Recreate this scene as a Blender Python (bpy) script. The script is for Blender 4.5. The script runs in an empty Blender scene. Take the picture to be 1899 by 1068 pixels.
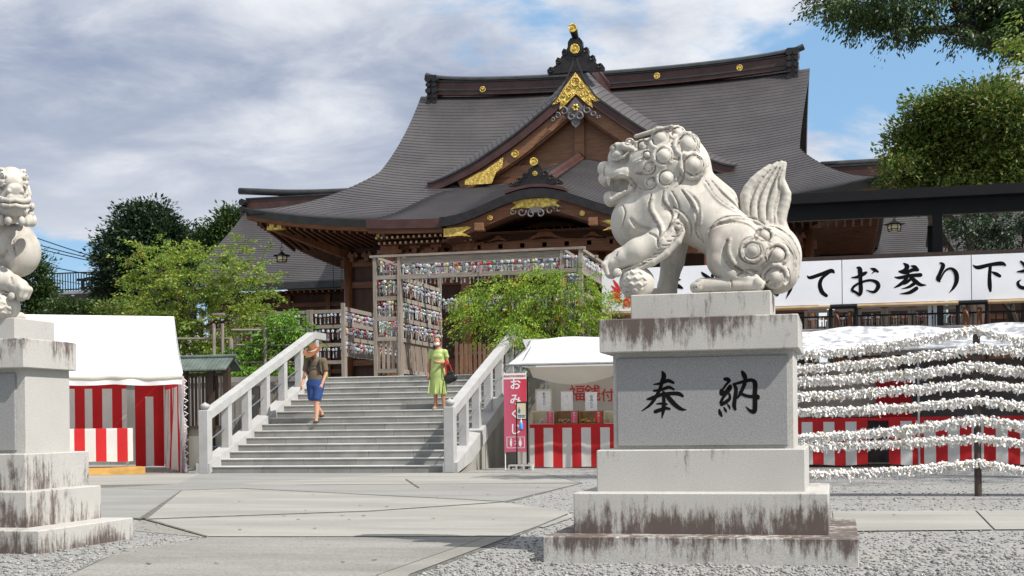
import bpy, math, random
import numpy as np
from mathutils import Vector, Matrix
random.seed(7); np.random.seed(7)
R = math.radians
scene = bpy.context.scene
COL = scene.collection

# ------------------------------------------------------------------ camera
FPX, W0, H0 = 2485.0, 1899.0, 1068.0          # focal length in photo pixels
YAW, ROLL, EYE, HZ = R(13.7), 0.012, 0.97, 783.0
ca, sa, cr, sr = math.cos(YAW), math.sin(YAW), math.cos(ROLL), math.sin(ROLL)
FWD = Vector((-sa, ca, 0)); RGT = Vector((ca, sa, 0)); UP = Vector((0, 0, 1))
cam_d = bpy.data.cameras.new('camera'); cam = bpy.data.objects.new('camera', cam_d); COL.objects.link(cam)
cam_d.sensor_width = 36.0; cam_d.lens = 36.0 * FPX / W0
cam_d.shift_y = (HZ - H0 / 2) / W0
cam_d.clip_start = 0.1; cam_d.clip_end = 3000
cx = RGT * cr - UP * sr; cy = RGT * sr + UP * cr; cz = -FWD
cam.matrix_world = Matrix(((cx.x, cy.x, cz.x, 0), (cx.y, cy.y, cz.y, 0), (cx.z, cy.z, cz.z, EYE), (0, 0, 0, 1)))
scene.camera = cam
scene.view_settings.view_transform = 'Standard'; scene.view_settings.look = 'None'
scene.view_settings.exposure = 0.42; scene.view_settings.gamma = 1.0
scene.view_settings.use_curve_mapping = False
scene.cycles.max_bounces = 6; scene.cycles.transparent_max_bounces = 8
scene.cycles.use_denoising = True

# ------------------------------------------------------------------ sun and sky
SUN = Vector((0.80, -0.30, 1.0)).normalized()
sun_d = bpy.data.lights.new('sun', 'SUN'); sun_d.energy = 5.0; sun_d.angle = R(0.5); sun_d.color = (1, 0.955, 0.89)
sun = bpy.data.objects.new('sun', sun_d); COL.objects.link(sun)
sun.rotation_euler = SUN.to_track_quat('Z', 'Y').to_euler(); sun.location = (20, -10, 40)
world = bpy.data.worlds.new('World'); scene.world = world; world.use_nodes = True
wt = world.node_tree; wt.nodes.clear()
def wn(t, **k):
    n = wt.nodes.new(t)
    for a, b in k.items(): setattr(n, a, b)
    return n
def lk(a, b): wt.links.new(a, b)
def wmath(op, a, b=None, c=None):
    n = wn('ShaderNodeMath', operation=op)
    for i, v in enumerate((a, b, c)):
        if v is None: continue
        if isinstance(v, (int, float)): n.inputs[i].default_value = v
        else: lk(v, n.inputs[i])
    return n.outputs[0]
def wramp(v, a, b, lo=0.0, hi=1.0):
    n = wn('ShaderNodeMapRange', interpolation_type='SMOOTHSTEP'); lk(v, n.inputs[0])
    for i, q in zip((1, 2, 3, 4), (a, b, lo, hi)): n.inputs[i].default_value = q
    return n.outputs[0]
sky = wn('ShaderNodeTexSky'); sky.sky_type = 'NISHITA'; sky.sun_disc = False
sky.sun_elevation = math.asin(SUN.z); sky.sun_rotation = math.atan2(SUN.x, SUN.y)
sky.air_density = 1.0; sky.dust_density = 0.6; sky.ozone_density = 1.5
tc = wn('ShaderNodeTexCoord'); sx = wn('ShaderNodeSeparateXYZ'); lk(tc.outputs['Generated'], sx.inputs[0])
den = wmath('ADD', wmath('MAXIMUM', sx.outputs[2], 0.0), 0.16)
px_, py_ = wmath('DIVIDE', sx.outputs[0], den), wmath('DIVIDE', sx.outputs[1], den)
cv = wn('ShaderNodeCombineXYZ'); lk(px_, cv.inputs[0]); lk(py_, cv.inputs[1])
def wnoise(scale, detail, rough, off, dist=0.0, stretch=(1, 1, 1)):
    m = wn('ShaderNodeMapping'); m.inputs['Location'].default_value = off; m.inputs['Scale'].default_value = stretch
    lk(cv.outputs[0], m.inputs[0])
    n = wn('ShaderNodeTexNoise'); n.inputs['Scale'].default_value = scale; n.inputs['Detail'].default_value = detail
    n.inputs['Roughness'].default_value = rough; n.inputs['Distortion'].default_value = dist
    lk(m.outputs[0], n.inputs['Vector']); return n.outputs[0]
n1 = wnoise(0.85, 9, 0.56, (9.0225, 4.4204, 7.3816), 0.35)
n2 = wnoise(0.55, 8, 0.52, (5.8155, 4.8216, 15.6409), 0.5, (1, 1.25, 1))
n3 = wnoise(3.2, 7, 0.6, (16.2219, 8.0158, 0.5200), 0.3)
CLOUD_A, CLOUD_B = 0.415, 0.485
cover = wramp(wmath('SUBTRACT', n1, wramp(sx.outputs[2], 0.05, 0.24, 0.045, 0.0)), CLOUD_A, CLOUD_B)
shade = wramp(wmath('ADD', wmath('MULTIPLY', n2, 0.72), wmath('MULTIPLY', n3, 0.28)), 0.46, 0.66)
shade = wmath('MULTIPLY', shade, wramp(sx.outputs[2], 0.06, 0.26, 0.25, 1.0))   # clouds whiten towards the horizon
ccol = wn('ShaderNodeMixRGB'); lk(shade, ccol.inputs[0])
ccol.inputs[1].default_value = (0.98, 1.0, 1.04, 1); ccol.inputs[2].default_value = (0.33, 0.40, 0.56, 1)
skm = wn('ShaderNodeMixRGB', blend_type='MULTIPLY'); skm.inputs[0].default_value = 1.0
lk(sky.outputs[0], skm.inputs[1]); SKYS = 0.11; skm.inputs[2].default_value = (SKYS * 1.2, SKYS * 1.25, SKYS * 1.2, 1)
veil = wn('ShaderNodeMixRGB'); veil.inputs[0].default_value = 0.62; lk(skm.outputs[0], veil.inputs[1]); veil.inputs[2].default_value = (0.33, 0.62, 1.0, 1)
mx = wn('ShaderNodeMixRGB'); lk(cover, mx.inputs[0]); lk(veil.outputs[0], mx.inputs[1]); lk(ccol.outputs[0], mx.inputs[2])
bg = wn('ShaderNodeBackground'); lk(mx.outputs[0], bg.inputs[0]); bg.inputs[1].default_value = 0.70
wo = wn('ShaderNodeOutputWorld'); lk(bg.outputs[0], wo.inputs[0])

# ------------------------------------------------------------------ photo pixel -> point on a world plane
def ray(px, py):
    a, b = px - 950.0, HZ - py
    u = a * cr + b * sr; v = -a * sr + b * cr
    return FWD * FPX + RGT * u + UP * v
def P(px, py, Y):
    d = ray(px, py); return Vector((0, 0, EYE)) + d * (Y / d.y)
def PZ(px, py, z=0.0):
    d = ray(px, py); return Vector((0, 0, EYE)) + d * ((z - EYE) / d.z)
def PXX(px, py, X):
    d = ray(px, py); return Vector((0, 0, EYE)) + d * (X / d.x)
def proj(p):
    q = Vector(p) - Vector((0, 0, EYE)); D = q.dot(FWD); u, v = FPX * q.dot(RGT) / D, FPX * q.z / D
    return 950 + u * cr - v * sr, HZ - v * cr - u * sr

# ------------------------------------------------------------------ materials
class NT:
    def __init__(s, name):
        s.m = bpy.data.materials.new(name); s.m.use_nodes = True; s.t = s.m.node_tree
        s.b = s.t.nodes['Principled BSDF']; s.out = s.t.nodes['Material Output']
        s.geo = s.n('ShaderNodeNewGeometry'); s.pos = s.geo.outputs['Position']
    def n(s, t, **k):
        x = s.t.nodes.new(t)
        for a, b in k.items(): setattr(x, a, b)
        return x
    def l(s, a, b): s.t.links.new(a, b)
    def put(s, sock, v):
        if isinstance(v, (int, float)): sock.default_value = v
        elif isinstance(v, (tuple, list)): sock.default_value = tuple(v) + ((1,) if len(v) == 3 and sock.type == 'RGBA' else ())
        else: s.l(v, sock)
    def math(s, op, a, b=None, c=None):
        x = s.n('ShaderNodeMath', operation=op)
        for i, v in enumerate((a, b, c)):
            if v is not None: s.put(x.inputs[i], v)
        return x.outputs[0]
    def ramp(s, v, a, b, lo=0.0, hi=1.0, smooth=True):
        x = s.n('ShaderNodeMapRange'); x.interpolation_type = 'SMOOTHSTEP' if smooth else 'LINEAR'
        s.put(x.inputs[0], v)
        for i, q in zip((1, 2, 3, 4), (a, b, lo, hi)): s.put(x.inputs[i], q)
        return x.outputs[0]
    def noise(s, scale, detail=4, rough=0.55, stretch=(1, 1, 1), off=(0, 0, 0), dist=0.0, vec=None):
        m = s.n('ShaderNodeMapping'); m.inputs['Scale'].default_value = stretch; m.inputs['Location'].default_value = off
        s.l(vec or s.pos, m.inputs[0])
        x = s.n('ShaderNodeTexNoise'); x.inputs['Scale'].default_value = scale; x.inputs['Detail'].default_value = detail
        x.inputs['Roughness'].default_value = rough; x.inputs['Distortion'].default_value = dist
        s.l(m.outputs[0], x.inputs['Vector']); return x.outputs[0]
    def voro(s, scale, feature='F1', stretch=(1, 1, 1)):
        m = s.n('ShaderNodeMapping'); m.inputs['Scale'].default_value = stretch; s.l(s.pos, m.inputs[0])
        x = s.n('ShaderNodeTexVoronoi', feature=feature); x.inputs['Scale'].default_value = scale
        s.l(m.outputs[0], x.inputs['Vector']); return x
    def mix(s, f, a, b, mode='MIX'):
        x = s.n('ShaderNodeMixRGB', blend_type=mode); s.put(x.inputs[0], f); s.put(x.inputs[1], a); s.put(x.inputs[2], b)
        return x.outputs[0]
    def bump(s, h, strength=0.3, dist=0.01):
        x = s.n('ShaderNodeBump'); x.inputs['Strength'].default_value = strength; x.inputs['Distance'].default_value = dist
        s.l(h, x.inputs['Height']); s.l(x.outputs[0], s.b.inputs['Normal'])
    def col(s, c): s.put(s.b.inputs['Base Color'], c)
    def rough(s, v): s.put(s.b.inputs['Roughness'], v)
    def sep(s):
        x = s.n('ShaderNodeSeparateXYZ'); s.l(s.pos, x.inputs[0]); return x.outputs
    def island(s): return s.geo.outputs['Random Per Island']
    def objrand(s): return s.n('ShaderNodeObjectInfo').outputs['Random']
def simple(name, c, rough=0.6, metal=0.0, var=0.18, ns=6.0, bump=0.15, bs=60.0, stretch=(1, 1, 1), spec=0.4, dark=None, objv=0.0):
    t = NT(name)
    f = t.noise(ns, 5, 0.6, stretch)
    d = dark or tuple(x * (1 - var * 2) for x in c)
    cc = t.mix(t.ramp(f, 0.3, 0.7), d, c)
    if objv: cc = t.mix(t.math('MULTIPLY', t.objrand(), objv), cc, tuple(x * 0.35 for x in c))
    t.col(cc); t.rough(rough); t.b.inputs['Metallic'].default_value = metal
    t.b.inputs['Specular IOR Level'].default_value = spec
    if bump: t.bump(t.noise(bs, 3, 0.6, stretch), bump, 0.004)
    return t.m
def stone(name, base=(0.50, 0.485, 0.45), z0=None, z1=None, at='none', amount=1.0, speck=0.16):
    """granite; at: 'bottom'/'top'/'all' says where the dark lichen streaks of that block grow"""
    t = NT(name)
    g = t.ramp(t.noise(150, 3, 0.8), 0.38, 0.62)
    c = t.mix(g, tuple(x * (1 - speck * 2) for x in base), base)
    c = t.mix(t.math('MULTIPLY', t.ramp(t.noise(2.6, 5, 0.6), 0.42, 0.72), 0.35), c, tuple(x * 0.72 for x in base))
    if at != 'none':
        z = t.sep()[2]
        st = t.noise(9, 7, 0.68, (1.6, 1.6, 0.22)); st2 = t.noise(38, 6, 0.75, (1, 1, 0.35)); br = t.noise(1.5, 3, 0.5, off=(z0 * 7, 1, 2))
        if at == 'bottom': hgt = t.ramp(z, z0, z1, 1.0, 0.0, False)
        elif at == 'top': hgt = t.ramp(z, z0, z1, 0.0, 1.0, False)
        else: hgt = 0.55
        s_ = t.math('ADD', t.math('MULTIPLY', st, 1.0), t.math('MULTIPLY', hgt, 0.30 * amount))
        s_ = t.math('ADD', s_, t.math('MULTIPLY', br, 0.85)); s_ = t.math('ADD', s_, t.math('MULTIPLY', st2, 0.62))
        k = t.math('MULTIPLY', t.ramp(s_, 1.30, 1.60), 0.9)
        c = t.mix(k, c, (0.055, 0.031, 0.024))
    # thin dirt and worn pale edges
    c = t.mix(t.math('MULTIPLY', t.ramp(t.noise(60, 5, 0.75, (1, 1, 0.5)), 0.60, 0.75), 0.45), c, (0.16, 0.12, 0.10))
    t.col(c); t.rough(0.82); t.bump(t.noise(160, 4, 0.7), 0.35, 0.003)
    return t.m
def leafm(name, cols, trans=0.35, spots=None):
    t = NT(name); r = t.island()
    cr_ = t.n('ShaderNodeValToRGB'); t.l(r, cr_.inputs[0]); e = cr_.color_ramp.elements
    e[0].color = cols[0] + (1,); e[0].position = 0.0; e[1].color = cols[-1] + (1,); e[1].position = 1.0
    for i, c in enumerate(cols[1:-1]):
        q = e.new((i + 1) / (len(cols) - 1)); q.color = c + (1,)
    c = cr_.outputs[0]
    big = t.ramp(t.noise(1.1, 3, 0.5), 0.35, 0.65)
    c = t.mix(t.math('MULTIPLY', big, 0.45), c, tuple(x * 0.55 for x in cols[0]))
    if spots:
        c = t.mix(t.math('MULTIPLY', t.ramp(t.noise(2.2, 3, 0.6, off=(5, 3, 1)), spots[1], spots[1] + 0.08), t.ramp(r, 0.25, 0.5)), c, spots[0])
    t.col(c); t.rough(0.5); t.b.inputs['Specular IOR Level'].default_value = 0.45
    tr = t.n('ShaderNodeBsdfTranslucent'); t.l(c, tr.inputs[0])
    mx_ = t.n('ShaderNodeMixShader'); mx_.inputs[0].default_value = trans
    t.l(t.b.outputs[0], mx_.inputs[1]); t.l(tr.outputs[0], mx_.inputs[2]); t.l(mx_.outputs[0], t.out.inputs[0])
    return t.m

M = {}
M['granite'] = stone('granite', (0.50, 0.48, 0.45))
M['granite_white'] = simple('granite_white', (0.38, 0.378, 0.372), 0.7, var=0.08, ns=3, bump=0.25, bs=200)
M['step'] = simple('step_granite', (0.255, 0.25, 0.235), 0.75, var=0.14, ns=2.2, bump=0.3, bs=180, objv=0.25)
M['step_nose'] = simple('step_nosing', (0.52, 0.52, 0.50), 0.7, var=0.1, ns=4, bump=0.2, bs=180, objv=0.2)
M['concrete_wall'] = simple('concrete_wall', (0.30, 0.29, 0.26), 0.9, var=0.22, ns=1.3, bump=0.35, bs=40, stretch=(1, 1, 0.35))
M['wood_grey'] = simple('weathered_wood', (0.30, 0.255, 0.215), 0.8, var=0.2, ns=5, bump=0.4, bs=30, stretch=(6, 6, 0.6), objv=0.35)
M['wood_grey_h'] = simple('weathered_wood_rail', (0.30, 0.255, 0.215), 0.8, var=0.2, ns=5, bump=0.4, bs=30, stretch=(0.6, 6, 6), objv=0.3)
M['wood_slat'] = simple('slat_wood', (0.34, 0.27, 0.215), 0.8, var=0.22, ns=6, bump=0.35, bs=30, stretch=(6, 6, 0.5), objv=0.5)
M['wood_dark'] = simple('dark_wood', (0.060, 0.036, 0.026), 0.6, var=0.25, ns=4, bump=0.3, bs=25, stretch=(3, 3, 0.4), objv=0.4)
M['hinoki'] = simple('brown_timber', (0.165, 0.060, 0.022), 0.55, var=0.25, ns=3, bump=0.2, bs=25, stretch=(4, 4, 0.5))
M['hinoki_h'] = simple('brown_timber_beam', (0.165, 0.060, 0.022), 0.55, var=0.25, ns=3, bump=0.2, bs=25, stretch=(0.5, 4, 4))
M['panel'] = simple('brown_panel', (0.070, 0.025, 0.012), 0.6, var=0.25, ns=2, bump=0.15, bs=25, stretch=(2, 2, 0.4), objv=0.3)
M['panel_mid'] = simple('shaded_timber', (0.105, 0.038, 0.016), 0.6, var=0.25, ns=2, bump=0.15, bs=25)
M['gable_board'] = simple('gable_board', (0.27, 0.125, 0.058), 0.55, var=0.2, ns=3, bump=0.2, bs=20, stretch=(0.6, 4, 4), objv=0.3)
M['ridge_red'] = simple('ridge_copper_red', (0.078, 0.036, 0.031), 0.45, metal=0.2, var=0.2, ns=1.5, bump=0.1, bs=12, stretch=(1, 1, 1))
M['ridge_dark'] = simple('ridge_cap_patina', (0.042, 0.044, 0.046), 0.5, metal=0.2, var=0.2, ns=2, bump=0.1)
M['oni'] = simple('black_bronze_ornament', (0.030, 0.026, 0.026), 0.38, metal=0.4, var=0.2, ns=5, bump=0.2)
M['gegyo'] = simple('carved_grey_pendant', (0.13, 0.12, 0.125), 0.55, metal=0.0, var=0.2, ns=9, bump=0.5, bs=30)
M['black_steel'] = simple('black_steel', (0.007, 0.007, 0.008), 0.55, metal=0.0, var=0.15, ns=3, bump=0.03, spec=0.2)
M['dark_interior'] = simple('dark_interior', (0.012, 0.009, 0.008), 0.9, var=0.2, bump=0)
M['steel'] = simple('galvanised_steel', (0.42, 0.44, 0.46), 0.35, metal=0.8, var=0.12, ns=8, bump=0.05)
M['post_brown'] = simple('rust_brown_post', (0.075, 0.05, 0.04), 0.6, var=0.25, ns=9, bump=0.3)
M['bark'] = simple('bark', (0.085, 0.062, 0.048), 0.9, var=0.3, ns=6, bump=0.8, bs=25, stretch=(2, 2, 0.5))
M['bark_dark'] = simple('bark_dark', (0.030, 0.022, 0.018), 0.9, var=0.3, ns=6, bump=0.8, bs=25, stretch=(2, 2, 0.5))
M['tarp'] = simple('white_tarpaulin', (0.82, 0.82, 0.815), 0.55, var=0.03, ns=1.2, bump=0.5, bs=2.2, stretch=(1, 1, 0.4))
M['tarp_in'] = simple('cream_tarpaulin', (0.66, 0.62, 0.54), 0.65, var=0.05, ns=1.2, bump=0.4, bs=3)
M['paper'] = simple('fortune_paper', (0.80, 0.785, 0.76), 0.8, var=0.07, ns=14, bump=0)
M['white'] = simple('white_paint', (0.72, 0.72, 0.71), 0.6, var=0.03, bump=0)
M['sign_white'] = simple('banner_cloth_white', (0.74, 0.745, 0.78), 0.6, var=0.03, ns=1.5, bump=0.25, bs=1.8)
M['ink'] = simple('black_ink', (0.005, 0.0045, 0.005), 0.8, var=0.1, bump=0, spec=0.1)
M['ink_red'] = simple('red_ink', (0.55, 0.02, 0.02), 0.6, var=0.06, bump=0)
M['cloth_red'] = simple('red_cloth', (0.60, 0.018, 0.022), 0.75, var=0.08, ns=2, bump=0.25, bs=7)
M['cloth_white'] = simple('white_cloth', (0.72, 0.70, 0.67), 0.75, var=0.05, ns=2.5, bump=0.25, bs=7)
M['pink'] = simple('pink_print', (0.62, 0.09, 0.16), 0.5, var=0.05, bump=0)
M['pole_tan'] = simple('tan_bamboo_pole', (0.42, 0.29, 0.16), 0.5, var=0.15, ns=3, bump=0.1)
M['plank_yellow'] = simple('yellow_plywood', (0.56, 0.32, 0.08), 0.6, var=0.15, ns=2.5, bump=0.1, stretch=(0.5, 3, 3))
M['copper_green'] = simple('green_copper', (0.12, 0.155, 0.135), 0.6, metal=0.1, var=0.2, ns=4, bump=0.2)
M['cream'] = simple('cream_box_card', (0.60, 0.53, 0.36), 0.6, var=0.06, bump=0)
M['box_wood'] = simple('clear_brown_box', (0.30, 0.16, 0.06), 0.5, var=0.15, bump=0)
M['gold_lantern'] = simple('lantern_paper', (0.70, 0.62, 0.40), 0.5, var=0.1, ns=12, bump=0)
def gold():
    t = NT('gilded_metal'); n = t.noise(9, 4, 0.6); v = t.voro(7).outputs[0]
    c = t.mix(t.ramp(n, 0.35, 0.7), (0.42, 0.27, 0.05), (0.78, 0.60, 0.16))
    t.col(c); t.rough(0.42); t.b.inputs['Metallic'].default_value = 0.55
    t.bump(t.noise(16, 3, 0.6, dist=1.5), 0.9, 0.04); return t.m
M['gold'] = gold()
def translucent(m, f):
    nt = m.node_tree; b = nt.nodes['Principled BSDF']; tr = nt.nodes.new('ShaderNodeBsdfTranslucent'); c = b.inputs['Base Color'].links[0].from_socket
    nt.links.new(c, tr.inputs[0]); mx_ = nt.nodes.new('ShaderNodeMixShader'); mx_.inputs[0].default_value = f
    nt.links.new(b.outputs[0], mx_.inputs[1]); nt.links.new(tr.outputs[0], mx_.inputs[2]); nt.links.new(mx_.outputs[0], nt.nodes['Material Output'].inputs[0])
translucent(M['tarp'], 0.35); translucent(M['tarp_in'], 0.3); translucent(M['cloth_red'], 0.25); translucent(M['cloth_white'], 0.25)
def roofm():
    t = NT('roof_copper_shingle')
    z = t.sep()
    n = t.noise(0.5, 4, 0.55); f = t.noise(6, 4, 0.6, (1, 0.6, 0.6)); j = t.noise(40, 2, 0.5, (1, 0.05, 0.05))
    c = t.mix(t.ramp(n, 0.35, 0.7), (0.050, 0.046, 0.048), (0.072, 0.066, 0.068))
    c = t.mix(t.math('MULTIPLY', t.ramp(f, 0.5, 0.75), 0.35), c, (0.095, 0.085, 0.085))
    c = t.mix(t.math('MULTIPLY', t.objrand(), 0.3), c, (0.045, 0.04, 0.042))
    t.col(c); t.rough(0.52); t.b.inputs['Metallic'].default_value = 0.25
    t.bump(j, 0.15, 0.01); return t.m
M['roof'] = roofm()
def gravel():
    t = NT('gravel'); v = t.voro(52); v2 = t.voro(55)
    k = t.n('ShaderNodeSeparateColor'); t.l(v.outputs['Color'], k.inputs[0])
    c = t.mix(k.outputs[0], (0.135, 0.135, 0.13), (0.32, 0.315, 0.30))
    c = t.mix(t.ramp(v.outputs['Distance'], 0.45, 0.85), c, (0.17, 0.17, 0.17))
    c = t.mix(t.math('MULTIPLY', t.ramp(t.noise(0.8, 5, 0.6), 0.45, 0.7), 0.3), c, (0.30, 0.29, 0.26))
    t.col(c); t.rough(0.9); t.bump(v.outputs['Distance'], -0.6, 0.012); return t.m
M['gravel'] = gravel()
def concrete(name, a, b, sp=0.5):
    t = NT(name); n = t.noise(0.55, 6, 0.62, (0.6, 2.2, 1)); g = t.noise(55, 3, 0.7)
    c = t.mix(t.ramp(n, 0.35, 0.68), a, b)
    c = t.mix(t.math('MULTIPLY', t.ramp(g, 0.42, 0.7), sp), c, tuple(x * 0.55 for x in a))
    c = t.mix(t.math('MULTIPLY', t.ramp(t.noise(7, 6, 0.7, (0.4, 2, 1)), 0.6, 0.75), 0.35), c, tuple(x * 0.6 for x in a))
    t.col(c); t.rough(0.88); t.bump(g, 0.5, 0.004); return t.m
M['paving_light'] = concrete('paving_light', (0.225, 0.22, 0.20), (0.30, 0.29, 0.262), 0.3)
M['paving_mid'] = concrete('paving_mid', (0.195, 0.193, 0.182), (0.25, 0.246, 0.23), 0.4)
M['paving_rough'] = concrete('paving_rough', (0.175, 0.168, 0.155), (0.265, 0.255, 0.235), 0.75)
M['paving_edge'] = concrete('paving_edge', (0.19, 0.185, 0.165), (0.25, 0.24, 0.215), 0.4)
M['joint'] = simple('joint_moss', (0.155, 0.15, 0.13), 0.95, var=0.3, ns=10, bump=0.3)
M['terrace'] = concrete('terrace_paving', (0.24, 0.23, 0.21), (0.31, 0.30, 0.27), 0.4)
M['leaf_maple'] = leafm('maple_leaf', [(0.08, 0.20, 0.016), (0.18, 0.34, 0.026), (0.31, 0.45, 0.035), (0.44, 0.48, 0.05)], 0.45, ((0.70, 0.30, 0.02), 0.61))
M['leaf_left'] = leafm('left_maple_leaf', [(0.10, 0.20, 0.025), (0.18, 0.30, 0.035), (0.28, 0.37, 0.045), (0.38, 0.35, 0.07)], 0.45, ((0.36, 0.22, 0.05), 0.62))
M['leaf_bush'] = leafm('shrub_leaf', [(0.07, 0.20, 0.018), (0.14, 0.31, 0.025), (0.25, 0.42, 0.04)], 0.4)
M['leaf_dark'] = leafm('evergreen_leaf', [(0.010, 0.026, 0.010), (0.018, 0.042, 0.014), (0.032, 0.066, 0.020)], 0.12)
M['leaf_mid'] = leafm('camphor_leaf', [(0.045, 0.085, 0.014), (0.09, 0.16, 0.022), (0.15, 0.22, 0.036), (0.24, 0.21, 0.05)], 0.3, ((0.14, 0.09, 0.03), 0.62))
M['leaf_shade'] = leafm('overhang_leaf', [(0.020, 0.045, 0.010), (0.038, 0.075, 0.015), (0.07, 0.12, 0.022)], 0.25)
M['grass'] = leafm('grass_blade', [(0.05, 0.12, 0.02), (0.09, 0.19, 0.03)], 0.3)
M['skin'] = simple('skin', (0.50, 0.27, 0.17), 0.5, var=0.05, bump=0)
M['skin_dark'] = simple('skin_tan', (0.36, 0.17, 0.10), 0.5, var=0.05, bump=0)

# ------------------------------------------------------------------ mesh building
OFF = {}                                        # origin of each thing, so that children can be given in world metres
def mesh_np(name, V, F, mats, mi=None, smooth=False):
    """V (n,3) float, F (m,k) int or list of tuples"""
    me = bpy.data.meshes.new(name)
    if isinstance(F, np.ndarray):
        V = np.asarray(V, np.float32); n, k = F.shape
        me.vertices.add(len(V)); me.vertices.foreach_set('co', V.ravel())
        me.loops.add(n * k); me.loops.foreach_set('vertex_index', F.astype(np.int32).ravel())
        me.polygons.add(n); me.polygons.foreach_set('loop_start', np.arange(0, n * k, k, dtype=np.int32))
        me.update(calc_edges=True)
    else:
        me.from_pydata([tuple(v) for v in V], [], F); me.update()
    for m in (mats if isinstance(mats, (list, tuple)) else [mats]): me.materials.append(m)
    if mi is not None: me.polygons.foreach_set('material_index', np.asarray(mi, np.int32))
    if smooth: me.polygons.foreach_set('use_smooth', np.ones(len(me.polygons), bool))
    return me
def link(name, me, parent=None, loc=None):
    o = bpy.data.objects.new(name, me); COL.objects.link(o)
    if parent is not None: o.parent = parent
    if loc is not None: o.location = loc
    return o
def root_off(o):
    while o is not None:
        if o.name in OFF: return OFF[o.name]
        o = o.parent
    return Vector((0, 0, 0))
class MB:
    def __init__(s): s.v = []; s.f = []; s.mi = []; s.cur = 0
    def add(s, vs, fs):
        b = len(s.v); s.v += [tuple(v) for v in vs]
        for f in fs: s.f.append(tuple(i + b for i in f)); s.mi.append(s.cur)
        return s
    def box(s, x0, x1, y0, y1, z0, z1, taper=0.0):
        t = taper
        return s.add([(x0, y0, z0), (x1, y0, z0), (x1, y1, z0), (x0, y1, z0), (x0 + t, y0 + t, z1), (x1 - t, y0 + t, z1), (x1 - t, y1 - t, z1), (x0 + t, y1 - t, z1)],
                     [(0, 3, 2, 1), (4, 5, 6, 7), (0, 1, 5, 4), (1, 2, 6, 5), (2, 3, 7, 6), (3, 0, 4, 7)])
    def bbox(s, x0, x1, y0, y1, z0, z1, c=0.01):
        """box with chamfered edges: an octagonal-section stack in z"""
        def ring(e, z): return [(x0 + e + c, y0 + e, z), (x1 - e - c, y0 + e, z), (x1 - e, y0 + e + c, z), (x1 - e, y1 - e - c, z), (x1 - e - c, y1 - e, z), (x0 + e + c, y1 - e, z), (x0 + e, y1 - e - c, z), (x0 + e, y0 + e + c, z)]
        V = ring(c, z0) + ring(0, z0 + c) + ring(0, z1 - c) + ring(c, z1); F = [tuple(range(7, -1, -1)), tuple(range(24, 32))]
        for k in range(3):
            for i in range(8): F.append((k * 8 + i, k * 8 + (i + 1) % 8, k * 8 + 8 + (i + 1) % 8, k * 8 + 8 + i))
        return s.add(V, F)
    def beam(s, a, b, w, h, up=(0, 0, 1)):
        a, b = Vector(a), Vector(b); d = (b - a).normalized(); sd = d.cross(Vector(up))
        if sd.length < 1e-4: sd = d.cross(Vector((1, 0, 0)))
        sd.normalize(); u = sd.cross(d).normalized(); sd *= w / 2; u *= h / 2
        V = [p + q for p in (a, b) for q in (-sd - u, sd - u, sd + u, -sd + u)]
        return s.add(V, [(0, 3, 2, 1), (4, 5, 6, 7), (0, 1, 5, 4), (1, 2, 6, 5), (2, 3, 7, 6), (3, 0, 4, 7)])
    def tube(s, pts, r, n=8, cap=True):
        pts = [Vector(p) for p in pts]; rr = r if isinstance(r, (list, tuple)) else [r] * len(pts); V = []; F = []
        prev = None
        for i, p in enumerate(pts):
            d = (pts[min(i + 1, len(pts) - 1)] - pts[max(i - 1, 0)]).normalized()
            if prev is None:
                e = d.cross(Vector((0, 0, 1)))
                if e.length < 0.05: e = d.cross(Vector((1, 0, 0)))
            else: e = prev - d * prev.dot(d)
            e.normalize(); g = d.cross(e); prev = e
            for k in range(n):
                a = 2 * math.pi * k / n; V.append(p + (e * math.cos(a) + g * math.sin(a)) * rr[i])
        for i in range(len(pts) - 1):
            for k in range(n): F.append((i * n + k, i * n + (k + 1) % n, (i + 1) * n + (k + 1) % n, (i + 1) * n + k))
        if cap: F.append(tuple(range(n - 1, -1, -1))); F.append(tuple(range((len(pts) - 1) * n, len(pts) * n)))
        return s.add(V, F)
    def lathe(s, c, prof, n=16, axis='z'):
        V = []; F = []; c = Vector(c)
        for r_, h in prof:
            for k in range(n):
                a = 2 * math.pi * k / n; p = (r_ * math.cos(a), r_ * math.sin(a), h)
                if axis == 'y': p = (p[0], p[2], p[1])
                if axis == 'x': p = (p[2], p[0], p[1])
                V.append(c + Vector(p))
        for i in range(len(prof) - 1):
            for k in range(n): F.append((i * n + k, i * n + (k + 1) % n, (i + 1) * n + (k + 1) % n, (i + 1) * n + k))
        F.append(tuple(range(n - 1, -1, -1))); F.append(tuple(range((len(prof) - 1) * n, len(prof) * n)))
        return s.add(V, F)
    def prism(s, poly, a, b):
        """poly: 3-D points of a planar outline; extruded by vector a..b"""
        a, b = Vector(a), Vector(b); n = len(poly); V = [Vector(p) + a for p in poly] + [Vector(p) + b for p in poly]
        F = [tuple(range(n - 1, -1, -1)), tuple(range(n, 2 * n))] + [(i, (i + 1) % n, n + (i + 1) % n, n + i) for i in range(n)]
        return s.add(V, F)
    def grid(s, fn, nu, nv):
        V = [fn(i / nu, j / nv) for j in range(nv + 1) for i in range(nu + 1)]
        F = [(j * (nu + 1) + i, j * (nu + 1) + i + 1, (j + 1) * (nu + 1) + i + 1, (j + 1) * (nu + 1) + i) for j in range(nv) for i in range(nu)]
        return s.add(V, F)
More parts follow.
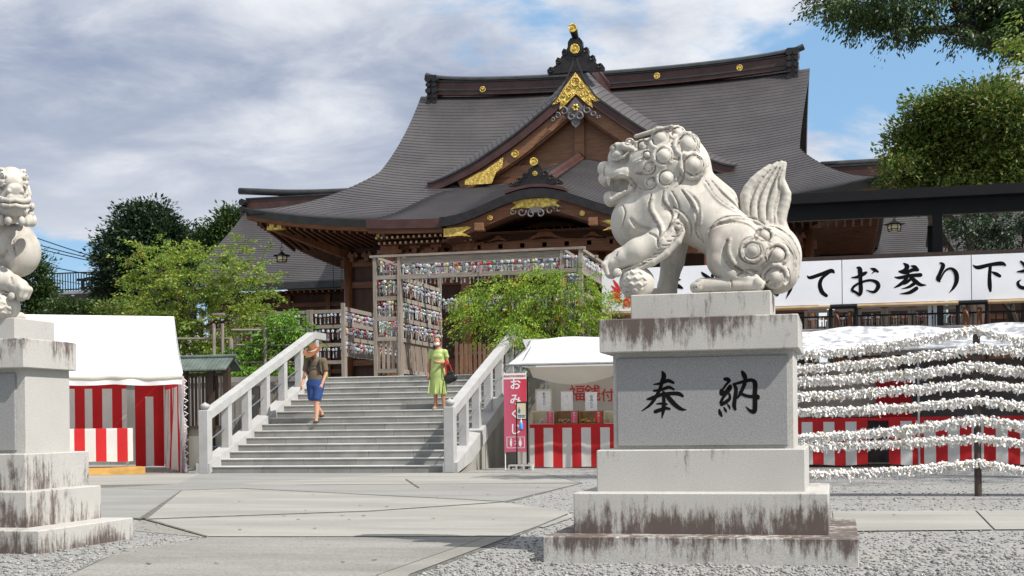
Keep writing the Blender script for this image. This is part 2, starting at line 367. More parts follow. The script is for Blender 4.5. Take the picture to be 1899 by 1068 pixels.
    def build(s, name, mats, parent=None, smooth=False, label=None, kind=None):
        off = root_off(parent)
        V = [(v[0] - off.x, v[1] - off.y, v[2] - off.z) for v in s.v]
        me = mesh_np(name, V, s.f, mats, s.mi if isinstance(mats, (list, tuple)) and len(mats) > 1 else None, smooth)
        o = link(name, me, parent)
        if label: o['label'] = label
        if kind: o['kind'] = kind
        return o
def thing(name, label, cat, loc=(0, 0, 0), group=None):
    o = bpy.data.objects.new(name, None); COL.objects.link(o); o.location = loc; o.empty_display_size = 0.2
    OFF[o.name] = Vector(loc); o['label'] = label; o['category'] = cat
    if group: o['group'] = group
    return o
def tag(o, label, cat, group=None, kind=None):
    o['label'] = label; o['category'] = cat
    if group: o['group'] = group
    if kind: o['kind'] = kind
    return o
def struct(o, label=None):
    o['kind'] = 'structure'
    if label: o['label'] = label
    return o
def kids(o): return [c for c in bpy.data.objects if c.parent == o]
def copy_tree(o, parent=None):
    ch = kids(o); c = o.copy(); COL.objects.link(c)
    if parent is not None: c.parent = parent
    for k in ch: copy_tree(k, c)
    return c

# ------------------------------------------------------------------ lettering: brush strokes with varying width, and type
def brush(mb, strokes, at, step=0.0):
    """strokes: list of [(x,y,w),...]; at(x,y)->3-D point; builds flat raised ribbons"""
    lift = 0.0
    for st in strokes:
        pts = []                                    # Catmull-Rom
        q = [st[0]] + list(st) + [st[-1]]
        for i in range(1, len(q) - 2):
            for k in range(6):
                t = k / 6.0
                pts.append(tuple(0.5 * ((2 * q[i][c]) + (-q[i - 1][c] + q[i + 1][c]) * t + (2 * q[i - 1][c] - 5 * q[i][c] + 4 * q[i + 1][c] - q[i + 2][c]) * t * t + (-q[i - 1][c] + 3 * q[i][c] - 3 * q[i + 1][c] + q[i + 2][c]) * t ** 3) for c in range(3)))
        pts.append(st[-1]); L = []; Rr = []
        for i, (x, y, w) in enumerate(pts):
            a, b = pts[max(i - 1, 0)], pts[min(i + 1, len(pts) - 1)]
            dx, dy = b[0] - a[0], b[1] - a[1]; d = math.hypot(dx, dy) or 1; nx, ny = -dy / d, dx / d; w = max(w, 0.4)
            L.append((x + nx * w / 2, y + ny * w / 2)); Rr.append((x - nx * w / 2, y - ny * w / 2))
        V = [at(p[0], p[1], lift) for p in L] + [at(p[0], p[1], lift) for p in Rr]; n = len(pts)
        mb.add(V, [(i, i + 1, n + i + 1, n + i) for i in range(n - 1)])
        for e in (0, n - 1):                        # round ends
            x, y, w = pts[e]
            if w > 2.0:
                C = [at(x + math.cos(k * math.pi / 5) * w / 2, y + math.sin(k * math.pi / 5) * w / 2, lift + 0.00007) for k in range(10)]
                mb.add(C, [tuple(range(10))])
        lift += 0.00015
    return mb
def type_mesh(name, text, size, mat, parent, loc, rot=(math.pi / 2, 0, 0), bold=0.0, align='CENTER', sx=1.0):
    c = bpy.data.curves.new(name, 'FONT'); c.body = text; c.size = size; c.align_x = align; c.align_y = 'CENTER'; c.offset = bold; c.extrude = 0.0015
    c.resolution_u = 3
    o = bpy.data.objects.new(name + '_src', c); COL.objects.link(o)
    dg = bpy.context.evaluated_depsgraph_get(); me = bpy.data.meshes.new_from_object(o.evaluated_get(dg))
    bpy.data.objects.remove(o); me.materials.clear(); me.materials.append(mat); me.name = name
    q = link(name, me, parent, Vector(loc) - root_off(parent)); q.rotation_euler = rot; q.scale = (sx, 1, 1)
    return q

# ------------------------------------------------------------------ signed distance modelling (sculpted figures)
class SDF:
    def __init__(s, lo, hi, h):
        s.lo = np.array(lo, np.float32); s.h = h; s.n = np.ceil((np.array(hi) - s.lo) / h).astype(int) + 1
        s.d = np.full(s.n, 1.0, np.float32); s.g = np.full(s.n, 1.0, np.float32)
        s.ax = [s.lo[i] + np.arange(s.n[i], dtype=np.float32) * h for i in range(3)]
    def region(s, lo, hi):
        a = np.clip(np.floor((np.array(lo) - s.lo) / s.h).astype(int), 0, s.n); b = np.clip(np.ceil((np.array(hi) - s.lo) / s.h).astype(int) + 1, 0, s.n)
        sl = tuple(slice(int(a[i]), int(b[i])) for i in range(3))
        return sl, s.ax[0][sl[0]][:, None, None], s.ax[1][sl[1]][None, :, None], s.ax[2][sl[2]][None, None, :]
    def comb(s, sl, d, k, op='u'):
        a = s.d[sl]
        if a.size == 0: return
        if op == 'u':
            if k > 0: h = np.clip(0.5 + 0.5 * (a - d) / k, 0, 1); s.d[sl] = a * (1 - h) + d * h - k * h * (1 - h)
            else: s.d[sl] = np.minimum(a, d)
        else:
            d = -d
            if k > 0: h = np.clip(0.5 - 0.5 * (a - d) / k, 0, 1); s.d[sl] = a * (1 - h) + d * h + k * h * (1 - h)
            else: s.d[sl] = np.maximum(a, d)
    def ell(s, c, r, k=0.02, rot=None, op='u'):
        c = np.array(c, float); r = np.array(r, float); m = max(r) + k + 3 * s.h
        sl, x, y, z = s.region(c - m, c + m); x, y, z = x - c[0], y - c[1], z - c[2]
        if rot is not None:
            q = np.array(rot); x, y, z = (q[0, 0] * x + q[1, 0] * y + q[2, 0] * z, q[0, 1] * x + q[1, 1] * y + q[2, 1] * z, q[0, 2] * x + q[1, 2] * y + q[2, 2] * z)
        k0 = np.sqrt((x / r[0]) ** 2 + (y / r[1]) ** 2 + (z / r[2]) ** 2); k1 = np.sqrt((x / r[0] ** 2) ** 2 + (y / r[1] ** 2) ** 2 + (z / r[2] ** 2) ** 2)
        s.comb(sl, k0 * (k0 - 1) / np.maximum(k1, 1e-6), k, op)
    def cap(s, a, b, ra, rb, k=0.02, op='u', flat=None, mark=False):
        a = np.array(a, float); b = np.array(b, float); m = max(ra, rb) * (flat and max(flat) or 1) + k + 3 * s.h
        sl, x, y, z = s.region(np.minimum(a, b) - m, np.maximum(a, b) + m); d = b - a; L = max(float(d @ d), 1e-9)
        t = np.clip(((x - a[0]) * d[0] + (y - a[1]) * d[1] + (z - a[2]) * d[2]) / L, 0, 1)
        ex, ey, ez = x - a[0] - t * d[0], y - a[1] - t * d[1], z - a[2] - t * d[2]
        if flat: ex, ey, ez = ex / flat[0], ey / flat[1], ez / flat[2]
        q = np.sqrt(ex * ex + ey * ey + ez * ez) - (ra + (rb - ra) * t)
        if mark: s.g[sl] = np.minimum(s.g[sl], q)
        s.comb(sl, q, k, op)
    def path(s, pts, rr, k=0.01, op='u', flat=None, mark=False):
        if isinstance(rr, (int, float)): rr = [rr] * len(pts)
        for i in range(len(pts) - 1): s.cap(pts[i], pts[i + 1], rr[i], rr[i + 1], k, op, flat, mark)
    def hit(s, x, z, side=-1):
        """surface y at (x,z) seen from the side -Y (side=-1) or +Y"""
        i = int(round((x - s.lo[0]) / s.h)); k = int(round((z - s.lo[2]) / s.h))
        if not (0 <= i < s.n[0] and 0 <= k < s.n[2]): return None
        col = s.d[i, :, k] < 0
        if not col.any(): return None
        j = int(np.argmax(col)) if side < 0 else int(len(col) - 1 - np.argmax(col[::-1]))
        return s.ax[1][j]
    def mesh(s):
        d = s.d; ins = d < 0; n = d.shape
        base = [(0, 0, 0), (1, 0, 0), (0, 1, 0), (1, 1, 0), (0, 0, 1), (1, 0, 1), (0, 1, 1), (1, 1, 1)]
        cnt = sum(ins[a:n[0] - 1 + a, b:n[1] - 1 + b, c:n[2] - 1 + c].astype(np.uint8) for a, b, c in base)
        cells = np.argwhere((cnt > 0) & (cnt < 8)); idx = np.full((n[0] - 1, n[1] - 1, n[2] - 1), -1, np.int32)
        idx[tuple(cells.T)] = np.arange(len(cells)); vals = np.stack([d[cells[:, 0] + a, cells[:, 1] + b, cells[:, 2] + c] for a, b, c in base], 1)
        acc = np.zeros((len(cells), 3)); w = np.zeros(len(cells)); B = np.array(base, float)
        for i in range(8):
            for j in range(i + 1, 8):
                if np.abs(B[i] - B[j]).sum() != 1: continue
                va, vb = vals[:, i], vals[:, j]; m = (va < 0) != (vb < 0); t = np.where(m, va / np.where(m, va - vb, 1), 0)
                acc += (B[i] + t[:, None] * (B[j] - B[i])) * m[:, None]; w += m
        V = (cells + acc / w[:, None]) * s.h + s.lo; F = []
        for ax in range(3):
            o1, o2 = [(1, 2), (2, 0), (0, 1)][ax]
            sh = [n[0], n[1], n[2]]; sh[ax] -= 1
            A = ins[tuple(slice(0, sh[i]) if i == ax else slice(0, n[i]) for i in range(3))]; Bq = ins[tuple(slice(1, n[i]) if i == ax else slice(0, n[i]) for i in range(3))]
            e = np.argwhere(A != Bq); e = e[(e[:, o1] > 0) & (e[:, o2] > 0) & (e[:, o1] < n[o1] - 1) & (e[:, o2] < n[o2] - 1)]
            q1 = np.zeros(3, int); q1[o1] = 1; q2 = np.zeros(3, int); q2[o2] = 1
            quad = np.stack([idx[tuple((e - a).T)] for a in (q1 + q2, q2, 0 * q1, q1)], 1)
            flip = ~A[tuple(e.T)]; quad[flip] = quad[flip][:, ::-1]; F.append(quad)
        F = np.concatenate(F); F = F[(F >= 0).all(1)]
        ci = np.clip(np.round((V - s.lo) / s.h).astype(int), 0, np.array(n) - 1); gv = s.g[tuple(ci.T)]
        return V, F, gv
# ================================================================== guardian lion-dogs
U = 0.00142
def lion_mat():
    t = NT('lion_stone'); at = t.n('ShaderNodeAttribute'); at.attribute_name = 'dirt'
    base = (0.54, 0.51, 0.455)
    c = t.mix(t.ramp(t.noise(3.0, 5, 0.6), 0.35, 0.7), (0.43, 0.405, 0.355), base)
    c = t.mix(t.math('MULTIPLY', t.ramp(t.noise(2.6, 6, 0.66, (1.4, 1.4, 0.7), off=(6.5, 2, 4)), 0.54, 0.72), 0.5), c, (0.27, 0.185, 0.15))
    c = t.mix(t.math('MULTIPLY', t.ramp(t.noise(5.5, 6, 0.7, (1, 1, 0.5), off=(9, 2, 4)), 0.44, 0.64), 0.55), c, (0.25, 0.235, 0.21))
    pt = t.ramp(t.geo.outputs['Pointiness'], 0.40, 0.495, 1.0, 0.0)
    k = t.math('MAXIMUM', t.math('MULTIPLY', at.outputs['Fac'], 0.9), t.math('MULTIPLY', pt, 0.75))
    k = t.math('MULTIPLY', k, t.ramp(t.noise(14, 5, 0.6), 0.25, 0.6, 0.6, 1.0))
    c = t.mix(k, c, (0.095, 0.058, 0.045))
    c = t.mix(t.math('MULTIPLY', t.ramp(t.noise(90, 3, 0.7), 0.6, 0.74), 0.3), c, (0.22, 0.18, 0.15))
    t.col(c); t.rough(0.75); t.bump(t.noise(110, 4, 0.7), 0.3, 0.003); return t.m
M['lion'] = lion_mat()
def pt(x, y, w=0.0): return ((x - 600) * U, w, (965 - y) * U)
def dens(pts, step=14):
    out = []; q = [pts[0]] + list(pts) + [pts[-1]]
    for i in range(1, len(q) - 2):
        n = max(1, int(math.hypot(q[i + 1][0] - q[i][0], q[i + 1][1] - q[i][1]) / step))
        for k in range(n):
            t = k / n
            out.append(tuple(0.5 * (2 * q[i][c] + (-q[i - 1][c] + q[i + 1][c]) * t + (2 * q[i - 1][c] - 5 * q[i][c] + 4 * q[i + 1][c] - q[i + 2][c]) * t * t + (-q[i - 1][c] + 3 * q[i][c] - 3 * q[i + 1][c] + q[i + 2][c]) * t ** 3) for c in range(2)))
    out.append(tuple(pts[-1])); return out
def relief(S, pts, r, op='s', k=0.004, sides=(-1, 1), sink=0.0, mark=None):
    for sd in sides:
        P3 = []
        for x, y in dens(pts):
            a = pt(x, y); h = S.hit(a[0], a[2], sd)
            if h is None: continue
            P3.append((a[0], h - sd * sink, a[2]))
        n = len(P3)
        if n > 1:
            rr = [r * (0.45 + 0.55 * math.sin(math.pi * min(1, (i + 0.6) / n))) for i in range(n)] if op == 's' else [r * (0.5 + 0.5 * math.sin(math.pi * (i + 0.8) / (n + 0.6))) for i in range(n)]
            S.path(P3, rr, k, op, mark=(op == 's') if mark is None else mark)
def lock(S, pts, r, side=1, sides=(-1, 1)):
    """a carved lock of hair: a rounded ridge with a sharp groove along one edge"""
    q = dens(pts); o = []
    for i, (x, y) in enumerate(q):
        a, b = q[max(0, i - 1)], q[min(len(q) - 1, i + 1)]; d = math.hypot(b[0] - a[0], b[1] - a[1]) or 1
        o.append((x - side * (b[1] - a[1]) / d * r * 1.5 / U, y + side * (b[0] - a[0]) / d * r * 1.5 / U))
    relief(S, o[1:-1:2] if len(o) > 6 else o, r * 1.35, 'u', 0.012, sides, sink=0.35 * r, mark=False); relief(S, pts, r * 0.9, 's', 0.003, sides)
def curl(S, x, y, R_, rb, a0=0.5, dirn=1, tail=None, sides=(-1, 1), pad=0.32):
    """a mane curl: a raised pad, a spiral groove and a ball in its middle"""
    for sd in sides:
        c = pt(x, y); h = S.hit(c[0], c[2], sd)
        if h is None: continue
        Rm = R_ * U; S.ell((c[0], h - sd * 0.012, c[2]), (Rm, Rm * pad + 0.012, Rm), 0.006)
    sp = [(x + R_ * (0.93 - 0.34 * i / 20) * math.cos(a0 + dirn * 5.6 * i / 20), y + R_ * (0.93 - 0.34 * i / 20) * math.sin(a0 + dirn * 5.6 * i / 20)) for i in range(21)]
    if tail: sp = list(tail) + sp
    relief(S, sp, 0.0075, 's', 0.003, sides)
    sp3 = [(x + (rb * 1.52) * math.cos(a0 + dirn * i * 0.40), y + (rb * 1.52) * math.sin(a0 + dirn * i * 0.40)) for i in range(12)]
    relief(S, sp3, max(0.008, rb * 0.36 * U), 'u', 0.004, sides)
    sp2 = [(x + rb * 1.22 * math.cos(a0 + i * 0.42), y + rb * 1.22 * math.sin(a0 + i * 0.42)) for i in range(16)]
    relief(S, sp2, 0.006, 's', 0.002, sides)
    for sd in sides:
        c = pt(x, y); h = S.hit(c[0], c[2], sd)
        if h is None: continue
        r = rb * U * 0.90; S.ell((c[0], h - sd * r * 0.42, c[2]), (r, r * 0.80, r), 0.002)
def lion_head(S, openm=True):
    e = S.ell
    e(pt(455, 265), (195 * U, 0.205, 170 * U), 0.04)                 # skull and mane mass
    e(pt(330, 270), (140 * U, 0.165, 145 * U), 0.04)
    e(pt(520, 300), (140 * U, 0.19, 130 * U), 0.04)
    e(pt(235, 215), (120 * U, 0.135, 85 * U), 0.03)                  # forehead and eye mass
    S.cap(pt(235, 285), pt(120, 285), 0.085, 0.075, 0.03, flat=(1, 1.25, 0.75))   # upper muzzle
    e(pt(98, 262), (38 * U, 0.085, 34 * U), 0.012)                   # nose
    for s in (-1, 1):
        e(pt(93, 282, 0.062 * s), (27 * U, 0.032, 22 * U), 0.010)
        S.cap(pt(130, 300, 0.07 * s), pt(230, 310, 0.105 * s), 0.040, 0.045, 0.015)  # lips over the teeth
    S.cap(pt(100, 325, -0.05), pt(100, 325, 0.05), 0.045, 0.045, 0.01)
    if openm:
        S.cap(pt(300, 400), pt(150, 432), 0.105, 0.075, 0.02, flat=(1, 1.1, 0.62))   # lower jaw
        e(pt(128, 425), (38 * U, 0.085, 46 * U), 0.015)
        for s in (-1, 1): S.cap(pt(245, 395, 0.11 * s), pt(145, 440, 0.085 * s), 0.024, 0.022, 0.010)
        S.cap(pt(200, 372, -0.3), pt(200, 372, 0.3), 38 * U, 38 * U, 0.008, 's')        # the open mouth
        S.cap(pt(150, 366, -0.3), pt(150, 366, 0.3), 27 * U, 27 * U, 0.008, 's')
        S.cap(pt(95, 378, -0.3), pt(95, 378, 0.3), 22 * U, 22 * U, 0.008, 's')
        S.cap(pt(120, 372, -0.3), pt(120, 372, 0.3), 24 * U, 24 * U, 0.008, 's')
        e(pt(225, 372, 0.03), (60 * U, 0.022, 60 * U), 0.006)
        e(pt(195, 412), (62 * U, 0.050, 12 * U), 0.006)                                 # tongue
        for s in (-1, 1):
            relief(S, [(104, 322), (150, 326), (195, 316), (232, 328), (243, 362), (228, 398), (190, 420), (150, 452)], 0.009, 'u', 0.004, (s,))
            S.cap(pt(127, 330, 0.088 * s), pt(130, 374, 0.085 * s), 0.021, 0.003, 0.003)  # fangs
            S.cap(pt(140, 440, 0.088 * s), pt(127, 394, 0.082 * s), 0.021, 0.003, 0.003)
            for q in range(4):
                S.cap(pt(98 - 0 * q, 335, 0.02 * s * (q * 0.9 + 0.4)), pt(98, 352, 0.02 * s * (q * 0.9 + 0.4)), 0.010, 0.007, 0.002)
    else:
        S.cap(pt(300, 395), pt(150, 400), 0.110, 0.085, 0.02, flat=(1, 1.25, 0.75))
        e(pt(115, 385), (40 * U, 0.095, 42 * U), 0.02); e(pt(330, 190), (0.20, 0.165, 0.145), 0.04)
        for s in (-1, 1):
            for a, b, w, r in ((250, 440, 0.17, 0.05), (190, 455, 0.13, 0.045), (310, 430, 0.21, 0.055), (130, 462, 0.07, 0.04), (260, 395, 0.19, 0.035), (240, 350, 0.20, 0.032)): e(pt(a, b, w * s), (r, r, r * 1.1), 0.006)
        for s in (-1, 1):
            S.path([pt(72, 338, 0.0), pt(76, 345, 0.06 * s), pt(105, 335, 0.125 * s), pt(170, 318, 0.155 * s), pt(205, 300, 0.165 * s)], [0.020, 0.022, 0.024, 0.024, 0.018], 0.006)
            S.path([pt(66, 358, 0.0), pt(72, 366, 0.06 * s), pt(100, 358, 0.13 * s), pt(170, 340, 0.165 * s)], [0.007] * 4, 0.003, 's', mark=True)
            S.path([pt(68, 372, 0.0), pt(74, 378, 0.06 * s), pt(100, 372, 0.125 * s), pt(170, 352, 0.16 * s)], [0.018] * 4, 0.006)
    for s in (-1, 1):                                                    # eyes, brows
        e(pt(190, 232, 0.118 * s), (56 * U, 0.030, 36 * U), 0.012, op='s')
        e(pt(183, 210, 0.110 * s), (33 * U, 0.048, 25 * U), 0.004)
        S.path([pt(150, 178, 0.075 * s), pt(180, 168, 0.110 * s), pt(220, 172, 0.135 * s), pt(262, 190, 0.145 * s)], [0.020, 0.030, 0.030, 0.018], 0.012)
        S.path([pt(143, 232, 0.100 * s), pt(175, 238, 0.125 * s), pt(215, 228, 0.142 * s), pt(243, 205, 0.150 * s)], [0.009, 0.011, 0.011, 0.007], 0.005)
        S.cap(pt(282, 118, 0.10 * s), pt(400, 96, 0.13 * s), 0.024, 0.030, 0.008, flat=(1, 1, 0.6))
        S.cap(pt(400, 96, 0.13 * s), pt(478, 80, 0.15 * s), 0.026, 0.006, 0.006, flat=(1, 1, 0.6))
    sd = (-1, 1)
    relief(S, [(205, 195), (225, 200), (240, 215)], 0.005, 's', 0.002, sd)
    relief(S, [(112, 250), (106, 275), (104, 320)], 0.006, 's', 0.003, sd)
    relief(S, [(270, 265), (300, 255), (322, 238)], 0.016, 'u', 0.012, sd)
    relief(S, [(280, 320), (310, 322), (335, 312)], 0.010, 's', 0.006, sd)
    relief(S, [(250, 340), (270, 380), (262, 410)], 0.010, 's', 0.008, sd)
    curl(S, 240, 145, 26, 12, 0.2, 1, None, sd)
    curl(S, 160, 178, 22, 10, 0.8, 1, None, sd)
    curl(S, 315, 172, 34, 20, 0.6, 1, [(262, 220), (280, 205)], sd)
    curl(S, 342, 228, 28, 16, 0.9, 1, [(275, 262), (305, 250)], sd)
    curl(S, 350, 296, 40, 18, 1.6, -1, [(290, 318), (318, 330)], sd)
    curl(S, 358, 373, 38, 18, 1.8, -1, [(292, 392), (320, 405)], sd)
    relief(S, [(392, 108), (470, 95), (520, 125), (500, 185), (430, 205)], 0.008, 's', 0.004, sd)
    curl(S, 496, 112, 40, 26, 0.3, 1, None, sd)
    curl(S, 412, 146, 56, 37, 0.4, 1, [(500, 150), (480, 190)], sd)
    curl(S, 432, 243, 55, 34, 0.4, 1, [(520, 215), (505, 270)], sd)
    curl(S, 444, 357, 55, 32, 0.2, 1, [(508, 300), (515, 350)], sd)
    curl(S, 551, 186, 66, 42, 0.5, 1, [(505, 150), (560, 125), (610, 165)], sd)
    curl(S, 582, 298, 68, 42, 0.5, 1, [(640, 230), (655, 280)], sd)
    relief(S, [(522, 215), (535, 300), (525, 370), (480, 415)], 0.008, 's', 0.004, sd)
def lion_body(S):
    e = S.ell
    S.cap(pt(450, 430), pt(600, 540), 0.205, 0.215, 0.04)
    S.cap(pt(600, 540), pt(800, 700), 0.215, 0.20, 0.05)
    S.cap(pt(520, 330), pt(700, 480), 0.15, 0.14, 0.05)
    e(pt(270, 560), (143 * U, 0.175, 150 * U), 0.03)                 # chest
    e(pt(380, 520), (140 * U, 0.205, 175 * U), 0.04)
    e(pt(250, 470), (85 * U, 0.11, 75 * U), 0.03)
    for w in (-1, 1):                                                   # haunch, shank, foot
        e(pt(790, 752, 0.155 * w), (138 * U, 0.105, 140 * U), 0.03)
        e(pt(700, 760, 0.15 * w), (60 * U, 0.085, 118 * U), 0.03)
        S.path([pt(705, 800, 0.165 * w), pt(770, 870, 0.17 * w), pt(880, 905, 0.17 * w)], [0.085, 0.07, 0.055], 0.02)
        S.cap(pt(615, 922, 0.175 * w), pt(900, 925, 0.17 * w), 0.060, 0.052, 0.01, flat=(1, 1.15, 1))
        for q in (-1, 0, 1): e(pt(592, 930, 0.175 * w + 0.036 * q), (34 * U, 0.026, 33 * U), 0.004)
        e(pt(905, 915, 0.225 * w), (24 * U, 0.018, 24 * U), 0.004); e(pt(603, 930, 0.235 * w), (24 * U, 0.016, 24 * U), 0.003)
    e(pt(955, 770), (165 * U, 0.20, 175 * U), 0.03)                  # rump
    e(pt(990, 850), (115 * U, 0.19, 115 * U), 0.02)
    # near foreleg, lifted, resting on the ball
    S.path([pt(455, 600, -0.12), pt(405, 690, -0.17), pt(290, 735, -0.19), pt(205, 765, -0.20)], [0.12, 0.105, 0.100, 0.075], 0.03)
    S.path([pt(205, 765, -0.20), pt(160, 790, -0.20), pt(150, 835, -0.20)], [0.075, 0.070, 0.050], 0.02)
    for q in (-1.5, -0.5, 0.5, 1.5):
        S.path([pt(146, 775, -0.20 + 0.030 * q), pt(122, 800, -0.20 + 0.036 * q), pt(135, 848, -0.20 + 0.036 * q)], [0.024, 0.028, 0.016], 0.004)
    e(pt(188, 843, -0.262), (24 * U, 0.018, 24 * U), 0.003)
    e(pt(280, 893, -0.17), (92 * U, 92 * U, 90 * U), 0.004)         # ball
    # far foreleg, standing
    S.path([pt(455, 640, 0.12), pt(440, 760, 0.15), pt(410, 900, 0.15), pt(408, 945, 0.15)], [0.12, 0.085, 0.070, 0.080], 0.03)
    for q in (-1, 0, 1): e(pt(352, 938, 0.15 + 0.045 * q), (44 * U, 0.030, 34 * U), 0.006)
    # tail: upright flame of locks
    for pts_, rr in (([(880, 620), (850, 530), (842, 450), (880, 378), (962, 300)], [0.06, 0.055, 0.048, 0.036, 0.014]),
                     ([(905, 640), (880, 530), (895, 440), (938, 360), (1000, 290)], [0.07, 0.06, 0.050, 0.040, 0.016]),
                     ([(950, 640), (920, 540), (940, 440), (985, 350), (1022, 288)], [0.07, 0.06, 0.050, 0.040, 0.018]),
                     ([(990, 650), (965, 545), (990, 440), (1010, 360), (1038, 292)], [0.07, 0.058, 0.050, 0.040, 0.016]),
                     ([(1045, 700), (1010, 590), (1030, 510), (1044, 450), (1018, 375), (1042, 300)], [0.06, 0.050, 0.046, 0.038, 0.032, 0.010])):
        S.path([pt(a, b, 0.0) for a, b in dens(pts_, 30)], list(np.interp(np.linspace(0, 1, len(dens(pts_, 30))), np.linspace(0, 1, len(rr)), rr)), 0.004, flat=(1, 1.15, 1))
    both = (-1, 1)
    for g in ([(862, 560), (868, 480), (900, 400), (965, 325)], [(905, 580), (905, 490), (938, 400), (995, 312)], [(945, 590), (950, 500), (975, 410), (1015, 312)], [(985, 610), (985, 530), (1008, 450), (1005, 380), (1032, 310)]):
        relief(S, g, 0.010, 's', 0.005, both)
    S.ell(pt(560, 1150), (2, 2, 185 * U), 0.0, op='s')               # flat underside
    # near-side reliefs
    relief(S, [(205, 480), (222, 520), (212, 570), (205, 600)], 0.007, 's', 0.004, both)
    lock(S, [(362, 435), (352, 515), (392, 590), (412, 640), (398, 700)], 0.0130, -1, both)
    lock(S, [(428, 425), (425, 475), (470, 545), (462, 610), (415, 675)], 0.0110, -1, both)
    lock(S, [(470, 430), (505, 500), (500, 570), (440, 660)], 0.0090, 1, both)
    lock(S, [(520, 425), (572, 500), (600, 570), (590, 640), (628, 700)], 0.0130, -1, both)
    relief(S, [(545, 425), (600, 490), (612, 560), (605, 620), (625, 690)], 0.012, 's', 0.007, both)
    lock(S, [(478, 510), (535, 550), (568, 610), (560, 660)], 0.0100, 1, both)
    lock(S, [(640, 375), (700, 465), (765, 515), (828, 552)], 0.0100, 1, both)
    relief(S, [(668, 372), (730, 450), (790, 505), (828, 552)], 0.010, 's', 0.006, both)
    lock(S, [(735, 400), (780, 430), (815, 500)], 0.0080, 1, both)
    relief(S, [(252, 560), (290, 600), (350, 615)], 0.012, 's', 0.016, both, mark=False)
    relief(S, [(655, 680), (662, 640), (700, 612), (770, 600), (850, 612), (895, 650)], 0.013, 's', 0.006, both)
    relief(S, [(670, 640), (720, 595), (800, 578), (890, 592), (960, 640)], 0.012, 'u', 0.006, both)
    relief(S, [(668, 625), (720, 583), (800, 566), (890, 580), (940, 615)], 0.008, 's', 0.004, both)
    relief(S, [(752, 700), (738, 760), (768, 820), (830, 860), (880, 880)], 0.018, 's', 0.010, both)
    relief(S, [(770, 690), (762, 760), (800, 830), (870, 865)], 0.012, 'u', 0.010, both, sink=-0.002)
    curl(S, 880, 758, 82, 34, -1.6, -1, None, both, 0.22)
    relief(S, [(905, 690), (850, 712), (832, 760), (850, 810), (905, 825)], 0.008, 's', 0.004, both)
    curl(S, 935, 678, 50, 28, 2.6, 1, [(1075, 700), (1010, 640), (935, 625)], both)
    curl(S, 998, 780, 62, 36, 2.6, 1, [(1090, 870), (1080, 780), (1010, 720)], both)
    curl(S, 988, 890, 62, 40, 2.6, 1, [(1055, 930), (1050, 850)], both)
    lock(S, [(960, 645), (1040, 690), (1090, 780), (1085, 860)], 0.0080, 1, both)
    relief(S, [(985, 625), (1065, 680), (1108, 770), (1100, 850)], 0.008, 's', 0.004, both)
    relief(S, [(800, 880), (850, 850), (900, 858)], 0.009, 's', 0.004, both)
    # fringe of hair along the lifted foreleg
    S.path([pt(205, 840, -0.225), pt(290, 820, -0.235), pt(370, 790, -0.235), pt(440, 745, -0.225), pt(497, 690, -0.215), pt(522, 640, -0.20)], [0.014, 0.028, 0.034, 0.034, 0.031, 0.022], 0.006)
    e(pt(502, 618, -0.19), (32 * U, 0.03, 32 * U), 0.008)
    curl(S, 502, 618, 30, 14, 1.0, -1, None, (-1,))
    for i in range(13):
        t = i / 12; x = 225 + 270 * t; y = 832 - 30 * t - 135 * t * t
        relief(S, [(x - 26, y + 5 - 6 * t), (x + 6, y + 4 - 6 * t), (x + 34, y - 14 - 14 * t)], 0.0065, 's', 0.002, (-1,))
    relief(S, [(350, 640), (398, 672), (404, 720)], 0.010, 's', 0.005, (-1,))
    relief(S, [(170, 770), (185, 750), (190, 735)], 0.008, 's', 0.01, (-1,))
    for q in ((585, 905), (585, 935)): relief(S, [(570, q[1]), (595, q[1] - 3), (612, q[1] - 12)], 0.005, 's', 0.003, both)
    relief(S, [(768, 900), (772, 925), (770, 945)], 0.005, 's', 0.004, both)
    # linked-coin pattern on the ball
    bc = pt(280, 893, -0.17); br = 92 * U
    for ax, ay in ((-1, 0), (0, 0), (1, 0), (-0.5, 0.8), (0.5, 0.8), (-0.5, -0.8), (0.5, -0.8), (0, 1.6), (-1.5, -0.8)):
        for k in range(4):
            a = math.pi / 4 + k * math.pi / 2; P3 = []
            for j in range(5):
                s = 0.34 + 0 * j; u = (ax * 0.42 + (j - 2) * 0.085 * math.cos(a) + 0.2 * math.cos(a + math.pi / 2)); v = (ay * 0.42 + (j - 2) * 0.085 * math.sin(a) + 0.2 * math.sin(a + math.pi / 2))
                q = 1 - u * u - v * v
                if q > 0.03: P3.append((bc[0] + u * br, bc[1] - math.sqrt(q) * br, bc[2] + v * br))
            if len(P3) == 5: S.path(P3, [0.002, 0.0085, 0.0105, 0.0085, 0.002], 0.001)
def sdf_obj(name, S, mat, parent, mirror=False, rot=0.0, pivot=(0, 0), loc=(0, 0, 0), pre=(0, 0, 0), post=(0, 0, 0), scl=None):
    V, F, g = S.mesh(); V = V + np.array(pre)
    if scl: c0 = np.array((pivot[0], pivot[1], 0.98)); V = c0 + (V - c0) * np.array(scl)
    if rot:
        c, s = math.cos(rot), math.sin(rot); x, y = V[:, 0] - pivot[0], V[:, 1] - pivot[1]
        V[:, 0], V[:, 1] = pivot[0] + c * x - s * y, pivot[1] + s * x + c * y
    V = V + np.array(post)
    if mirror: V[:, 0] *= -1; F = F[:, ::-1]
    V = V + np.array(loc) - np.array(root_off(parent))
    me = mesh_np(name, V, F, mat, None, True)
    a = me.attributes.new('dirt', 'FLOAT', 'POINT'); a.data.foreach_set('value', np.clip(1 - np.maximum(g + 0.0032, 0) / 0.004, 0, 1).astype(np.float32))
    return link(name, me, parent)
H_L = 0.0055
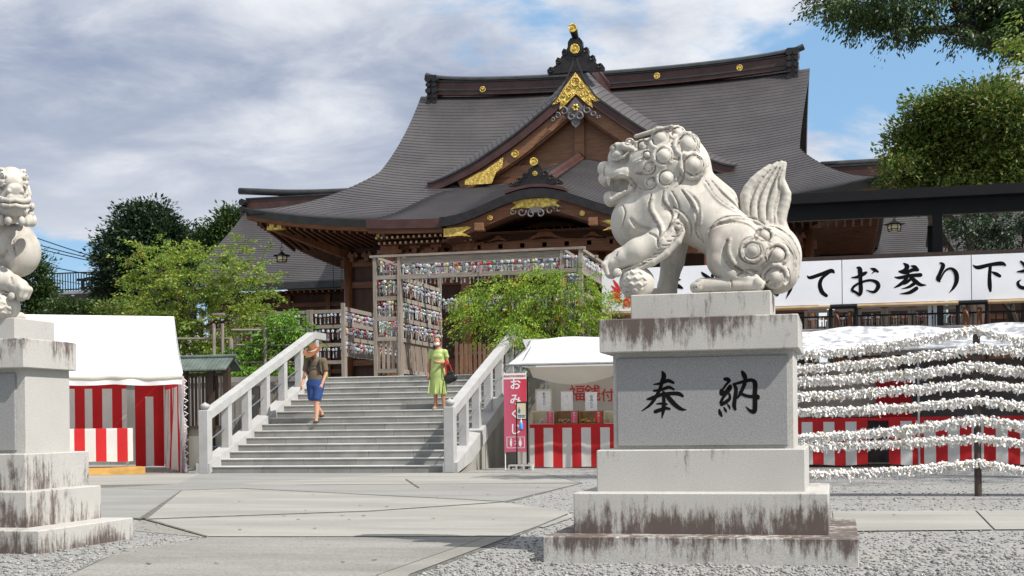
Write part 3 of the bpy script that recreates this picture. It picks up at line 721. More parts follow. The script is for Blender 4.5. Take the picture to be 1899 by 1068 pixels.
def make_lion_right(at):
    S = SDF((-0.80, -0.36, -0.02), (0.80, 0.36, 1.32), H_L)
    lion_body(S); lion_head(S, True)
    t = thing('guardian_lion_statue', 'large stone guardian lion with open mouth, one paw on a ball, on the inscribed pedestal', 'stone lion', at)
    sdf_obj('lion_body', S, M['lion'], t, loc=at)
def make_lion_left(at):
    t = thing('guardian_lion_statue', 'closed-mouthed stone guardian lion on the tall pedestal, cut by the left photo edge', 'stone lion', at)
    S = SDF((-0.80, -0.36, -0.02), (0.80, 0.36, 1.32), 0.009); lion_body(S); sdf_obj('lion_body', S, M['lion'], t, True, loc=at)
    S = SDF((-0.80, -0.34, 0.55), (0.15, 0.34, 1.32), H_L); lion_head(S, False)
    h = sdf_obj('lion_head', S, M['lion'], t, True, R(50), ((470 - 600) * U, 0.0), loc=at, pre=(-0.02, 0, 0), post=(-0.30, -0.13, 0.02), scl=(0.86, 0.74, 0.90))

def pedestal(xl, xr, yf, depth, z0, z1): return xl, xr, yf, yf + depth, z0, z1
Z0, Z1, Z2, Z3, Z4, Z5, Z6 = 0.0, 0.185, 0.467, 0.768, 1.445, 1.685, 1.885
# heights are checked against the photograph in this order: base, second, third, body, cap, plinth
def make_pedestal(label, blocks, side_panel):
    """blocks: (name, x0, x1, y0, y1, z0, z1, stain)"""
    b0 = blocks[0]; t = thing('stone_pedestal', label, 'pedestal', ((b0[1] + b0[2]) / 2, (b0[3] + b0[4]) / 2, 0))
    for n, x0, x1, y0, y1, z0, z1, st, am in blocks:
        m = stone('pedestal_' + n, (0.47, 0.455, 0.425), z0, z1, st, am)
        mb = MB()
        if n == 'base_slab':                         # two courses of stone with an open joint
            xm = x0 + (x1 - x0) * 0.52; ym = y0 + (y1 - y0) * 0.62
            mb.bbox(x0, x1, y0, ym - 0.002, z0 - 0.05, z1, 0.006); mb.bbox(x0, x1, ym + 0.002, y1, z0 - 0.05, z1, 0.006)
        else: mb.bbox(x0, x1, y0, y1, z0 - 0.012, z1, 0.007)
        mb.build(n, m, t)
    return t
# ================================================================== ground and paving
def sheet(name, poly, z, m, kind='structure', thick=0.0):
    mb = MB()
    if thick: mb.prism([(p[0], p[1], z) for p in poly], (0, 0, -thick), (0, 0, 0))
    else: mb.add([(p[0], p[1], z) for p in poly], [tuple(range(len(poly)))])
    o = mb.build(name, m); o['kind'] = kind; return o
sheet('gravel_ground', [(-400, -60), (400, -60), (400, 900), (-400, 900)], 0.0, M['gravel'])
def gp(*pts): return [tuple(PZ(x, y, 0.0)[:2]) for x, y in pts]
def fix(poly):
    a = sum(poly[i][0] * poly[(i + 1) % len(poly)][1] - poly[(i + 1) % len(poly)][0] * poly[i][1] for i in range(len(poly)))
    return poly if a > 0 else poly[::-1]
def shrink(poly, d):
    cx_ = sum(p[0] for p in poly) / len(poly); cy_ = sum(p[1] for p in poly) / len(poly); out = []
    for p in poly:
        v = Vector((p[0] - cx_, p[1] - cy_)); L = v.length; out.append((cx_ + v.x * (1 - d / L), cy_ + v.y * (1 - d / L)))
    return out
sheet('paving_bed', fix(gp((-200, 880), (1000, 876), (1082, 896), (936, 934), (1066, 951), (942, 1002), (756, 1074), (640, 1180), (-100, 1180), (190, 1036), (388, 998), (245, 962), (-200, 968))), 0.003, M['joint'])
pv = [('paving_slab', M['paving_light'], [(-60, 884), (372, 878), (330, 898), (-60, 902)]),
      ('paving_slab', M['paving_mid'], [(372, 878), (880, 877.5), (760, 878), (447, 897), (610, 901), (440, 906), (337, 909), (200, 905), (330, 898)]),
      ('paving_slab', M['paving_mid'], [(-60, 904), (200, 905), (336, 910), (258, 962), (-60, 966)]),
      ('paving_slab', M['paving_light'], [(760, 878), (1000, 877), (1076, 896), (465, 900), (447, 897)]),
      ('paving_slab', M['paving_mid'], [(478, 901), (1076, 897), (937, 930.5), (610, 914), (450, 906)]),
      ('paving_slab', M['paving_light'], [(338, 910.5), (443, 907), (610, 915), (930, 931.5), (690, 948), (274, 963)]),
      ('paving_slab', M['paving_light'], [(278, 965), (690, 950), (935, 933), (1060, 950.5), (1000, 976), (944, 996), (388, 996)]),
      ('paving_slab', M['paving_rough'], [(386, 998), (900, 998), (700, 1068), (640, 1170), (-90, 1170), (205, 1034)]),
      ('paving_border', M['paving_edge'], [(902, 998), (942, 998), (760, 1067), (660, 1170), (642, 1170), (702, 1068)]),
      ('paving_slab', M['paving_light'], [(1000, 978), (1062, 953), (1062, 961), (1008, 980)]),
      ('paving_strip', M['paving_light'], [(1545, 950), (1808, 948), (1842, 984), (1548, 987)]),
      ('paving_strip', M['paving_light'], [(1811, 948), (2200, 946), (2240, 982), (1846, 984)]),
      ('paving_edge_strip', M['paving_edge'], [(220, 1022), (385, 997.5), (250, 985), (262, 966), (272, 965), (386, 997), (200, 1034)])]
for si, (n, m, pts) in enumerate(pv):
    poly = fix(gp(*pts)); sheet(n, poly if n == 'paving_edge_strip' else shrink(poly, 0.0015), 0.0042 + 0.0006 * si if n != 'paving_edge_strip' else 0.0038, m)
crk = simple('open_joint', (0.15, 0.135, 0.11), 0.95, var=0.3, ns=10, bump=0.3)
for pts in ([(752, 890), (776, 906), (779, 905.5), (755, 889.5)], [(262, 963), (271, 963), (388, 997), (385, 998), (268, 965)], [(246, 962), (270, 963), (270, 964.5), (246, 963.5)]):
    sheet('paving_crack', fix(gp(*pts)), 0.0135, crk)
# loose leaves and twigs on the gravel
def leaf_star(r):
    V = [(0, 0, 0)]; 
    for k in range(10):
        a = k * math.pi / 5; q = r if k % 2 == 0 else r * 0.35; V.append((q * math.cos(a), q * math.sin(a), 0.12 * r * (k % 3)))
    return V, [(0, 1 + k, 1 + (k + 1) % 10) for k in range(10)]
fall_m = simple('fallen_leaf', (0.24, 0.12, 0.05), 0.8, var=0.25, ns=30, bump=0, objv=0.6)
for i in range(46):
    V, F = leaf_star(random.uniform(0.018, 0.034)); mb = MB()
    x, y = random.uniform(200, 1850), random.uniform(958, 1064) if i % 3 else random.uniform(900, 960)
    g = PZ(x, y, 0.0)
    if -2.05 < g.x < 0.2 and 8.9 < g.y < 11: g.x += 2.4
    if g.x < -5.9: g.x += 1.5
    a = random.uniform(0, 6); mb.add([(g.x + v[0] * math.cos(a) - v[1] * math.sin(a), g.y + v[0] * math.sin(a) + v[1] * math.cos(a), 0.014 + v[2]) for v in V], F)
    o = mb.build('fallen_leaf', fall_m); tag(o, 'small dry brown leaf lying on the ground', 'leaf', 'dry leaves scattered on the ground')
for cxp, cyp, w in ((350, 1036, 1), (1160, 1046, 0)):
    pass
sheet('stone_patch', fix(gp((235, 1040), (300, 1033), (335, 1036), (300, 1041), (240, 1045))), 0.006, M['paving_light'])
sheet('stone_patch', fix(gp((300, 1034), (330, 1031), (375, 1032), (340, 1036))), 0.009, M['paving_edge'])

# ================================================================== pedestals and lions
ZB = (0.0, 0.18, 0.465, 0.762, 1.474, 1.704, 1.89)
pr = [('base_slab', -1.99, 0.12, 9.03, 10.86, ZB[0], ZB[1], 'top', 1.0),
      ('second_tier', -1.827, -0.073, 9.3, 10.76, ZB[1], ZB[2], 'bottom', 1.35),
      ('third_tier', -1.694, -0.228, 9.5, 10.68, ZB[2], ZB[3], 'bottom', -0.45),
      ('body_block', -1.592, -0.304, 9.65, 10.50, ZB[3], ZB[4], 'none', 0),
      ('cap_block', -1.671, -0.263, 9.54, 10.56, ZB[4], ZB[5], 'top', 0.8),
      ('plinth', -1.467, -0.459, 9.72, 10.40, ZB[5], ZB[6], 'bottom', -0.3)]
ped = make_pedestal('pale granite pedestal carved with large black characters, in the right foreground', pr, True)
panel_m = simple('inscribed_granite', (0.285, 0.285, 0.283), 0.7, var=0.20, ns=120, bump=0.3, bs=220)
mb = MB(); mb.bbox(-1.560, -0.345, 9.626, 9.66, 0.785, 1.425, 0.006); pan = mb.build('inscribed_panel', panel_m, ped)
# the two carved characters, traced as brush strokes in photo pixels x7.3 from (1180,670)
ho = [[(352, 135, 20), (372, 175, 62), (375, 220, 66), (352, 270, 55), (330, 360, 50), (270, 480, 50), (190, 590, 40), (80, 672, 14)],
      [(238, 312, 16), (330, 300, 42), (430, 262, 52), (505, 290, 38)],
      [(243, 398, 30), (340, 385, 40), (440, 352, 46), (512, 380, 28)],
      [(150, 512, 22), (210, 500, 50), (330, 455, 50), (480, 435, 52), (580, 440, 56), (632, 470, 36)],
      [(370, 420, 40), (430, 480, 62), (520, 580, 64), (610, 645, 46), (682, 655, 10)],
      [(280, 575, 16), (340, 572, 32), (415, 580, 30)],
      [(262, 680, 50), (320, 660, 52), (400, 635, 44), (455, 645, 30)],
      [(372, 470, 40), (378, 560, 50), (370, 660, 52), (352, 770, 10)]]
na = [[(1205, 240, 50), (1240, 245, 60), (1265, 265, 40), (1225, 310, 34), (1160, 400, 30)],
      [(1160, 400, 62), (1160, 445, 52), (1220, 400, 40), (1275, 330, 40), (1270, 380, 46), (1180, 490, 40), (1150, 560, 46)],
      [(1265, 440, 30), (1270, 500, 42), (1225, 545, 52), (1160, 585, 48)],
      [(1128, 655, 26), (1140, 700, 50), (1160, 740, 30)], [(1190, 622, 16), (1212, 660, 36), (1225, 688, 16)], [(1235, 575, 12), (1262, 612, 30), (1272, 645, 16)],
      [(1325, 310, 36), (1355, 380, 52), (1340, 500, 52), (1330, 600, 56), (1345, 650, 36)],
      [(1320, 310, 30), (1400, 290, 40), (1500, 262, 48), (1570, 255, 50), (1612, 300, 66), (1610, 450, 62), (1612, 600, 66), (1600, 680, 62), (1540, 665, 40), (1490, 612, 10)],
      [(1440, 145, 44), (1465, 190, 66), (1480, 240, 56), (1465, 320, 52), (1410, 440, 46), (1370, 500, 20)],
      [(1400, 410, 20), (1450, 450, 42), (1540, 475, 44), (1640, 475, 60), (1655, 500, 40)]]
def ink(px, py, lift): 
    p = P(1180 + px / 7.304, 670 + py / 7.304, 9.6252 - lift); return p
for nm, st in (('carved_character', ho), ('carved_character', na)):
    mb = MB(); brush(mb, st, ink); mb.build(nm, M['ink'], pan)
CL = -7.13
pl = [(n, CL - (x1 - x0) / 2, CL + (x1 - x0) / 2 + (0.1 if n == 'base_slab' else 0), y0 + 0.1, y0 + 0.1 + (1.42, 1.1, 0.95, 0.65, 0.78, 0.58)[i], z0, z1, s, a) for i, (n, x0, x1, y0, y1, z0, z1, s, a) in enumerate(pr)]
pl[3] = pl[3][:7] + ('none', 0); pl[1] = pl[1][:8] + (0.9,); pl[0] = pl[0][:7] + ('bottom', 1.0); pl[2] = pl[2][:8] + (0.6,)
pedl = make_pedestal('tall stained granite pedestal of stacked blocks at the left edge of the photo', pl, False)
mb = MB(); mb.bbox(CL - 0.6, CL + 0.56, 9.726, 9.76, 0.785, 1.425, 0.006); mb.build('front_panel', panel_m, pedl)
make_lion_right(Vector((-0.985, 10.03, 1.888)))
make_lion_left(Vector((-7.22, 10.05, 1.888)))

# loose stones lying on the gravel, real relief near the camera
def inpoly(x, y, P_):
    c = False; j = len(P_) - 1
    for i in range(len(P_)):
        if (P_[i][1] > y) != (P_[j][1] > y) and x < (P_[j][0] - P_[i][0]) * (y - P_[i][1]) / (P_[j][1] - P_[i][1]) + P_[i][0]: c = not c
        j = i
    return c
bed = gp((-200, 880), (1000, 876), (1082, 896), (936, 934), (1066, 951), (942, 1002), (756, 1074), (640, 1180), (-100, 1180), (190, 1036), (388, 998), (245, 962), (-200, 968))
strips = [gp((1545, 950), (2200, 946), (2240, 982), (1548, 987))]
rs = np.random.RandomState(3); V = []; F = []; n = 0
OCT = np.array([(1, 0, 0), (-1, 0, 0), (0, 1, 0), (0, -1, 0), (0, 0, 1), (0, 0, -1)], float); OF = [(0, 2, 4), (2, 1, 4), (1, 3, 4), (3, 0, 4), (2, 0, 5), (1, 2, 5), (3, 1, 5), (0, 3, 5)]
while n < 9000:
    px, py = rs.uniform(-20, 1920), 1075 - 200 * rs.rand() ** 1.3; q = PZ(px, py, 0.0)
    if q.y > 26 or inpoly(q.x, q.y, bed) or inpoly(q.x, q.y, strips[0]) or (-1.98 < q.x < 0.11 and 9.04 < q.y < 10.85) or q.x < -5.95 and q.y > 9.15 and q.y < 10.7: continue
    r = rs.uniform(0.006, 0.016) * (1 if rs.rand() < 0.95 else 1.7); v = OCT * (r * rs.uniform(0.7, 1.4), r * rs.uniform(0.7, 1.4), r * rs.uniform(0.4, 0.8)); a = rs.uniform(0, 3.14); c, s_ = math.cos(a), math.sin(a)
    v = np.stack([c * v[:, 0] - s_ * v[:, 1] + q.x, s_ * v[:, 0] + c * v[:, 1] + q.y, v[:, 2] + r * 0.3 + rs.normal(0, 0.0005, 6)], 1); k = len(V) * 6; V.append(v); F += [(a_ + k, b_ + k, c_ + k) for a_, b_, c_ in OF]; n += 1
peb = NT('loose_pebble'); peb.col(peb.mix(peb.island(), (0.12, 0.12, 0.118), (0.33, 0.325, 0.31))); peb.rough(0.85)
o = link('loose_gravel', mesh_np('loose_gravel', np.concatenate(V), np.array(F), peb.m)); tag(o, 'loose grey pebbles lying on the gravel in the foreground', 'gravel', None, 'stuff')
# ================================================================== terrace, retaining walls, stairs
ZT = 2.13; YS = 25.15; RISE, TREAD, NST = ZT / 15, 0.41, 15
XL, XR = -12.45, -7.50; YT = YS + (NST - 1) * TREAD
mb = MB(); mb.box(-90, XL - 0.3, YT + 0.42, 160, -0.2, ZT); mb.box(XL - 0.3, XR + 0.3, YT + 0.40, 160, -0.2, ZT - 0.004); mb.box(XR + 0.3, 70, YT + 0.42, 160, -0.2, ZT)
struct(mb.build('terrace_ground', M['terrace']))
for (x0, x1, lab) in ((-60, XL - 0.32, 'low grey concrete retaining wall left of the stone stairs'), (XR + 0.32, 12, 'grey concrete retaining wall right of the stone stairs, behind the white stall')):
    t = thing('retaining_wall', lab, 'wall', ((x0 + x1) / 2, YT + 0.3, 0))
    n = max(1, int((x1 - x0) / 1.8)); w = (x1 - x0) / n; mb0 = None
    for i in range(n):
        if x0 + i * w < -26: continue
        mb = MB(); mb.box(x0 + i * w + 0.008, x0 + (i + 1) * w - 0.008, YT + 0.16, YT + 0.42, -0.1, ZT - 0.08); mb.build('wall_panel', M['concrete_wall'], t)
    mb = MB(); mb.box(x0, x1, YT + 0.12, YT + 0.46, ZT - 0.08, ZT + 0.06); mb.build('coping', M['concrete_wall'], t)
st = thing('stone_staircase', 'wide grey granite staircase of fifteen steps climbing to the shrine terrace', 'staircase', ((XL + XR) / 2, YS, 0))
cache = {}
for i in range(NST):
    n = 4 if i % 2 else 5; cuts = [0] + [(k + (0.5 if i % 2 else 0.0) + 0.12 * math.sin(i * 2.3 + k)) / n for k in range(1 if not i % 2 else 0, n)] + [1]
    y0 = YS + i * TREAD; z0 = i * RISE
    for a, b in zip(cuts[:-1], cuts[1:]):
        xa, xb = XL + (XR - XL) * a, XL + (XR - XL) * b
        if xb - xa < 0.05: continue
        mb = MB(); mb.box(xa + 0.003, xb - 0.003, y0 + 0.014, y0 + TREAD + 0.03, z0 - 0.02, z0 + RISE - 0.024)
        mb.cur = 1; mb.bbox(xa + 0.003, xb - 0.003, y0, y0 + TREAD + 0.012, z0 + RISE - 0.024, z0 + RISE, 0.004)
        mb.build('step_stone', [M['step'], M['step_nose']], st)
SL = RISE / TREAD
def stringer(x0, x1, name):
    t = st; ya, yb = YS - 0.12, YT + 0.42
    def zt(y): return 0.20 + max(0, y - YS) * SL
    mb = MB(); n = 6                                  # cut stones laid end to end up the slope
    for k in range(n):
        a = ya + (yb - ya) * k / n + (0.004 if k else 0); b = ya + (yb - ya) * (k + 1) / n
        pl_ = [(x0, a, max(0, zt(a) - 0.34)), (x0, b, max(0, zt(b) - 0.34)), (x0, b, zt(b)), (x0, a, zt(a))]
        m2 = MB(); m2.prism(pl_, (0, 0, 0), (x1 - x0, 0, 0)); m2.build('stringer_stone', M['granite_white'], t)
    pl_ = [(x0 + 0.03, YS, -0.05), (x0 + 0.03, yb, -0.05), (x0 + 0.03, yb, zt(yb) - 0.343), (x0 + 0.03, YS + 0.6, zt(YS + 0.6) - 0.343), (x0 + 0.03, YS + 0.35, 0.0)]
    mb.prism(pl_, (0, 0, 0), (x1 - x0 - 0.06, 0, 0)); mb.build('side_wall', M['concrete_wall'], t)
stringer(XL - 0.30, XL, 'left'); stringer(XR, XR + 0.30, 'right')
def railing(xc, lab):
    t = thing('stair_railing', lab, 'railing', (xc, YS, 0)); y0 = YS - 0.02
    mb = MB(); mb.bbox(xc - 0.105, xc + 0.105, y0 - 0.105, y0 + 0.105, 0.0, 1.29, 0.012); nw = mb.build('newel_post', M['granite_white'], t)
    mb = MB(); mb.lathe((xc, y0, 1.29), [(0.055, 0), (0.05, 0.02), (0.075, 0.035), (0.10, 0.075), (0.085, 0.12), (0.03, 0.145), (0.008, 0.165)], 16); mb.build('onion_finial', M['granite_white'], nw, True)
    yb = YT - 0.02; zb = 1.17; zt_ = zb + (yb - y0) * SL
    mb = MB(); mb.beam((xc, y0 - 0.02, zb - 0.006), (xc, yb, zt_), 0.20, 0.165); mb.build('handrail', M['granite_white'], t)
    mb = MB(); mb.beam((xc, yb - 0.05, zt_ + 0.01), (xc, yb + 0.95, zt_ + 0.01), 0.202, 0.165); mb.build('handrail_end', M['granite_white'], t)
    n = 6
    for k in range(1, n + 1):
        y = y0 + (yb + 0.20 - y0) * k / n; zf = 0.18 + (y - YS) * SL; zc = zb + (min(y, yb) - y0) * SL - 0.06
        mb = MB(); mb.bbox(xc - 0.085, xc + 0.085, y - 0.085, y + 0.085, zf - 0.03, zc, 0.008); mb.build('post', M['granite_white'], t)
    for k in range(n):
        ya = y0 + (yb + 0.20 - y0) * k / n; yb_ = y0 + (yb + 0.20 - y0) * (k + 1) / n; zz = 0.62 + (ya - YS) * SL
        mb = MB(); mb.tube([(xc, ya, zz), (xc, yb_, zz + (yb_ - ya) * SL)], 0.014, 8); mb.build('steel_rod', M['steel'], t)
railing(XL - 0.13, 'white granite railing with onion finial, left side of the stone stairs')
railing(XR + 0.13, 'white granite railing with onion finial, right side of the stone stairs')

# ================================================================== wind chime frames
YF = 31.45
def zof(py, px=700, Y=YF): return P(px, py, Y).z
def xof(px, Y=YF, py=600): return P(px, py, Y).x
chime_mats = []
def glassm(name, c, tr=0.0):
    t = NT(name); t.col(c); t.rough(0.06); t.b.inputs['Specular IOR Level'].default_value = 0.9
    t.b.inputs['Coat Weight'].default_value = 0.6; t.b.inputs['Coat Roughness'].default_value = 0.03
    t.b.inputs['Transmission Weight'].default_value = tr; t.b.inputs['IOR'].default_value = 1.3; return t.m
GC = [('clear', (0.72, 0.74, 0.76)), ('clear', (0.60, 0.66, 0.70)), ('red', (0.50, 0.03, 0.04)), ('yellow', (0.60, 0.48, 0.14)), ('green', (0.20, 0.40, 0.26)), ('blue', (0.26, 0.36, 0.52)), ('pink', (0.58, 0.32, 0.40)), ('violet', (0.36, 0.28, 0.44))]
strip_m = [simple('strip_%d' % i, c, 0.7, var=0.08, bump=0) for i, c in enumerate([(0.42, 0.40, 0.37), (0.36, 0.37, 0.40), (0.40, 0.20, 0.20), (0.40, 0.36, 0.24), (0.28, 0.34, 0.30), (0.34, 0.16, 0.16), (0.22, 0.24, 0.32), (0.30, 0.25, 0.22)])]
CH = []
for i, (n, c) in enumerate(GC):
    gm = glassm('chime_glass_' + n, c, 0.55 if n == 'clear' else 0.35)
    mb = MB(); mb.lathe((0, 0, 0), [(0.012, 0.042), (0.03, 0.034), (0.042, 0.012), (0.042, -0.01), (0.032, -0.032), (0.026, -0.036)], 9)
    mb.cur = 1; mb.add([(-0.016, 0, -0.07), (0.016, 0, -0.07), (0.018, 0.004, -0.24), (-0.015, -0.003, -0.24)], [(0, 1, 2, 3)])
    mb.cur = 1; mb.box(-0.0015, 0.0015, -0.0015, 0.0015, -0.24, -0.03); mb.box(-0.0012, 0.0012, -0.0012, 0.0012, 0.04, 0.10)
    CH.append((n, mesh_np('wind_chime_' + n, mb.v, mb.f, [gm, strip_m[i]], mb.mi, False)))
    for p_ in CH[-1][1].polygons: p_.use_smooth = (p_.material_index == 0)
chimes = []                                        # (x, y, z, region label)
rown = {}
def hang(a, b, z, n, lab, layers=2, jz=0.05, jy=0.06):
    r = rown.setdefault(lab, []); r.append(z); lab = '%s row %s' % (('top', 'second', 'third', 'bottom')[min(3, len(r) - 1)], lab)
    a, b = Vector(a), Vector(b)
    for L in range(layers):
        for i in range(n):
            t = (i + 0.5 + random.uniform(-0.25, 0.25)) / n; p = a.lerp(b, t)
            chimes.append((p.x + random.uniform(-0.02, 0.02), p.y + 0.05 * L + random.uniform(-jy, jy), z - 0.10 * L - random.uniform(0, jz) - 0.10, lab))
def frame(t, x0, x1, y0, y1, zs, top, post=0.085, slat=True, posts=True, axis='x', m=None, slat_m=None):
    """one rack bay running from (x0,y0) to (x1,y1); zs = rail heights"""
    m = m or M['wood_grey']; a, b = Vector((x0, y0, 0)), Vector((x1, y1, 0)); d = (b - a).normalized()
    if posts:
        for p in (a, b):
            mb = MB(); mb.box(p.x - post / 2, p.x + post / 2, p.y - post / 2, p.y + post / 2, ZT, top); mb.build('post', m, t)
    for z in zs:
        mb = MB(); q = d * (post / 2 + 0.002); mb.beam(a + q + Vector((0, 0, z)), b - q + Vector((0, 0, z)), 0.045, 0.10); mb.build('rail', M['wood_grey_h'], t)
    if slat:
        L = (b - a).length; n = int(L / 0.115); zt_ = min(zs, key=lambda q: abs(q - 3.05)) - 0.05
        for i in range(n):
            c = a + d * (L * (i + 0.5) / n) + Vector((-d.y, d.x, 0)) * 0.03
            mb = MB(); mb.beam((c.x, c.y, ZT + 0.06), (c.x, c.y, zt_), 0.075, 0.02, up=(-d.y, d.x, 0) if abs(d.x) > 0.5 else (d.y, -d.x, 0)); mb.build('slat', slat_m or M['wood_slat'], t)
zs = [zof(515), zof(554), zof(592), zof(629), zof(688)]; ztop = zof(478)
XA0, XA1, XA2, XA3 = xof(697), xof(742), xof(1043, YF, 500), xof(1077, YF, 500)
YB = PXX(817, 640, XA1).y
fr = thing('wind_chime_rack', 'tall weathered timber rack of glass wind chimes at the top of the stairs', 'chime frame', ((XA0 + XA3) / 2, YF, ZT))
frame(fr, XA0, XA1, YF, YF, zs, ztop); frame(fr, XA2, XA3, YF, YF, zs, ztop)
frame(fr, XA1, XA1, YF + 0.1, YB, [z - 0.02 for z in zs], ztop); frame(fr, XA2, XA2, YF + 0.1, YB, [z - 0.02 for z in zs], ztop, slat=True)
frame(fr, XA0, XA0, YF + 0.1, YB, [zs[3] - 0.03], ztop, slat=False); frame(fr, XA3, XA3, YF + 0.1, YB, [z - 0.03 for z in zs[:4]], ztop, slat=False)
for y in (YF, (YF + YB) / 2, YB):
    mb = MB(); mb.box(XA0 - 0.12, XA3 + 0.12, y - 0.07, y + 0.07, ztop, ztop + 0.055); mb.build('top_beam', M['wood_grey_h'], fr)
mb = MB(); mb.box(XA1 + 0.05, XA2 - 0.05, YF - 0.02, YF + 0.02, ztop - 0.16, ztop - 0.02); mb.build('lintel_board', M['wood_grey_h'], fr)
mb = MB(); mb.box(XA1 + 0.05, XA2 - 0.05, YF - 0.03, YF + 0.03, zs[0] - 0.06, zs[0] + 0.05); mb.build('lower_lintel', M['wood_grey_h'], fr)
for x in (XA0, XA1, XA2, XA3):
    mb = MB(); mb.box(x - 0.05, x + 0.05, YF + 0.08, YB - 0.08, ztop - 0.03, ztop + 0.04); mb.build('side_beam', M['wood_grey'], fr)
for k in range(1, 6):
    y = YF + (YB - YF) * k / 6; mb = MB(); mb.box(XA1, XA2, y - 0.02, y + 0.02, ztop - 0.06, ztop - 0.01); mb.build('crossbar', M['wood_grey_h'], fr)
L1 = 'in the narrow left bay of the tall rack'; L2 = 'along the left inner side of the tall rack'; L3 = 'over the opening of the tall rack'; L4 = 'on the right side of the tall rack'
for z in [ztop - 0.02] + zs[:3]: hang((XA0 + 0.08, YF + 0.0, 0), (XA1 - 0.08, YF, 0), z, 8, L1, 3)
hang((XA1 + 0.08, YF, 0), (XA2 - 0.08, YF, 0), ztop - 0.12, 46, L3, 2); hang((XA1 + 0.08, YF + 0.3, 0), (XA2 - 0.08, YF + 0.3, 0), ztop - 0.30, 40, L3, 1)
for z in zs[:3]: hang((XA1 + 0.02, YF + 0.1, 0), (XA1 + 0.02, YB, 0), z - 0.02, 24, L2, 2, jy=0.02)
hang((XA1 + 0.1, YB, 0), (XA2 - 0.08, YB, 0), ztop - 0.65, 46, L3, 2)
for z in [ztop - 0.05] + zs[:2]: hang((XA2 + 0.05, YF, 0), (XA3 - 0.05, YF, 0), z, 6, L4, 2)
hang((XA3 + 0.02, YF + 0.1, 0), (XA3 + 0.02, YB, 0), ztop - 0.08, 26, L4, 2, jy=0.02)
# second frame: a lower rack whose end stands left of the tall one, and the long rack behind
XB = xof(637); ztb = zof(562, 637)
fb = thing('wind_chime_rack', 'lower weathered chime rack running back beside the tall frame', 'chime frame', (XB, YF, ZT))
zb_ = [zof(y, 637) for y in (572, 600, 627, 657)]
frame(fb, XB, XB + 0.0001, YF, YF + 4.5, zb_, ztb, slat=False)
L5 = 'on the lower rack left of the tall rack'
for z in zb_[:3]: hang((XB, YF + 0.1, 0), (XB, YF + 4.4, 0), z, 28, L5, 2, jy=0.02)
fc = thing('wind_chime_rack', 'long dark timber chime rack in the shade behind the shrubs', 'chime frame', (-16, 36.2, ZT))
for k in range(4):
    xa, xb = xof(640 - k * 68 - 68, 36.2) + 0.10, xof(640 - k * 68, 36.2)
    frame(fc, xa, xb, 36.2, 36.2, [zof(y, 600, 36.2) for y in (578, 606, 640, 672)], zof(574, 600, 36.2), slat=False, m=M['wood_grey'])
    for y in (578, 606, 640): hang((xa + 0.06, 36.2, 0), (xb - 0.06, 36.2, 0), zof(y, 600, 36.2), 7, 'on the long shaded rack behind the shrubs', 1)
# racks seen far right below the banner
fd = thing('wind_chime_rack', 'long timber chime rack behind the black railing, under the white banner', 'chime frame', (3.4, 35.0, ZT))
for k in range(6):
    xa, xb = xof(1495 + k * 50, 35.0, 590), xof(1495 + k * 50 + 50, 35.0, 590) - 0.10
    frame(fd, xa, xb, 35.0, 35.0, [zof(577 - k * 1.0, 1500 + k * 40, 35.0), zof(607, 1600, 35.0)], zof(573, 1600, 35.0), slat=False)
    hang((xa + 0.05, 35.0, 0), (xb - 0.05, 35.0, 0), zof(578, 1600, 35.0), 6, 'under the white banner, behind the black railing', 1)
order = sorted(range(len(chimes)), key=lambda i: (not chimes[i][3].endswith(L1), not chimes[i][3].endswith(L2), not chimes[i][3].endswith(L5), not chimes[i][3].endswith(L4), i % 3, chimes[i][1]))
seen = {}
rest = {k: MB() for k in range(len(CH))}
for q, i in enumerate(order):
    x, y, z, lab = chimes[i]; k = random.choice([0, 0, 0, 1, 1, 1, 0, 1, 2, 2, 3, 4, 5, 6, 7]) if 'shaded' not in lab else random.choice([0, 1, 1, 5])
    if q < 290:
        o = link('wind_chime', CH[k][1], None, (x, y, z)); o.rotation_euler = (0, 0, random.uniform(-0.6, 0.6))
        s = random.uniform(0.7, 1.0); o.scale = (s, s, s)
        tag(o, '%s glass wind chime, %s' % (CH[k][0], lab), 'wind chime', '%s wind chimes, %s' % (CH[k][0], lab))
    else:
        me = CH[k][1]; b = rest[k]; vs = [(v.co.x + x, v.co.y + y, v.co.z + z) for v in me.vertices]; n0 = len(b.v); b.v += vs
        for p_ in me.polygons: b.f.append(tuple(v + n0 for v in p_.vertices)); b.mi.append(p_.material_index)
V = []; F = []; mi = []; mats = []
for k, b in rest.items():
    n0 = len(V); V += b.v; F += [tuple(i + n0 for i in f) for f in b.f]; mi += [m_ + 2 * k for m_ in b.mi]; mats += [CH[k][1].materials[0], CH[k][1].materials[1]]
o = link('wind_chimes', mesh_np('wind_chimes', V, F, mats, mi)); tag(o, 'dense rows of small coloured glass wind chimes hanging from the timber racks', 'wind chimes', None, 'stuff')
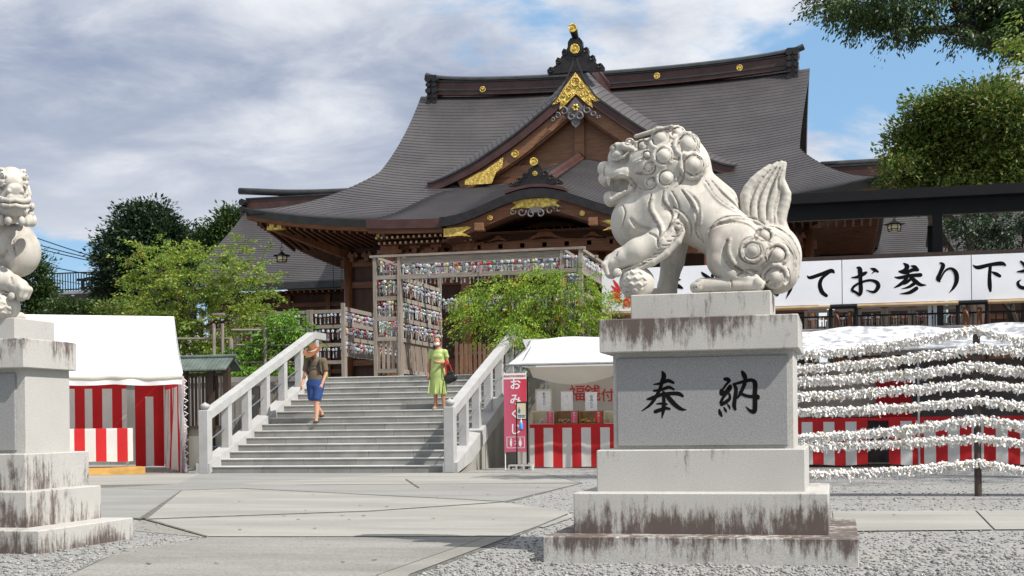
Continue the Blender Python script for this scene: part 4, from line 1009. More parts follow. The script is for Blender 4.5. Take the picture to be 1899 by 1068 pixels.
# picket fence across the back of the passage
pf = thing('picket_fence', 'brown wooden picket fence right of the woman, at the top of the stairs', 'fence', (-9, 33.2, ZT))
YP = 33.6; PKM = simple('picket_brown', (0.27, 0.15, 0.095), 0.7, var=0.2, ns=6, bump=0.3, bs=30, stretch=(6, 6, 0.5), objv=0.4)
for i in range(16):
    px = 847 + i * 8.6; x = xof(px, YP, 660); h = P(px, 637 if i % 5 else 634, YP).z
    mb = MB(); w = 0.04; mb.prism([(x - w, YP, ZT + 0.02), (x + w, YP, ZT + 0.02), (x + w, YP, h - 0.03), (x + w * 0.5, YP, h), (x - w * 0.5, YP, h), (x - w, YP, h - 0.03)], (0, 0, 0), (0, 0.02, 0)); mb.build('picket', PKM, pf)
for z in (ZT + 0.15, ZT + 0.62):
    mb = MB(); mb.box(xof(842, YP), xof(985, YP), YP + 0.022, YP + 0.06, z, z + 0.07); mb.build('rail', M['wood_grey_h'], pf)
# ================================================================== main shrine hall
XC = -10.0; YE, YR, ZE, ZR = 47.0, 60.4, 8.40, 16.10; YV = 53.5; HV, HE = 8.65, 11.8
hall = thing('shrine_hall', 'large brown timber shrine hall with sweeping dark copper roofs and gilded gables', 'shrine building', (XC, 52.0, ZT))
def SZ(Y):
    Y2 = Y if Y <= YR else 2 * YR - Y
    return ZE + (ZR - ZE) * max(0.0, (Y2 - YE) / (YR - YE)) ** 1.5
def HW(Y):
    if Y >= YV: return HV + 0.3 * ((Y - YV) / (YR - YV)) ** 2
    t = (YV - Y) / (YV - YE); return HV + (HE - HV) * t ** 1.15
def lift(r, Y):
    s = min(1, max(0, (YR - Y) / (YR - YE))); return (0.80 * s + 0.28 * (1 - s)) * abs(r) ** 3.2
def mainsurf(r, Y): return Vector((XC + r * HW(Y), Y, SZ(Y) + lift(r, Y)))
def courses(mb, fn, s0, s1, n, nu, th=0.045, u0=-1.0, u1=1.0):
    """shingle courses: each overlaps the one below and ends in a butt edge"""
    for i in range(n):
        a = s0 + (s1 - s0) * i / n; b = s0 + (s1 - s0) * (i + 1) / n
        up = [fn(u0 + (u1 - u0) * k / nu, a) for k in range(nu + 1)]; lo = [fn(u0 + (u1 - u0) * k / nu, b) for k in range(nu + 1)]
        V = up + [p + Vector((0, 0, th)) for p in lo] + lo; m = nu + 1
        mb.add(V, [(k, k + 1, m + k + 1, m + k) for k in range(nu)] + [(m + k, m + k + 1, 2 * m + k + 1, 2 * m + k) for k in range(nu)])
    return mb
mb = MB(); courses(mb, mainsurf, YR, YE, 54, 40, 0.026); roof = mb.build('main_roof', M['roof'], hall)
def backsurf(r, Y): p = mainsurf(r, 2 * YR - Y) if Y > YR else mainsurf(r, Y); return Vector((p.x, Y, p.z))
mb = MB(); mb.grid(lambda u, v: backsurf(2 * u - 1, YR + v * (YR - YE)), 30, 24); mb.build('rear_roof_slope', M['roof'], hall)
for sg, nm in ((-1, 'side_roof_slope'), (1, 'side_roof_slope')):          # hipped skirts at the two ends
    def side(u, s, sg=sg):
        Ya, Yb = YV, 2 * YR - YV; f = s ** 1.15
        ya = Ya + (YE - Ya) * s; yb = Yb + (2 * YR - YE - Yb) * s; y = ya + (yb - ya) * (u + 1) / 2
        z = SZ(ya) + lift(1, ya) - (0.7 * s) * (1 - abs(u) ** 3)
        return Vector((XC + sg * (HV - 0.02 + (HE - HV) * f), y, z))
    mb = MB(); courses(mb, side, 0, 1, 26, 24, 0.04); mb.build(nm, M['roof'], hall)
    # gable end wall, its boards and verge thickness
    ys = np.linspace(YV, 2 * YR - YV, 25); prof = [Vector((XC + sg * (HV - 0.45), y, SZ(y) - 0.1)) for y in ys]
    mb = MB(); mb.prism(prof, (0, 0, 0), (0.1 * sg, 0, 0)); mb.build('gable_end_wall', M['hinoki'], hall)
    mb = MB()
    V = []; 
    for y in ys: 
        yy = y if y < YR else 2 * YR - y; h = HW(yy); z = SZ(y) + lift(1, yy); V += [(XC + sg * h, y, z - 0.005), (XC + sg * (h - 0.05), y, z - 0.45), (XC + sg * (h - 0.35), y, z - 0.5)]
    n = len(ys); mb.add(V, [(3 * i + a, 3 * i + 3 + a, 3 * i + 4 + a, 3 * i + 1 + a) for i in range(n - 1) for a in (0, 1)]); mb.build('verge_board', M['ridge_dark'], hall)
# main eave: thick edge, soffit, rafters
EH = 0.27
def eave_band(fn, us, name, m, drop0, drop1, push=0.0):
    mb = MB(); pts = [fn(u) for u in us]; V = [p + Vector((0, push, -drop0)) for p in pts] + [p + Vector((0, push + 0.12, -drop1)) for p in pts]; n = len(pts)
    mb.add(V, [(i, i + 1, n + i + 1, n + i) for i in range(n - 1)])
    V = [p + Vector((0, push + 0.12, -drop1)) for p in pts] + [p + Vector((0, push + 0.7, -drop1 + 0.02)) for p in pts]; mb.add(V, [(i, i + 1, n + i + 1, n + i) for i in range(n - 1)])
    return mb.build(name, m, hall)
us = list(np.linspace(-1, 1, 41))
eave_band(lambda u: mainsurf(u, YE), us, 'eave_edge', M['ridge_dark'], -0.03, EH)
eave_band(lambda u: mainsurf(u, YE) + Vector((0, 0.14, 0)), us, 'eave_board', M['hinoki_h'], EH, EH + 0.13)
for sg in (-1, 1):
    mb = MB(); n = 25; V = []
    for i in range(n):
        y = YE + (2 * YR - 2 * YE) * i / (n - 1); u = (y - YR) / (YR - YE); z = ZE + 0.8 - 0.7 * (1 - abs(u) ** 3); x = XC + sg * HE
        V += [(x, y, z + 0.04), (x - sg * 0.08, y, z - EH), (x - sg * 0.8, y, z - EH + 0.02)]
    mb.add(V, [(3 * i + a, 3 * i + 3 + a, 3 * i + 4 + a, 3 * i + 1 + a) for i in range(n - 1) for a in (0, 1)]); mb.build('eave_edge', M['ridge_dark'], hall)
WY, WX = 50.6, 9.0                                                    # wall planes
def soff(r, Y):                                                        # soffit height
    e = mainsurf(r, YE).z; return e
mb = MB()
ring = [(XC - HE + 0.3, YE + 0.3), (XC + HE - 0.3, YE + 0.3)]
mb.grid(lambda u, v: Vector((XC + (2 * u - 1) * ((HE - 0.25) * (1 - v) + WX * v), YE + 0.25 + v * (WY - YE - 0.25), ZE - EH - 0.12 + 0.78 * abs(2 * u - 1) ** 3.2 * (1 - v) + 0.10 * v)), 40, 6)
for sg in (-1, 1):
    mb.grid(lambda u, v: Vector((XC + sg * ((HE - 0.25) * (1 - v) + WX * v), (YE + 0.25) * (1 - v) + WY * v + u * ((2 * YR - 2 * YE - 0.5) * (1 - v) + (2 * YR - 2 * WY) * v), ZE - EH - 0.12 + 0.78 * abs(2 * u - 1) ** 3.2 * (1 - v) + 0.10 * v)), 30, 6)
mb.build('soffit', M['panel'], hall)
mb = MB(); mc = MB()
k = 0; x = XC - HE + 0.5
while x < XC + HE - 0.4:
    r = (x - XC) / HE; z = ZE - EH - 0.16 + 0.78 * abs(r) ** 3.2
    mb.beam((x, YE + 0.30, z), (x, WY, ZE - EH - 0.10), 0.085, 0.11); mc.box(x - 0.043, x + 0.043, YE + 0.288, YE + 0.298, z - 0.05, z + 0.06); x += 0.30
y = YE + 0.5
while y < YE + 16:
    u = (y - YR) / (YR - YE); z = ZE - EH - 0.16 + 0.78 * abs(u) ** 3.2
    for sg in (-1, 1): mb.beam((XC + sg * (HE - 0.3), y, z), (XC + sg * WX, max(y, WY), ZE - EH - 0.10), 0.085, 0.11)
    y += 0.30
o = mb.build('rafters', M['panel_mid'], hall); o['kind'] = 'stuff'
tip = mainsurf(-1, YE); mb = MB(); mb.box(tip.x + 0.75, tip.x + 1.45, YE + 0.35, YE + 0.6, tip.z - 0.80, tip.z - 0.47); mb.build('gilded_corner_cap', M['gold'], hall)
mb = MB(); mb.beam((tip.x + 0.8, YE + 0.62, tip.z - 0.62), (XC - WX, WY, ZE - 0.7), 0.22, 0.30); mb.build('hip_rafter', M['hinoki'], hall)
# walls, columns, beams, doors
mb = MB(); mb.box(XC - WX, XC + WX, WY + 0.12, WY + 0.3, ZT, ZE - 0.2); mb.build('front_wall', M['panel'], hall)
for sg in (-1, 1):
    mb = MB(); mb.box(XC + sg * WX - 0.1, XC + sg * WX + 0.1, WY + 0.3, WY + 18, ZT, ZE - 0.2); mb.build('end_wall', M['panel'], hall)
for i in range(8):
    x = XC - WX + i * 2 * WX / 7
    mb = MB(); mb.tube([(x, WY, ZT), (x, WY, ZE - 0.5)], 0.19, 14); mb.build('column', M['hinoki'], hall, True)
for z, h in ((3.3, 0.22), (4.9, 0.18), (6.4, 0.24), (7.25, 0.28)):
    mb = MB(); mb.box(XC - WX - 0.3, XC + WX + 0.3, WY - 0.06, WY + 0.10, z, z + h); mb.build('tie_beam', M['hinoki_h'], hall)
for i in range(7):
    xa = XC - WX + i * 2 * WX / 7 + 0.22; xb = xa + 2 * WX / 7 - 0.44
    for a, b in ((xa, (xa + xb) / 2 - 0.02), ((xa + xb) / 2 + 0.02, xb)):
        mb = MB(); mb.box(a, b, WY + 0.05, WY + 0.11, 3.55, 4.85); mb.build('door_panel', M['panel'], hall)
        m2 = MB(); m2.box((a + b) / 2 - 0.03, (a + b) / 2 + 0.03, WY + 0.03, WY + 0.049, 3.6, 4.8); m2.build('door_bar', M['hinoki'], hall)
mb = MB()
for i in range(30):
    x = XC - WX + (i + 0.5) * 2 * WX / 30
    mb.box(x - 0.22, x + 0.22, WY - 0.35, WY - 0.05, 7.60, 7.72); mb.box(x - 0.09, x + 0.09, WY - 0.42, WY - 0.05, 7.42, 7.60); mb.box(x - 0.16, x - 0.06, WY - 0.33, WY - 0.05, 7.72, 7.80); mb.box(x + 0.06, x + 0.16, WY - 0.33, WY - 0.05, 7.72, 7.80)
o = mb.build('eave_brackets', M['hinoki'], hall); o['kind'] = 'stuff'
# ------------------------------------------------ porch (kohai) roof with its cusped gable
KH, KY0, KY1 = 6.2, 45.0, 53.1
def KZ(Y): return 8.08 + (Y - KY0) * 0.322
BW = 3.42
def bell(x): return 0.84 * 0.5 * (1 + math.cos(math.pi * min(1, abs(x) / BW))) if abs(x) < BW else 0.0
def porch(u, Y):
    x = u * KH; e = max(0, (abs(u) - 0.80) / 0.20); z = KZ(Y) + bell(x) + 0.10 * abs(u) ** 4 * (1 - (Y - KY0) / 8) - 0.25 * e * e * min(1, (Y - KY0) / 3)
    return Vector((XC + x, Y, z))
mb = MB(); courses(mb, porch, KY1, KY0, 34, 60, 0.025); mb.build('porch_roof', M['roof'], hall)
mb = MB()
for sg in (-1, 1):
    mb.grid(lambda u, v: Vector((XC + sg * (KH + 0.0), KY0 + u * 8, porch(1, KY0 + u * 8).z * (1 - v) + (max(SZ(KY0 + u * 8), KZ(KY0) - 0.3) - 0.15) * v if KY0 + u * 8 > YE else porch(1, KY0 + u * 8).z - 0.3 * v)), 20, 1)
mb.build('porch_roof_side', M['ridge_dark'], hall)
usp = [-1, -0.9, -0.8, -0.7, -0.62] + list(np.linspace(-BW / KH, BW / KH, 33)) + [0.62, 0.7, 0.8, 0.9, 1]
def band(name, m, d0, d1, y0, y1, us_, parent=None, fn=None):
    """a moulding following the porch edge, d0..d1 below it, from y0 to y1 deep"""
    fn = fn or (lambda u: porch(u, KY0)); pts = [fn(u) for u in us_]; n = len(pts); V = []
    for p in pts: V += [(p.x, y0, p.z - d0), (p.x, y0, p.z - d1), (p.x, y1, p.z - d1), (p.x, y1, p.z - d0)]
    F = []
    for i in range(n - 1):
        for k in range(4): F.append((4 * i + k, 4 * i + 4 + k, 4 * i + 4 + (k + 1) % 4, 4 * i + (k + 1) % 4))
    F += [(0, 1, 2, 3), (4 * n - 1, 4 * n - 2, 4 * n - 3, 4 * n - 4)]
    mb = MB(); mb.add(V, F); return mb.build(name, m, parent or hall)
flat_l = [u for u in usp if u <= -0.55]; arch = [u for u in usp if abs(u) <= 0.56]; flat_r = [u for u in usp if u >= 0.55]
band('porch_eave_edge', M['ridge_red'], -0.045, 0.27, KY0 - 0.02, KY0 + 0.3, flat_l); band('porch_eave_edge', M['ridge_red'], -0.045, 0.27, KY0 - 0.02, KY0 + 0.3, flat_r)
band('porch_eave_board', M['hinoki_h'], 0.272, 0.42, KY0 + 0.12, KY0 + 0.35, flat_l); band('porch_eave_board', M['hinoki_h'], 0.272, 0.42, KY0 + 0.12, KY0 + 0.35, flat_r)
def archf(u): p = porch(u, KY0); return p + Vector((0, 0, 0.03))
band('cusped_gable_edge', M['oni'], -0.02, 0.30, KY0 - 0.28, KY0 + 0.1, arch, fn=archf)
band('cusped_gable_board', M['hinoki_h'], 0.302, 0.72, KY0 - 0.12, KY0 + 0.05, [u for u in arch if abs(u) < 0.54], fn=archf)
band('cusped_gable_ceiling', M['panel'], 0.72, 0.78, KY0 + 0.05, KY0 + 2.6, arch, fn=archf)
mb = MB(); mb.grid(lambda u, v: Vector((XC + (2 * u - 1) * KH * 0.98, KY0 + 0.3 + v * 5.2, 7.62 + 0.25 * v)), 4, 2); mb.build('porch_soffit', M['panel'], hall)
mb = MB(); mc = MB(); x = XC - KH + 0.25
while x < XC + KH - 0.2:
    if abs(x - XC) > BW - 0.9:
        mb.beam((x, KY0 + 0.32, 7.60), (x, KY0 + 3.5, 7.80), 0.085, 0.10); mb.beam((x, KY0 + 0.62, 7.44), (x, KY0 + 3.5, 7.62), 0.085, 0.10)
        mc.box(x - 0.036, x + 0.036, KY0 + 0.306, KY0 + 0.318, 7.56, 7.64); mc.box(x - 0.036, x + 0.036, KY0 + 0.606, KY0 + 0.618, 7.40, 7.48)
    x += 0.20
o = mb.build('porch_rafters', M['hinoki'], hall); o['kind'] = 'stuff'
o = mc.build('rafter_end_caps', simple('rafter_cap', (0.40, 0.33, 0.26), 0.5, metal=0.3, bump=0), hall); o['kind'] = 'stuff'
# porch columns, great beam, frog-leg struts, brackets
PY = 46.3
for x in (XC - 5.75, XC - 2.9, XC + 2.9, XC + 5.75):
    mb = MB(); mb.bbox(x - 0.17, x + 0.17, PY - 0.17, PY + 0.17, ZT, 7.0, 0.03); c = mb.build('porch_column', M['hinoki'], hall)
    m2 = MB(); m2.lathe((x, PY - 0.18, 5.38), [(0.12, 0), (0.12, -0.02), (0.05, -0.05)], 14, 'y'); m2.build('gilded_boss', M['gold'], c, True)
    m2 = MB()
    for q, (w, z) in enumerate(((0.30, 7.0), (0.46, 7.14), (0.34, 7.28))): m2.box(x - w, x + w, PY - 0.16, PY + 0.16, z, z + 0.135, 0.0)
    m2.build('bracket_set', M['hinoki'], c)
for x0, x1, z, h in ((XC - 5.9, XC - 2.7, 6.60, 0.34), (XC - 2.75, XC + 2.75, 6.85, 0.46), (XC + 2.7, XC + 5.9, 6.60, 0.34)):
    mb = MB(); n = 16; pl_ = []
    for i in range(n + 1): t = i / n; pl_.append((x0 + (x1 - x0) * t, PY - 0.14, z + h + 0.10 * math.sin(math.pi * t)))
    for i in range(n, -1, -1): t = i / n; pl_.append((x0 + (x1 - x0) * t, PY - 0.14, z + 0.14 * math.sin(math.pi * t) ** 0.5))
    mb.prism(pl_, (0, 0, 0), (0, 0.28, 0)); mb.build('rainbow_beam', M['hinoki_h'], hall)
def scroll_plate(name, outline, y, d, m, parent):
    mb = MB(); mb.prism([(x, y, z) for x, z in outline], (0, 0, 0), (0, d, 0)); return mb.build(name, m, parent)
for xc_, w in ((XC, 0.85), (XC - 4.3, 0.6), (XC + 4.3, 0.6), (XC - 1.7, 0.45), (XC + 1.7, 0.45)):
    zb = 7.42 if abs(xc_ - XC) < 2 else 7.05
    ol = [(-1, 0), (-0.7, 0.06), (-0.45, 0.22), (-0.22, 0.42), (-0.2, 0.55), (0.2, 0.55), (0.22, 0.42), (0.45, 0.22), (0.7, 0.06), (1, 0), (0.6, -0.02), (0.3, 0.1), (0, 0.16), (-0.3, 0.1), (-0.6, -0.02)]
    scroll_plate('frog_leg_strut', [(xc_ + a * w, zb + b * w * 0.75) for a, b in ol], PY - 0.10, 0.2, M['hinoki'], hall)
mb = MB()
for i in range(15):
    x = XC - 5.6 + i * 0.8; mb.box(x - 0.20, x + 0.20, PY - 0.12, PY + 0.12, 7.30, 7.40); mb.box(x - 0.08, x + 0.08, PY - 0.14, PY + 0.14, 7.14, 7.30)
o = mb.build('porch_brackets', M['hinoki'], hall); o['kind'] = 'stuff'
mb = MB(); mb.box(XC - 6, XC + 6, WY - 0.6, WY - 0.4, ZT, 3.4); mb.build('veranda_front', M['hinoki_h'], hall)
# gilded plates and pendants on the cusped gable
def disc(name, x, y, z, r, parent, m=None, d=0.06):
    mb = MB(); mb.lathe((x, y, z), [(r, 0), (r, -d), (r * 0.8, -d * 1.1), (r * 0.72, -d * 0.8), (r * 0.35, -d * 0.8), (r * 0.28, -d * 1.3), (0.001, -d * 1.4)], 20, 'y'); return mb.build(name, m or M['gold'], parent, False)
yk = KY0 - 0.14
top = archf(0).z
pl1 = [(-0.95, -0.36), (-0.72, -0.38), (-0.45, -0.33), (0, -0.31), (0.45, -0.33), (0.72, -0.38), (0.95, -0.36), (0.74, -0.46), (0.70, -0.52), (0.92, -0.66), (0.55, -0.60), (0.22, -0.64), (0, -0.70), (-0.22, -0.64), (-0.55, -0.60), (-0.92, -0.66), (-0.70, -0.52), (-0.74, -0.46)]
scroll_plate('gilded_plate', [(XC + a, top + b) for a, b in pl1], yk - 0.03, 0.04, M['gold'], hall)
for sg in (-1, 1):
    disc('gilded_boss', XC + sg * 1.62, yk, archf(1.62 / KH).z - 0.52, 0.095, hall)
    e = archf(0.50).z; ol = [(2.45, -0.30), (3.30, -0.34), (3.30, -0.62), (2.75, -0.60), (2.30, -0.66), (2.62, -0.50), (2.30, -0.34)]
    scroll_plate('gilded_plate', [(XC + sg * a, e + b - 0.05) for a, b in ol], yk - 0.03, 0.04, M['gold'], hall)
    scroll_plate('beam_end_block', [(XC + sg * 2.0 - 0.15, 7.62), (XC + sg * 2.0 + 0.15, 7.62), (XC + sg * 2.0 + 0.15, 7.88), (XC + sg * 2.0 - 0.15, 7.88)], yk - 0.16, 0.4, M['gable_board'], hall)
def spiral_tube(mb, cx_, cz_, y, r0, r1, turns, a0, rad, dirn=1, sx=1.0):
    pts = [(cx_ + sx * (r0 + (r1 - r0) * i / 18) * math.cos(a0 + dirn * turns * 2 * math.pi * i / 18), y, cz_ + (r0 + (r1 - r0) * i / 18) * math.sin(a0 + dirn * turns * 2 * math.pi * i / 18)) for i in range(19)]
    mb.tube(pts, [rad * (1 - 0.3 * i / 18) for i in range(19)], 6)
mb = MB()
for sg in (-1, 1):
    spiral_tube(mb, XC + sg * 0.16, top - 0.84, yk - 0.05, 0.13, 0.04, 1.1, math.pi / 2, 0.035, -sg)
    spiral_tube(mb, XC + sg * 0.50, top - 0.76, yk - 0.04, 0.16, 0.04, 1.0, 0.3, 0.03, sg); spiral_tube(mb, XC + sg * 0.82, top - 0.74, yk - 0.04, 0.11, 0.03, 1.0, 0.3, 0.025, sg)
mb.box(XC - 0.2, XC + 0.2, yk - 0.06, yk - 0.01, top - 0.80, top - 0.62); mb.build('carved_pendant', M['gegyo'], hall)
def oni(name, cx_, y, zb, w, h, parent, m, yd=0.22):
    """ridge-end ornament: a lobed crest with scrolls stepping out to both sides"""
    L = [(0, 1.0), (0.16, 0.98), (0.25, 0.88), (0.26, 0.74), (0.30, 0.66), (0.40, 0.70), (0.47, 0.62), (0.46, 0.50), (0.52, 0.42), (0.62, 0.46), (0.70, 0.36), (0.68, 0.24), (0.78, 0.18), (0.90, 0.20), (1.0, 0.10), (0.98, 0.0)]
    ol = [(a, b) for a, b in L] + [(-a, b) for a, b in L[::-1][:-1]]
    o = scroll_plate(name, [(cx_ + a * w, zb + b * h) for a, b in ol], y - yd / 2, yd, m, parent)
    mb = MB()
    for sg in (-1, 1):
        for a, b, r in ((0.38, 0.58, 0.10), (0.60, 0.34, 0.10), (0.86, 0.10, 0.09)): spiral_tube(mb, cx_ + sg * a * w, zb + b * h, y - yd / 2 - 0.02, r * w, 0.02 * w, 1.2, 0.4, 0.035 * w, sg)
    mb.build('scrolls', m, o, kind='stuff'); return o
mb = MB(); mb.tube([(XC, KY0 - 0.15, KZ(KY0) + 1.02), (XC, KY0 + 2.2, KZ(KY0 + 2.2) + 1.02), (XC, 53.4, KZ(53.4) + 0.98)], 0.13, 8)
for k in (-1, 1): mb.tube([(XC + 0.16 * k, KY0 - 0.1, KZ(KY0) + 0.93), (XC + 0.16 * k, 53.4, KZ(53.4) + 0.90)], 0.07, 6)
mb.build('porch_ridge', M['ridge_red'], hall)
band('porch_crest_moulding', M['ridge_red'], -0.16, -0.06, KY0 - 0.3, KY0 + 0.25, [u for u in arch if abs(u) <= 0.175], fn=archf)
oo = oni('porch_ridge_ornament', XC, KY0 - 0.1, top + 0.14, 0.95, 0.62, hall, M['oni']); disc('gilded_boss', XC, KY0 - 0.21, top + 0.52, 0.085, oo)
mb = MB(); mb.tube([(XC, KY0 + 0.3, top + 0.80), (XC, KY0 - 0.35, top + 0.90)], 0.12, 12); q = mb.build('ridge_tail_tile', M['oni'], hall); disc('gilded_cap', XC, KY0 - 0.36, top + 0.90, 0.14, q)
for sg, px in ((-1, 702), (-1, 712)):
    pp = P(px, 430, KY0 + 0.4); mb = MB(); mb.box(pp.x - 0.055, pp.x + 0.055, KY0 + 0.35, KY0 + 0.42, pp.z - 0.22, pp.z + 0.15); mb.build('hanging_plaque', M['gold'] if px == 702 else M['gegyo'], hall)
# ------------------------------------------------ great triangular dormer gable
YG = 52.7
gl = [P(x, y, YG) for x, y in ((1074, 108), (1050, 142), (1024, 170), (988, 201), (937, 243), (887, 277), (845, 305), (805, 333))]
gx = [abs(p.x - XC - 0.0) for p in gl]; gz = [p.z for p in gl]; gx[0] = 0.0; GXM = 6.25
gz[-1] = SZ(YG + 0.4) + 0.1; gx[-1] = GXM
def GZ(x): return float(np.interp(abs(x), gx, gz))
gs = np.linspace(0, GXM, 60); gzz = np.array([GZ(x) for x in gs]); ker = np.ones(9) / 9
gsm = np.convolve(np.pad(gzz, 4, mode='edge'), ker, 'valid'); gsm[0] = gzz[0]; 
def GZs(x): return float(np.interp(abs(x), gs, gsm))
def doff(x): return 0.56 * min(1.0, max(0.0, x / 1.1)) ** 0.8 * (1 - 0.55 * max(0, (x - 4.2) / 2.1) ** 1.5)
def gnorm(x):
    dz = (GZs(x + 0.05) - GZs(max(0, x - 0.05))) / (0.1 if x > 0.05 else 0.05 + x); L = math.sqrt(1 + dz * dz); return dz / L, -1 / L, L
def GI(x): return GZs(x) - doff(x) * (1.25 if x < 4 else 1.1)
def yback(z):                                                         # where the main slope reaches height z
    s = max(0, (z - ZE) / (ZR - ZE)) ** (1 / 1.5); return min(YR, YE + s * (YR - YE))
for sg in (-1, 1):
    def gsurf(u, x, sg=sg):
        z = GZs(x) + 0.10; yb = max(YG + 0.9, yback(z) + 0.25); f = YG - 0.28; t = (u + 1) / 2
        if t < 0.5: q = t / 0.5; d = doff(x) * (1 - q) ** 1.6; a, b, L = gnorm(x); y = f + 0.95 * q
        else: d = 0; a = b = 0; y = f + 0.95 + (yb - f - 0.95) * (t - 0.5) / 0.5
        return Vector((XC + sg * max(0.0, x + d * a), y, z + d * b - 0.05 * t))
    mb = MB(); courses(mb, gsurf, 0.0, GXM, 34, 16, 0.035); mb.build('gable_roof_slope', M['roof'], hall)
def gband(name, m, d0, d1, y0, y1, x0=0.0, x1=GXM, parent=None, sgs=(-1, 1), flare=0.0):
    for sg in sgs:
        xs = np.linspace(x0, x1, 40); V = []; F = []
        for x in xs:
            dz = (GZs(x + 0.05) - GZs(max(0, x - 0.05))) / (0.1 if x > 0.05 else 0.05 + x); L = math.sqrt(1 + dz * dz); k = L if x < 0.4 else 1.0
            for d, y in ((d0 + doff(x), y0), (d1 + doff(x), y0), (d1 + doff(x), y1), (d0 + doff(x), y1)):
                if x < 0.02: V.append((XC, y, GZs(0) + 0.05 - d * L))
                else: 
                    xx = x + d * dz / L; V.append((XC + sg * max(0.0, xx), y, GZs(x) + 0.05 - d / L))
        n = len(xs)
        for i in range(n - 1):
            for k in range(4): F.append((4 * i + k, 4 * i + 4 + k, 4 * i + 4 + (k + 1) % 4, 4 * i + (k + 1) % 4))
        F += [(0, 1, 2, 3), (4 * n - 1, 4 * n - 2, 4 * n - 3, 4 * n - 4)]
        mb = MB(); mb.add(V, F); o = mb.build(name, m, parent or hall)
gband('gable_verge_edge', M['ridge_red'], -0.06, 0.30, YG - 0.30, YG)
gband('gable_verge_moulding', M['ridge_dark'], -0.09, -0.02, YG - 0.36, YG - 0.2)
gband('barge_board', M['gable_board'], 0.302, 0.78, YG - 0.12, YG + 0.03, 0.35, GXM - 0.9)
gband('inner_batten', M['hinoki'], 0.78, 0.86, YG - 0.05, YG + 0.2, 0.5, GXM - 1.3)
# recessed boarded wall of the gable
YW = YG + 0.45; mb = MB(); xs = np.linspace(-5.4, 5.4, 41); base = 11.0
pl_ = [(XC + x, YW, max(base - 0.3, GI(x) - 0.4)) for x in xs] + [(XC + 5.4, YW, base - 0.6), (XC - 5.4, YW, base - 0.6)]
mb.prism(pl_[::-1], (0, 0, 0), (0, 0.1, 0)); mb.build('gable_wall', M['gable_board'], hall)
mb = MB(); mb.box(XC - 0.20, XC + 0.20, YW - 0.12, YW - 0.005, base + 0.30, 13.6, 0.0); mb.build('gable_post', M['gable_board'], hall)
for sg in (-1, 1):
    mb = MB(); mb.beam((XC + sg * 0.25, YW - 0.07, base + 2.6), (XC + sg * 2.6, YW - 0.07, base + 0.45), 0.24, 0.10, up=(0, 1, 0)); mb.build('gable_brace', M['gable_board'], hall)
mb = MB(); mb.box(XC - 4.6, XC + 4.6, YW - 0.22, YW - 0.01, base - 0.05, base + 0.38); mb.build('gable_tie_beam', M['gable_board'], hall)
mb = MB(); mb.box(XC - 4.9, XC + 4.9, YW - 0.30, YW - 0.01, base - 0.42, base - 0.06); mb.build('gable_sill', M['hinoki_h'], hall)
# gilded fretwork at the peak and at the feet of the gable
pk = GZs(0) - 0.42
ol = [(0, -0.20), (0.55, -0.92), (1.02, -1.42), (1.80, -2.22), (1.25, -2.20), (1.02, -2.02), (1.12, -2.62), (0.62, -2.22), (0.02, -1.62)]
ol = ol + [(-a, b) for a, b in ol[::-1] if a > 0.03]
yp = YG - 0.34; gp_ = scroll_plate('gilded_fretwork', [(XC + a * 0.60, pk - 0.10 + b * 0.60) for a, b in ol], yp, 0.05, M['gold'], hall)
mb = MB()
for sg in (-1, 1):
    for a, b, r in ((0.42, -1.15, 0.17), (0.80, -1.62, 0.16), (1.18, -2.0, 0.13), (0.42, -1.72, 0.15), (0.85, -2.12, 0.13), (0.20, -0.75, 0.10)): spiral_tube(mb, XC + sg * a * 0.60, pk - 0.10 + b * 0.60, yp - 0.01, r * 0.62, 0.03, 1.3, 0.5 + a, 0.028, sg)
spiral_tube(mb, XC, pk - 0.60, yp - 0.015, 0.18, 0.16, 1.0, 0, 0.035); mb.build('gilded_scrolls', M['gold'], gp_, kind='stuff')
for sg in (-1, 1):
    disc('gilded_boss', XC + sg * 2.55, YG - 0.13, GI(2.55) - 0.60, 0.16, hall)
    e = [(x, GI(x) - 0.44) for x in (3.0, 3.4, 3.8, 4.2, 4.6)] + [(4.62, GI(4.6) - 0.62), (3.5, GI(4.6) - 0.62), (3.3, GI(3.3) - 0.82), (3.05, GI(3.05) - 0.80)]
    scroll_plate('gilded_foot_plate', [(XC + sg * x, z) for x, z in e], yp, 0.05, M['gold'], hall)
# carved pendant (gegyo) below the peak
mb = MB(); z0 = pk - 1.42
pl_ = [(0, 0.25), (0.50, -0.30), (0.42, -0.55), (0.30, -0.62), (0.34, -0.85), (0.18, -1.12), (0, -1.28)]; pl_ = pl_ + [(-a, b) for a, b in pl_[::-1] if a > 0.01][0:6]
mb.prism([(XC + a * 0.72, yp - 0.08, z0 + b * 0.80) for a, b in pl_], (0, 0, 0), (0, 0.09, 0))
for sg in (-1, 1):
    spiral_tube(mb, XC + sg * 0.158, z0 - 0.576, yp - 0.10, 0.154, 0.06, 1.1, math.pi / 2, 0.055, -sg)
    spiral_tube(mb, XC + sg * 0.475, z0 - 0.336, yp - 0.07, 0.168, 0.05, 1.1, 2.0, 0.05, sg); spiral_tube(mb, XC + sg * 0.726, z0 - 0.496, yp - 0.07, 0.126, 0.04, 1.1, 2.0, 0.045, sg); spiral_tube(mb, XC + sg * 0.924, z0 - 0.640, yp - 0.07, 0.084, 0.03, 1.1, 2.0, 0.035, sg)
ge = mb.build('carved_pendant', M['gegyo'], hall)
mb = MB()
for k in range(6):
    a = k * math.pi / 3; mb.lathe((XC + 0.10 * math.cos(a), yp - 0.12, z0 - 0.22 + 0.10 * math.sin(a)), [(0.055, 0.03), (0.055, 0), (0.02, -0.03)], 8, 'y')
mb.build('gilded_flower', M['gold'], ge)
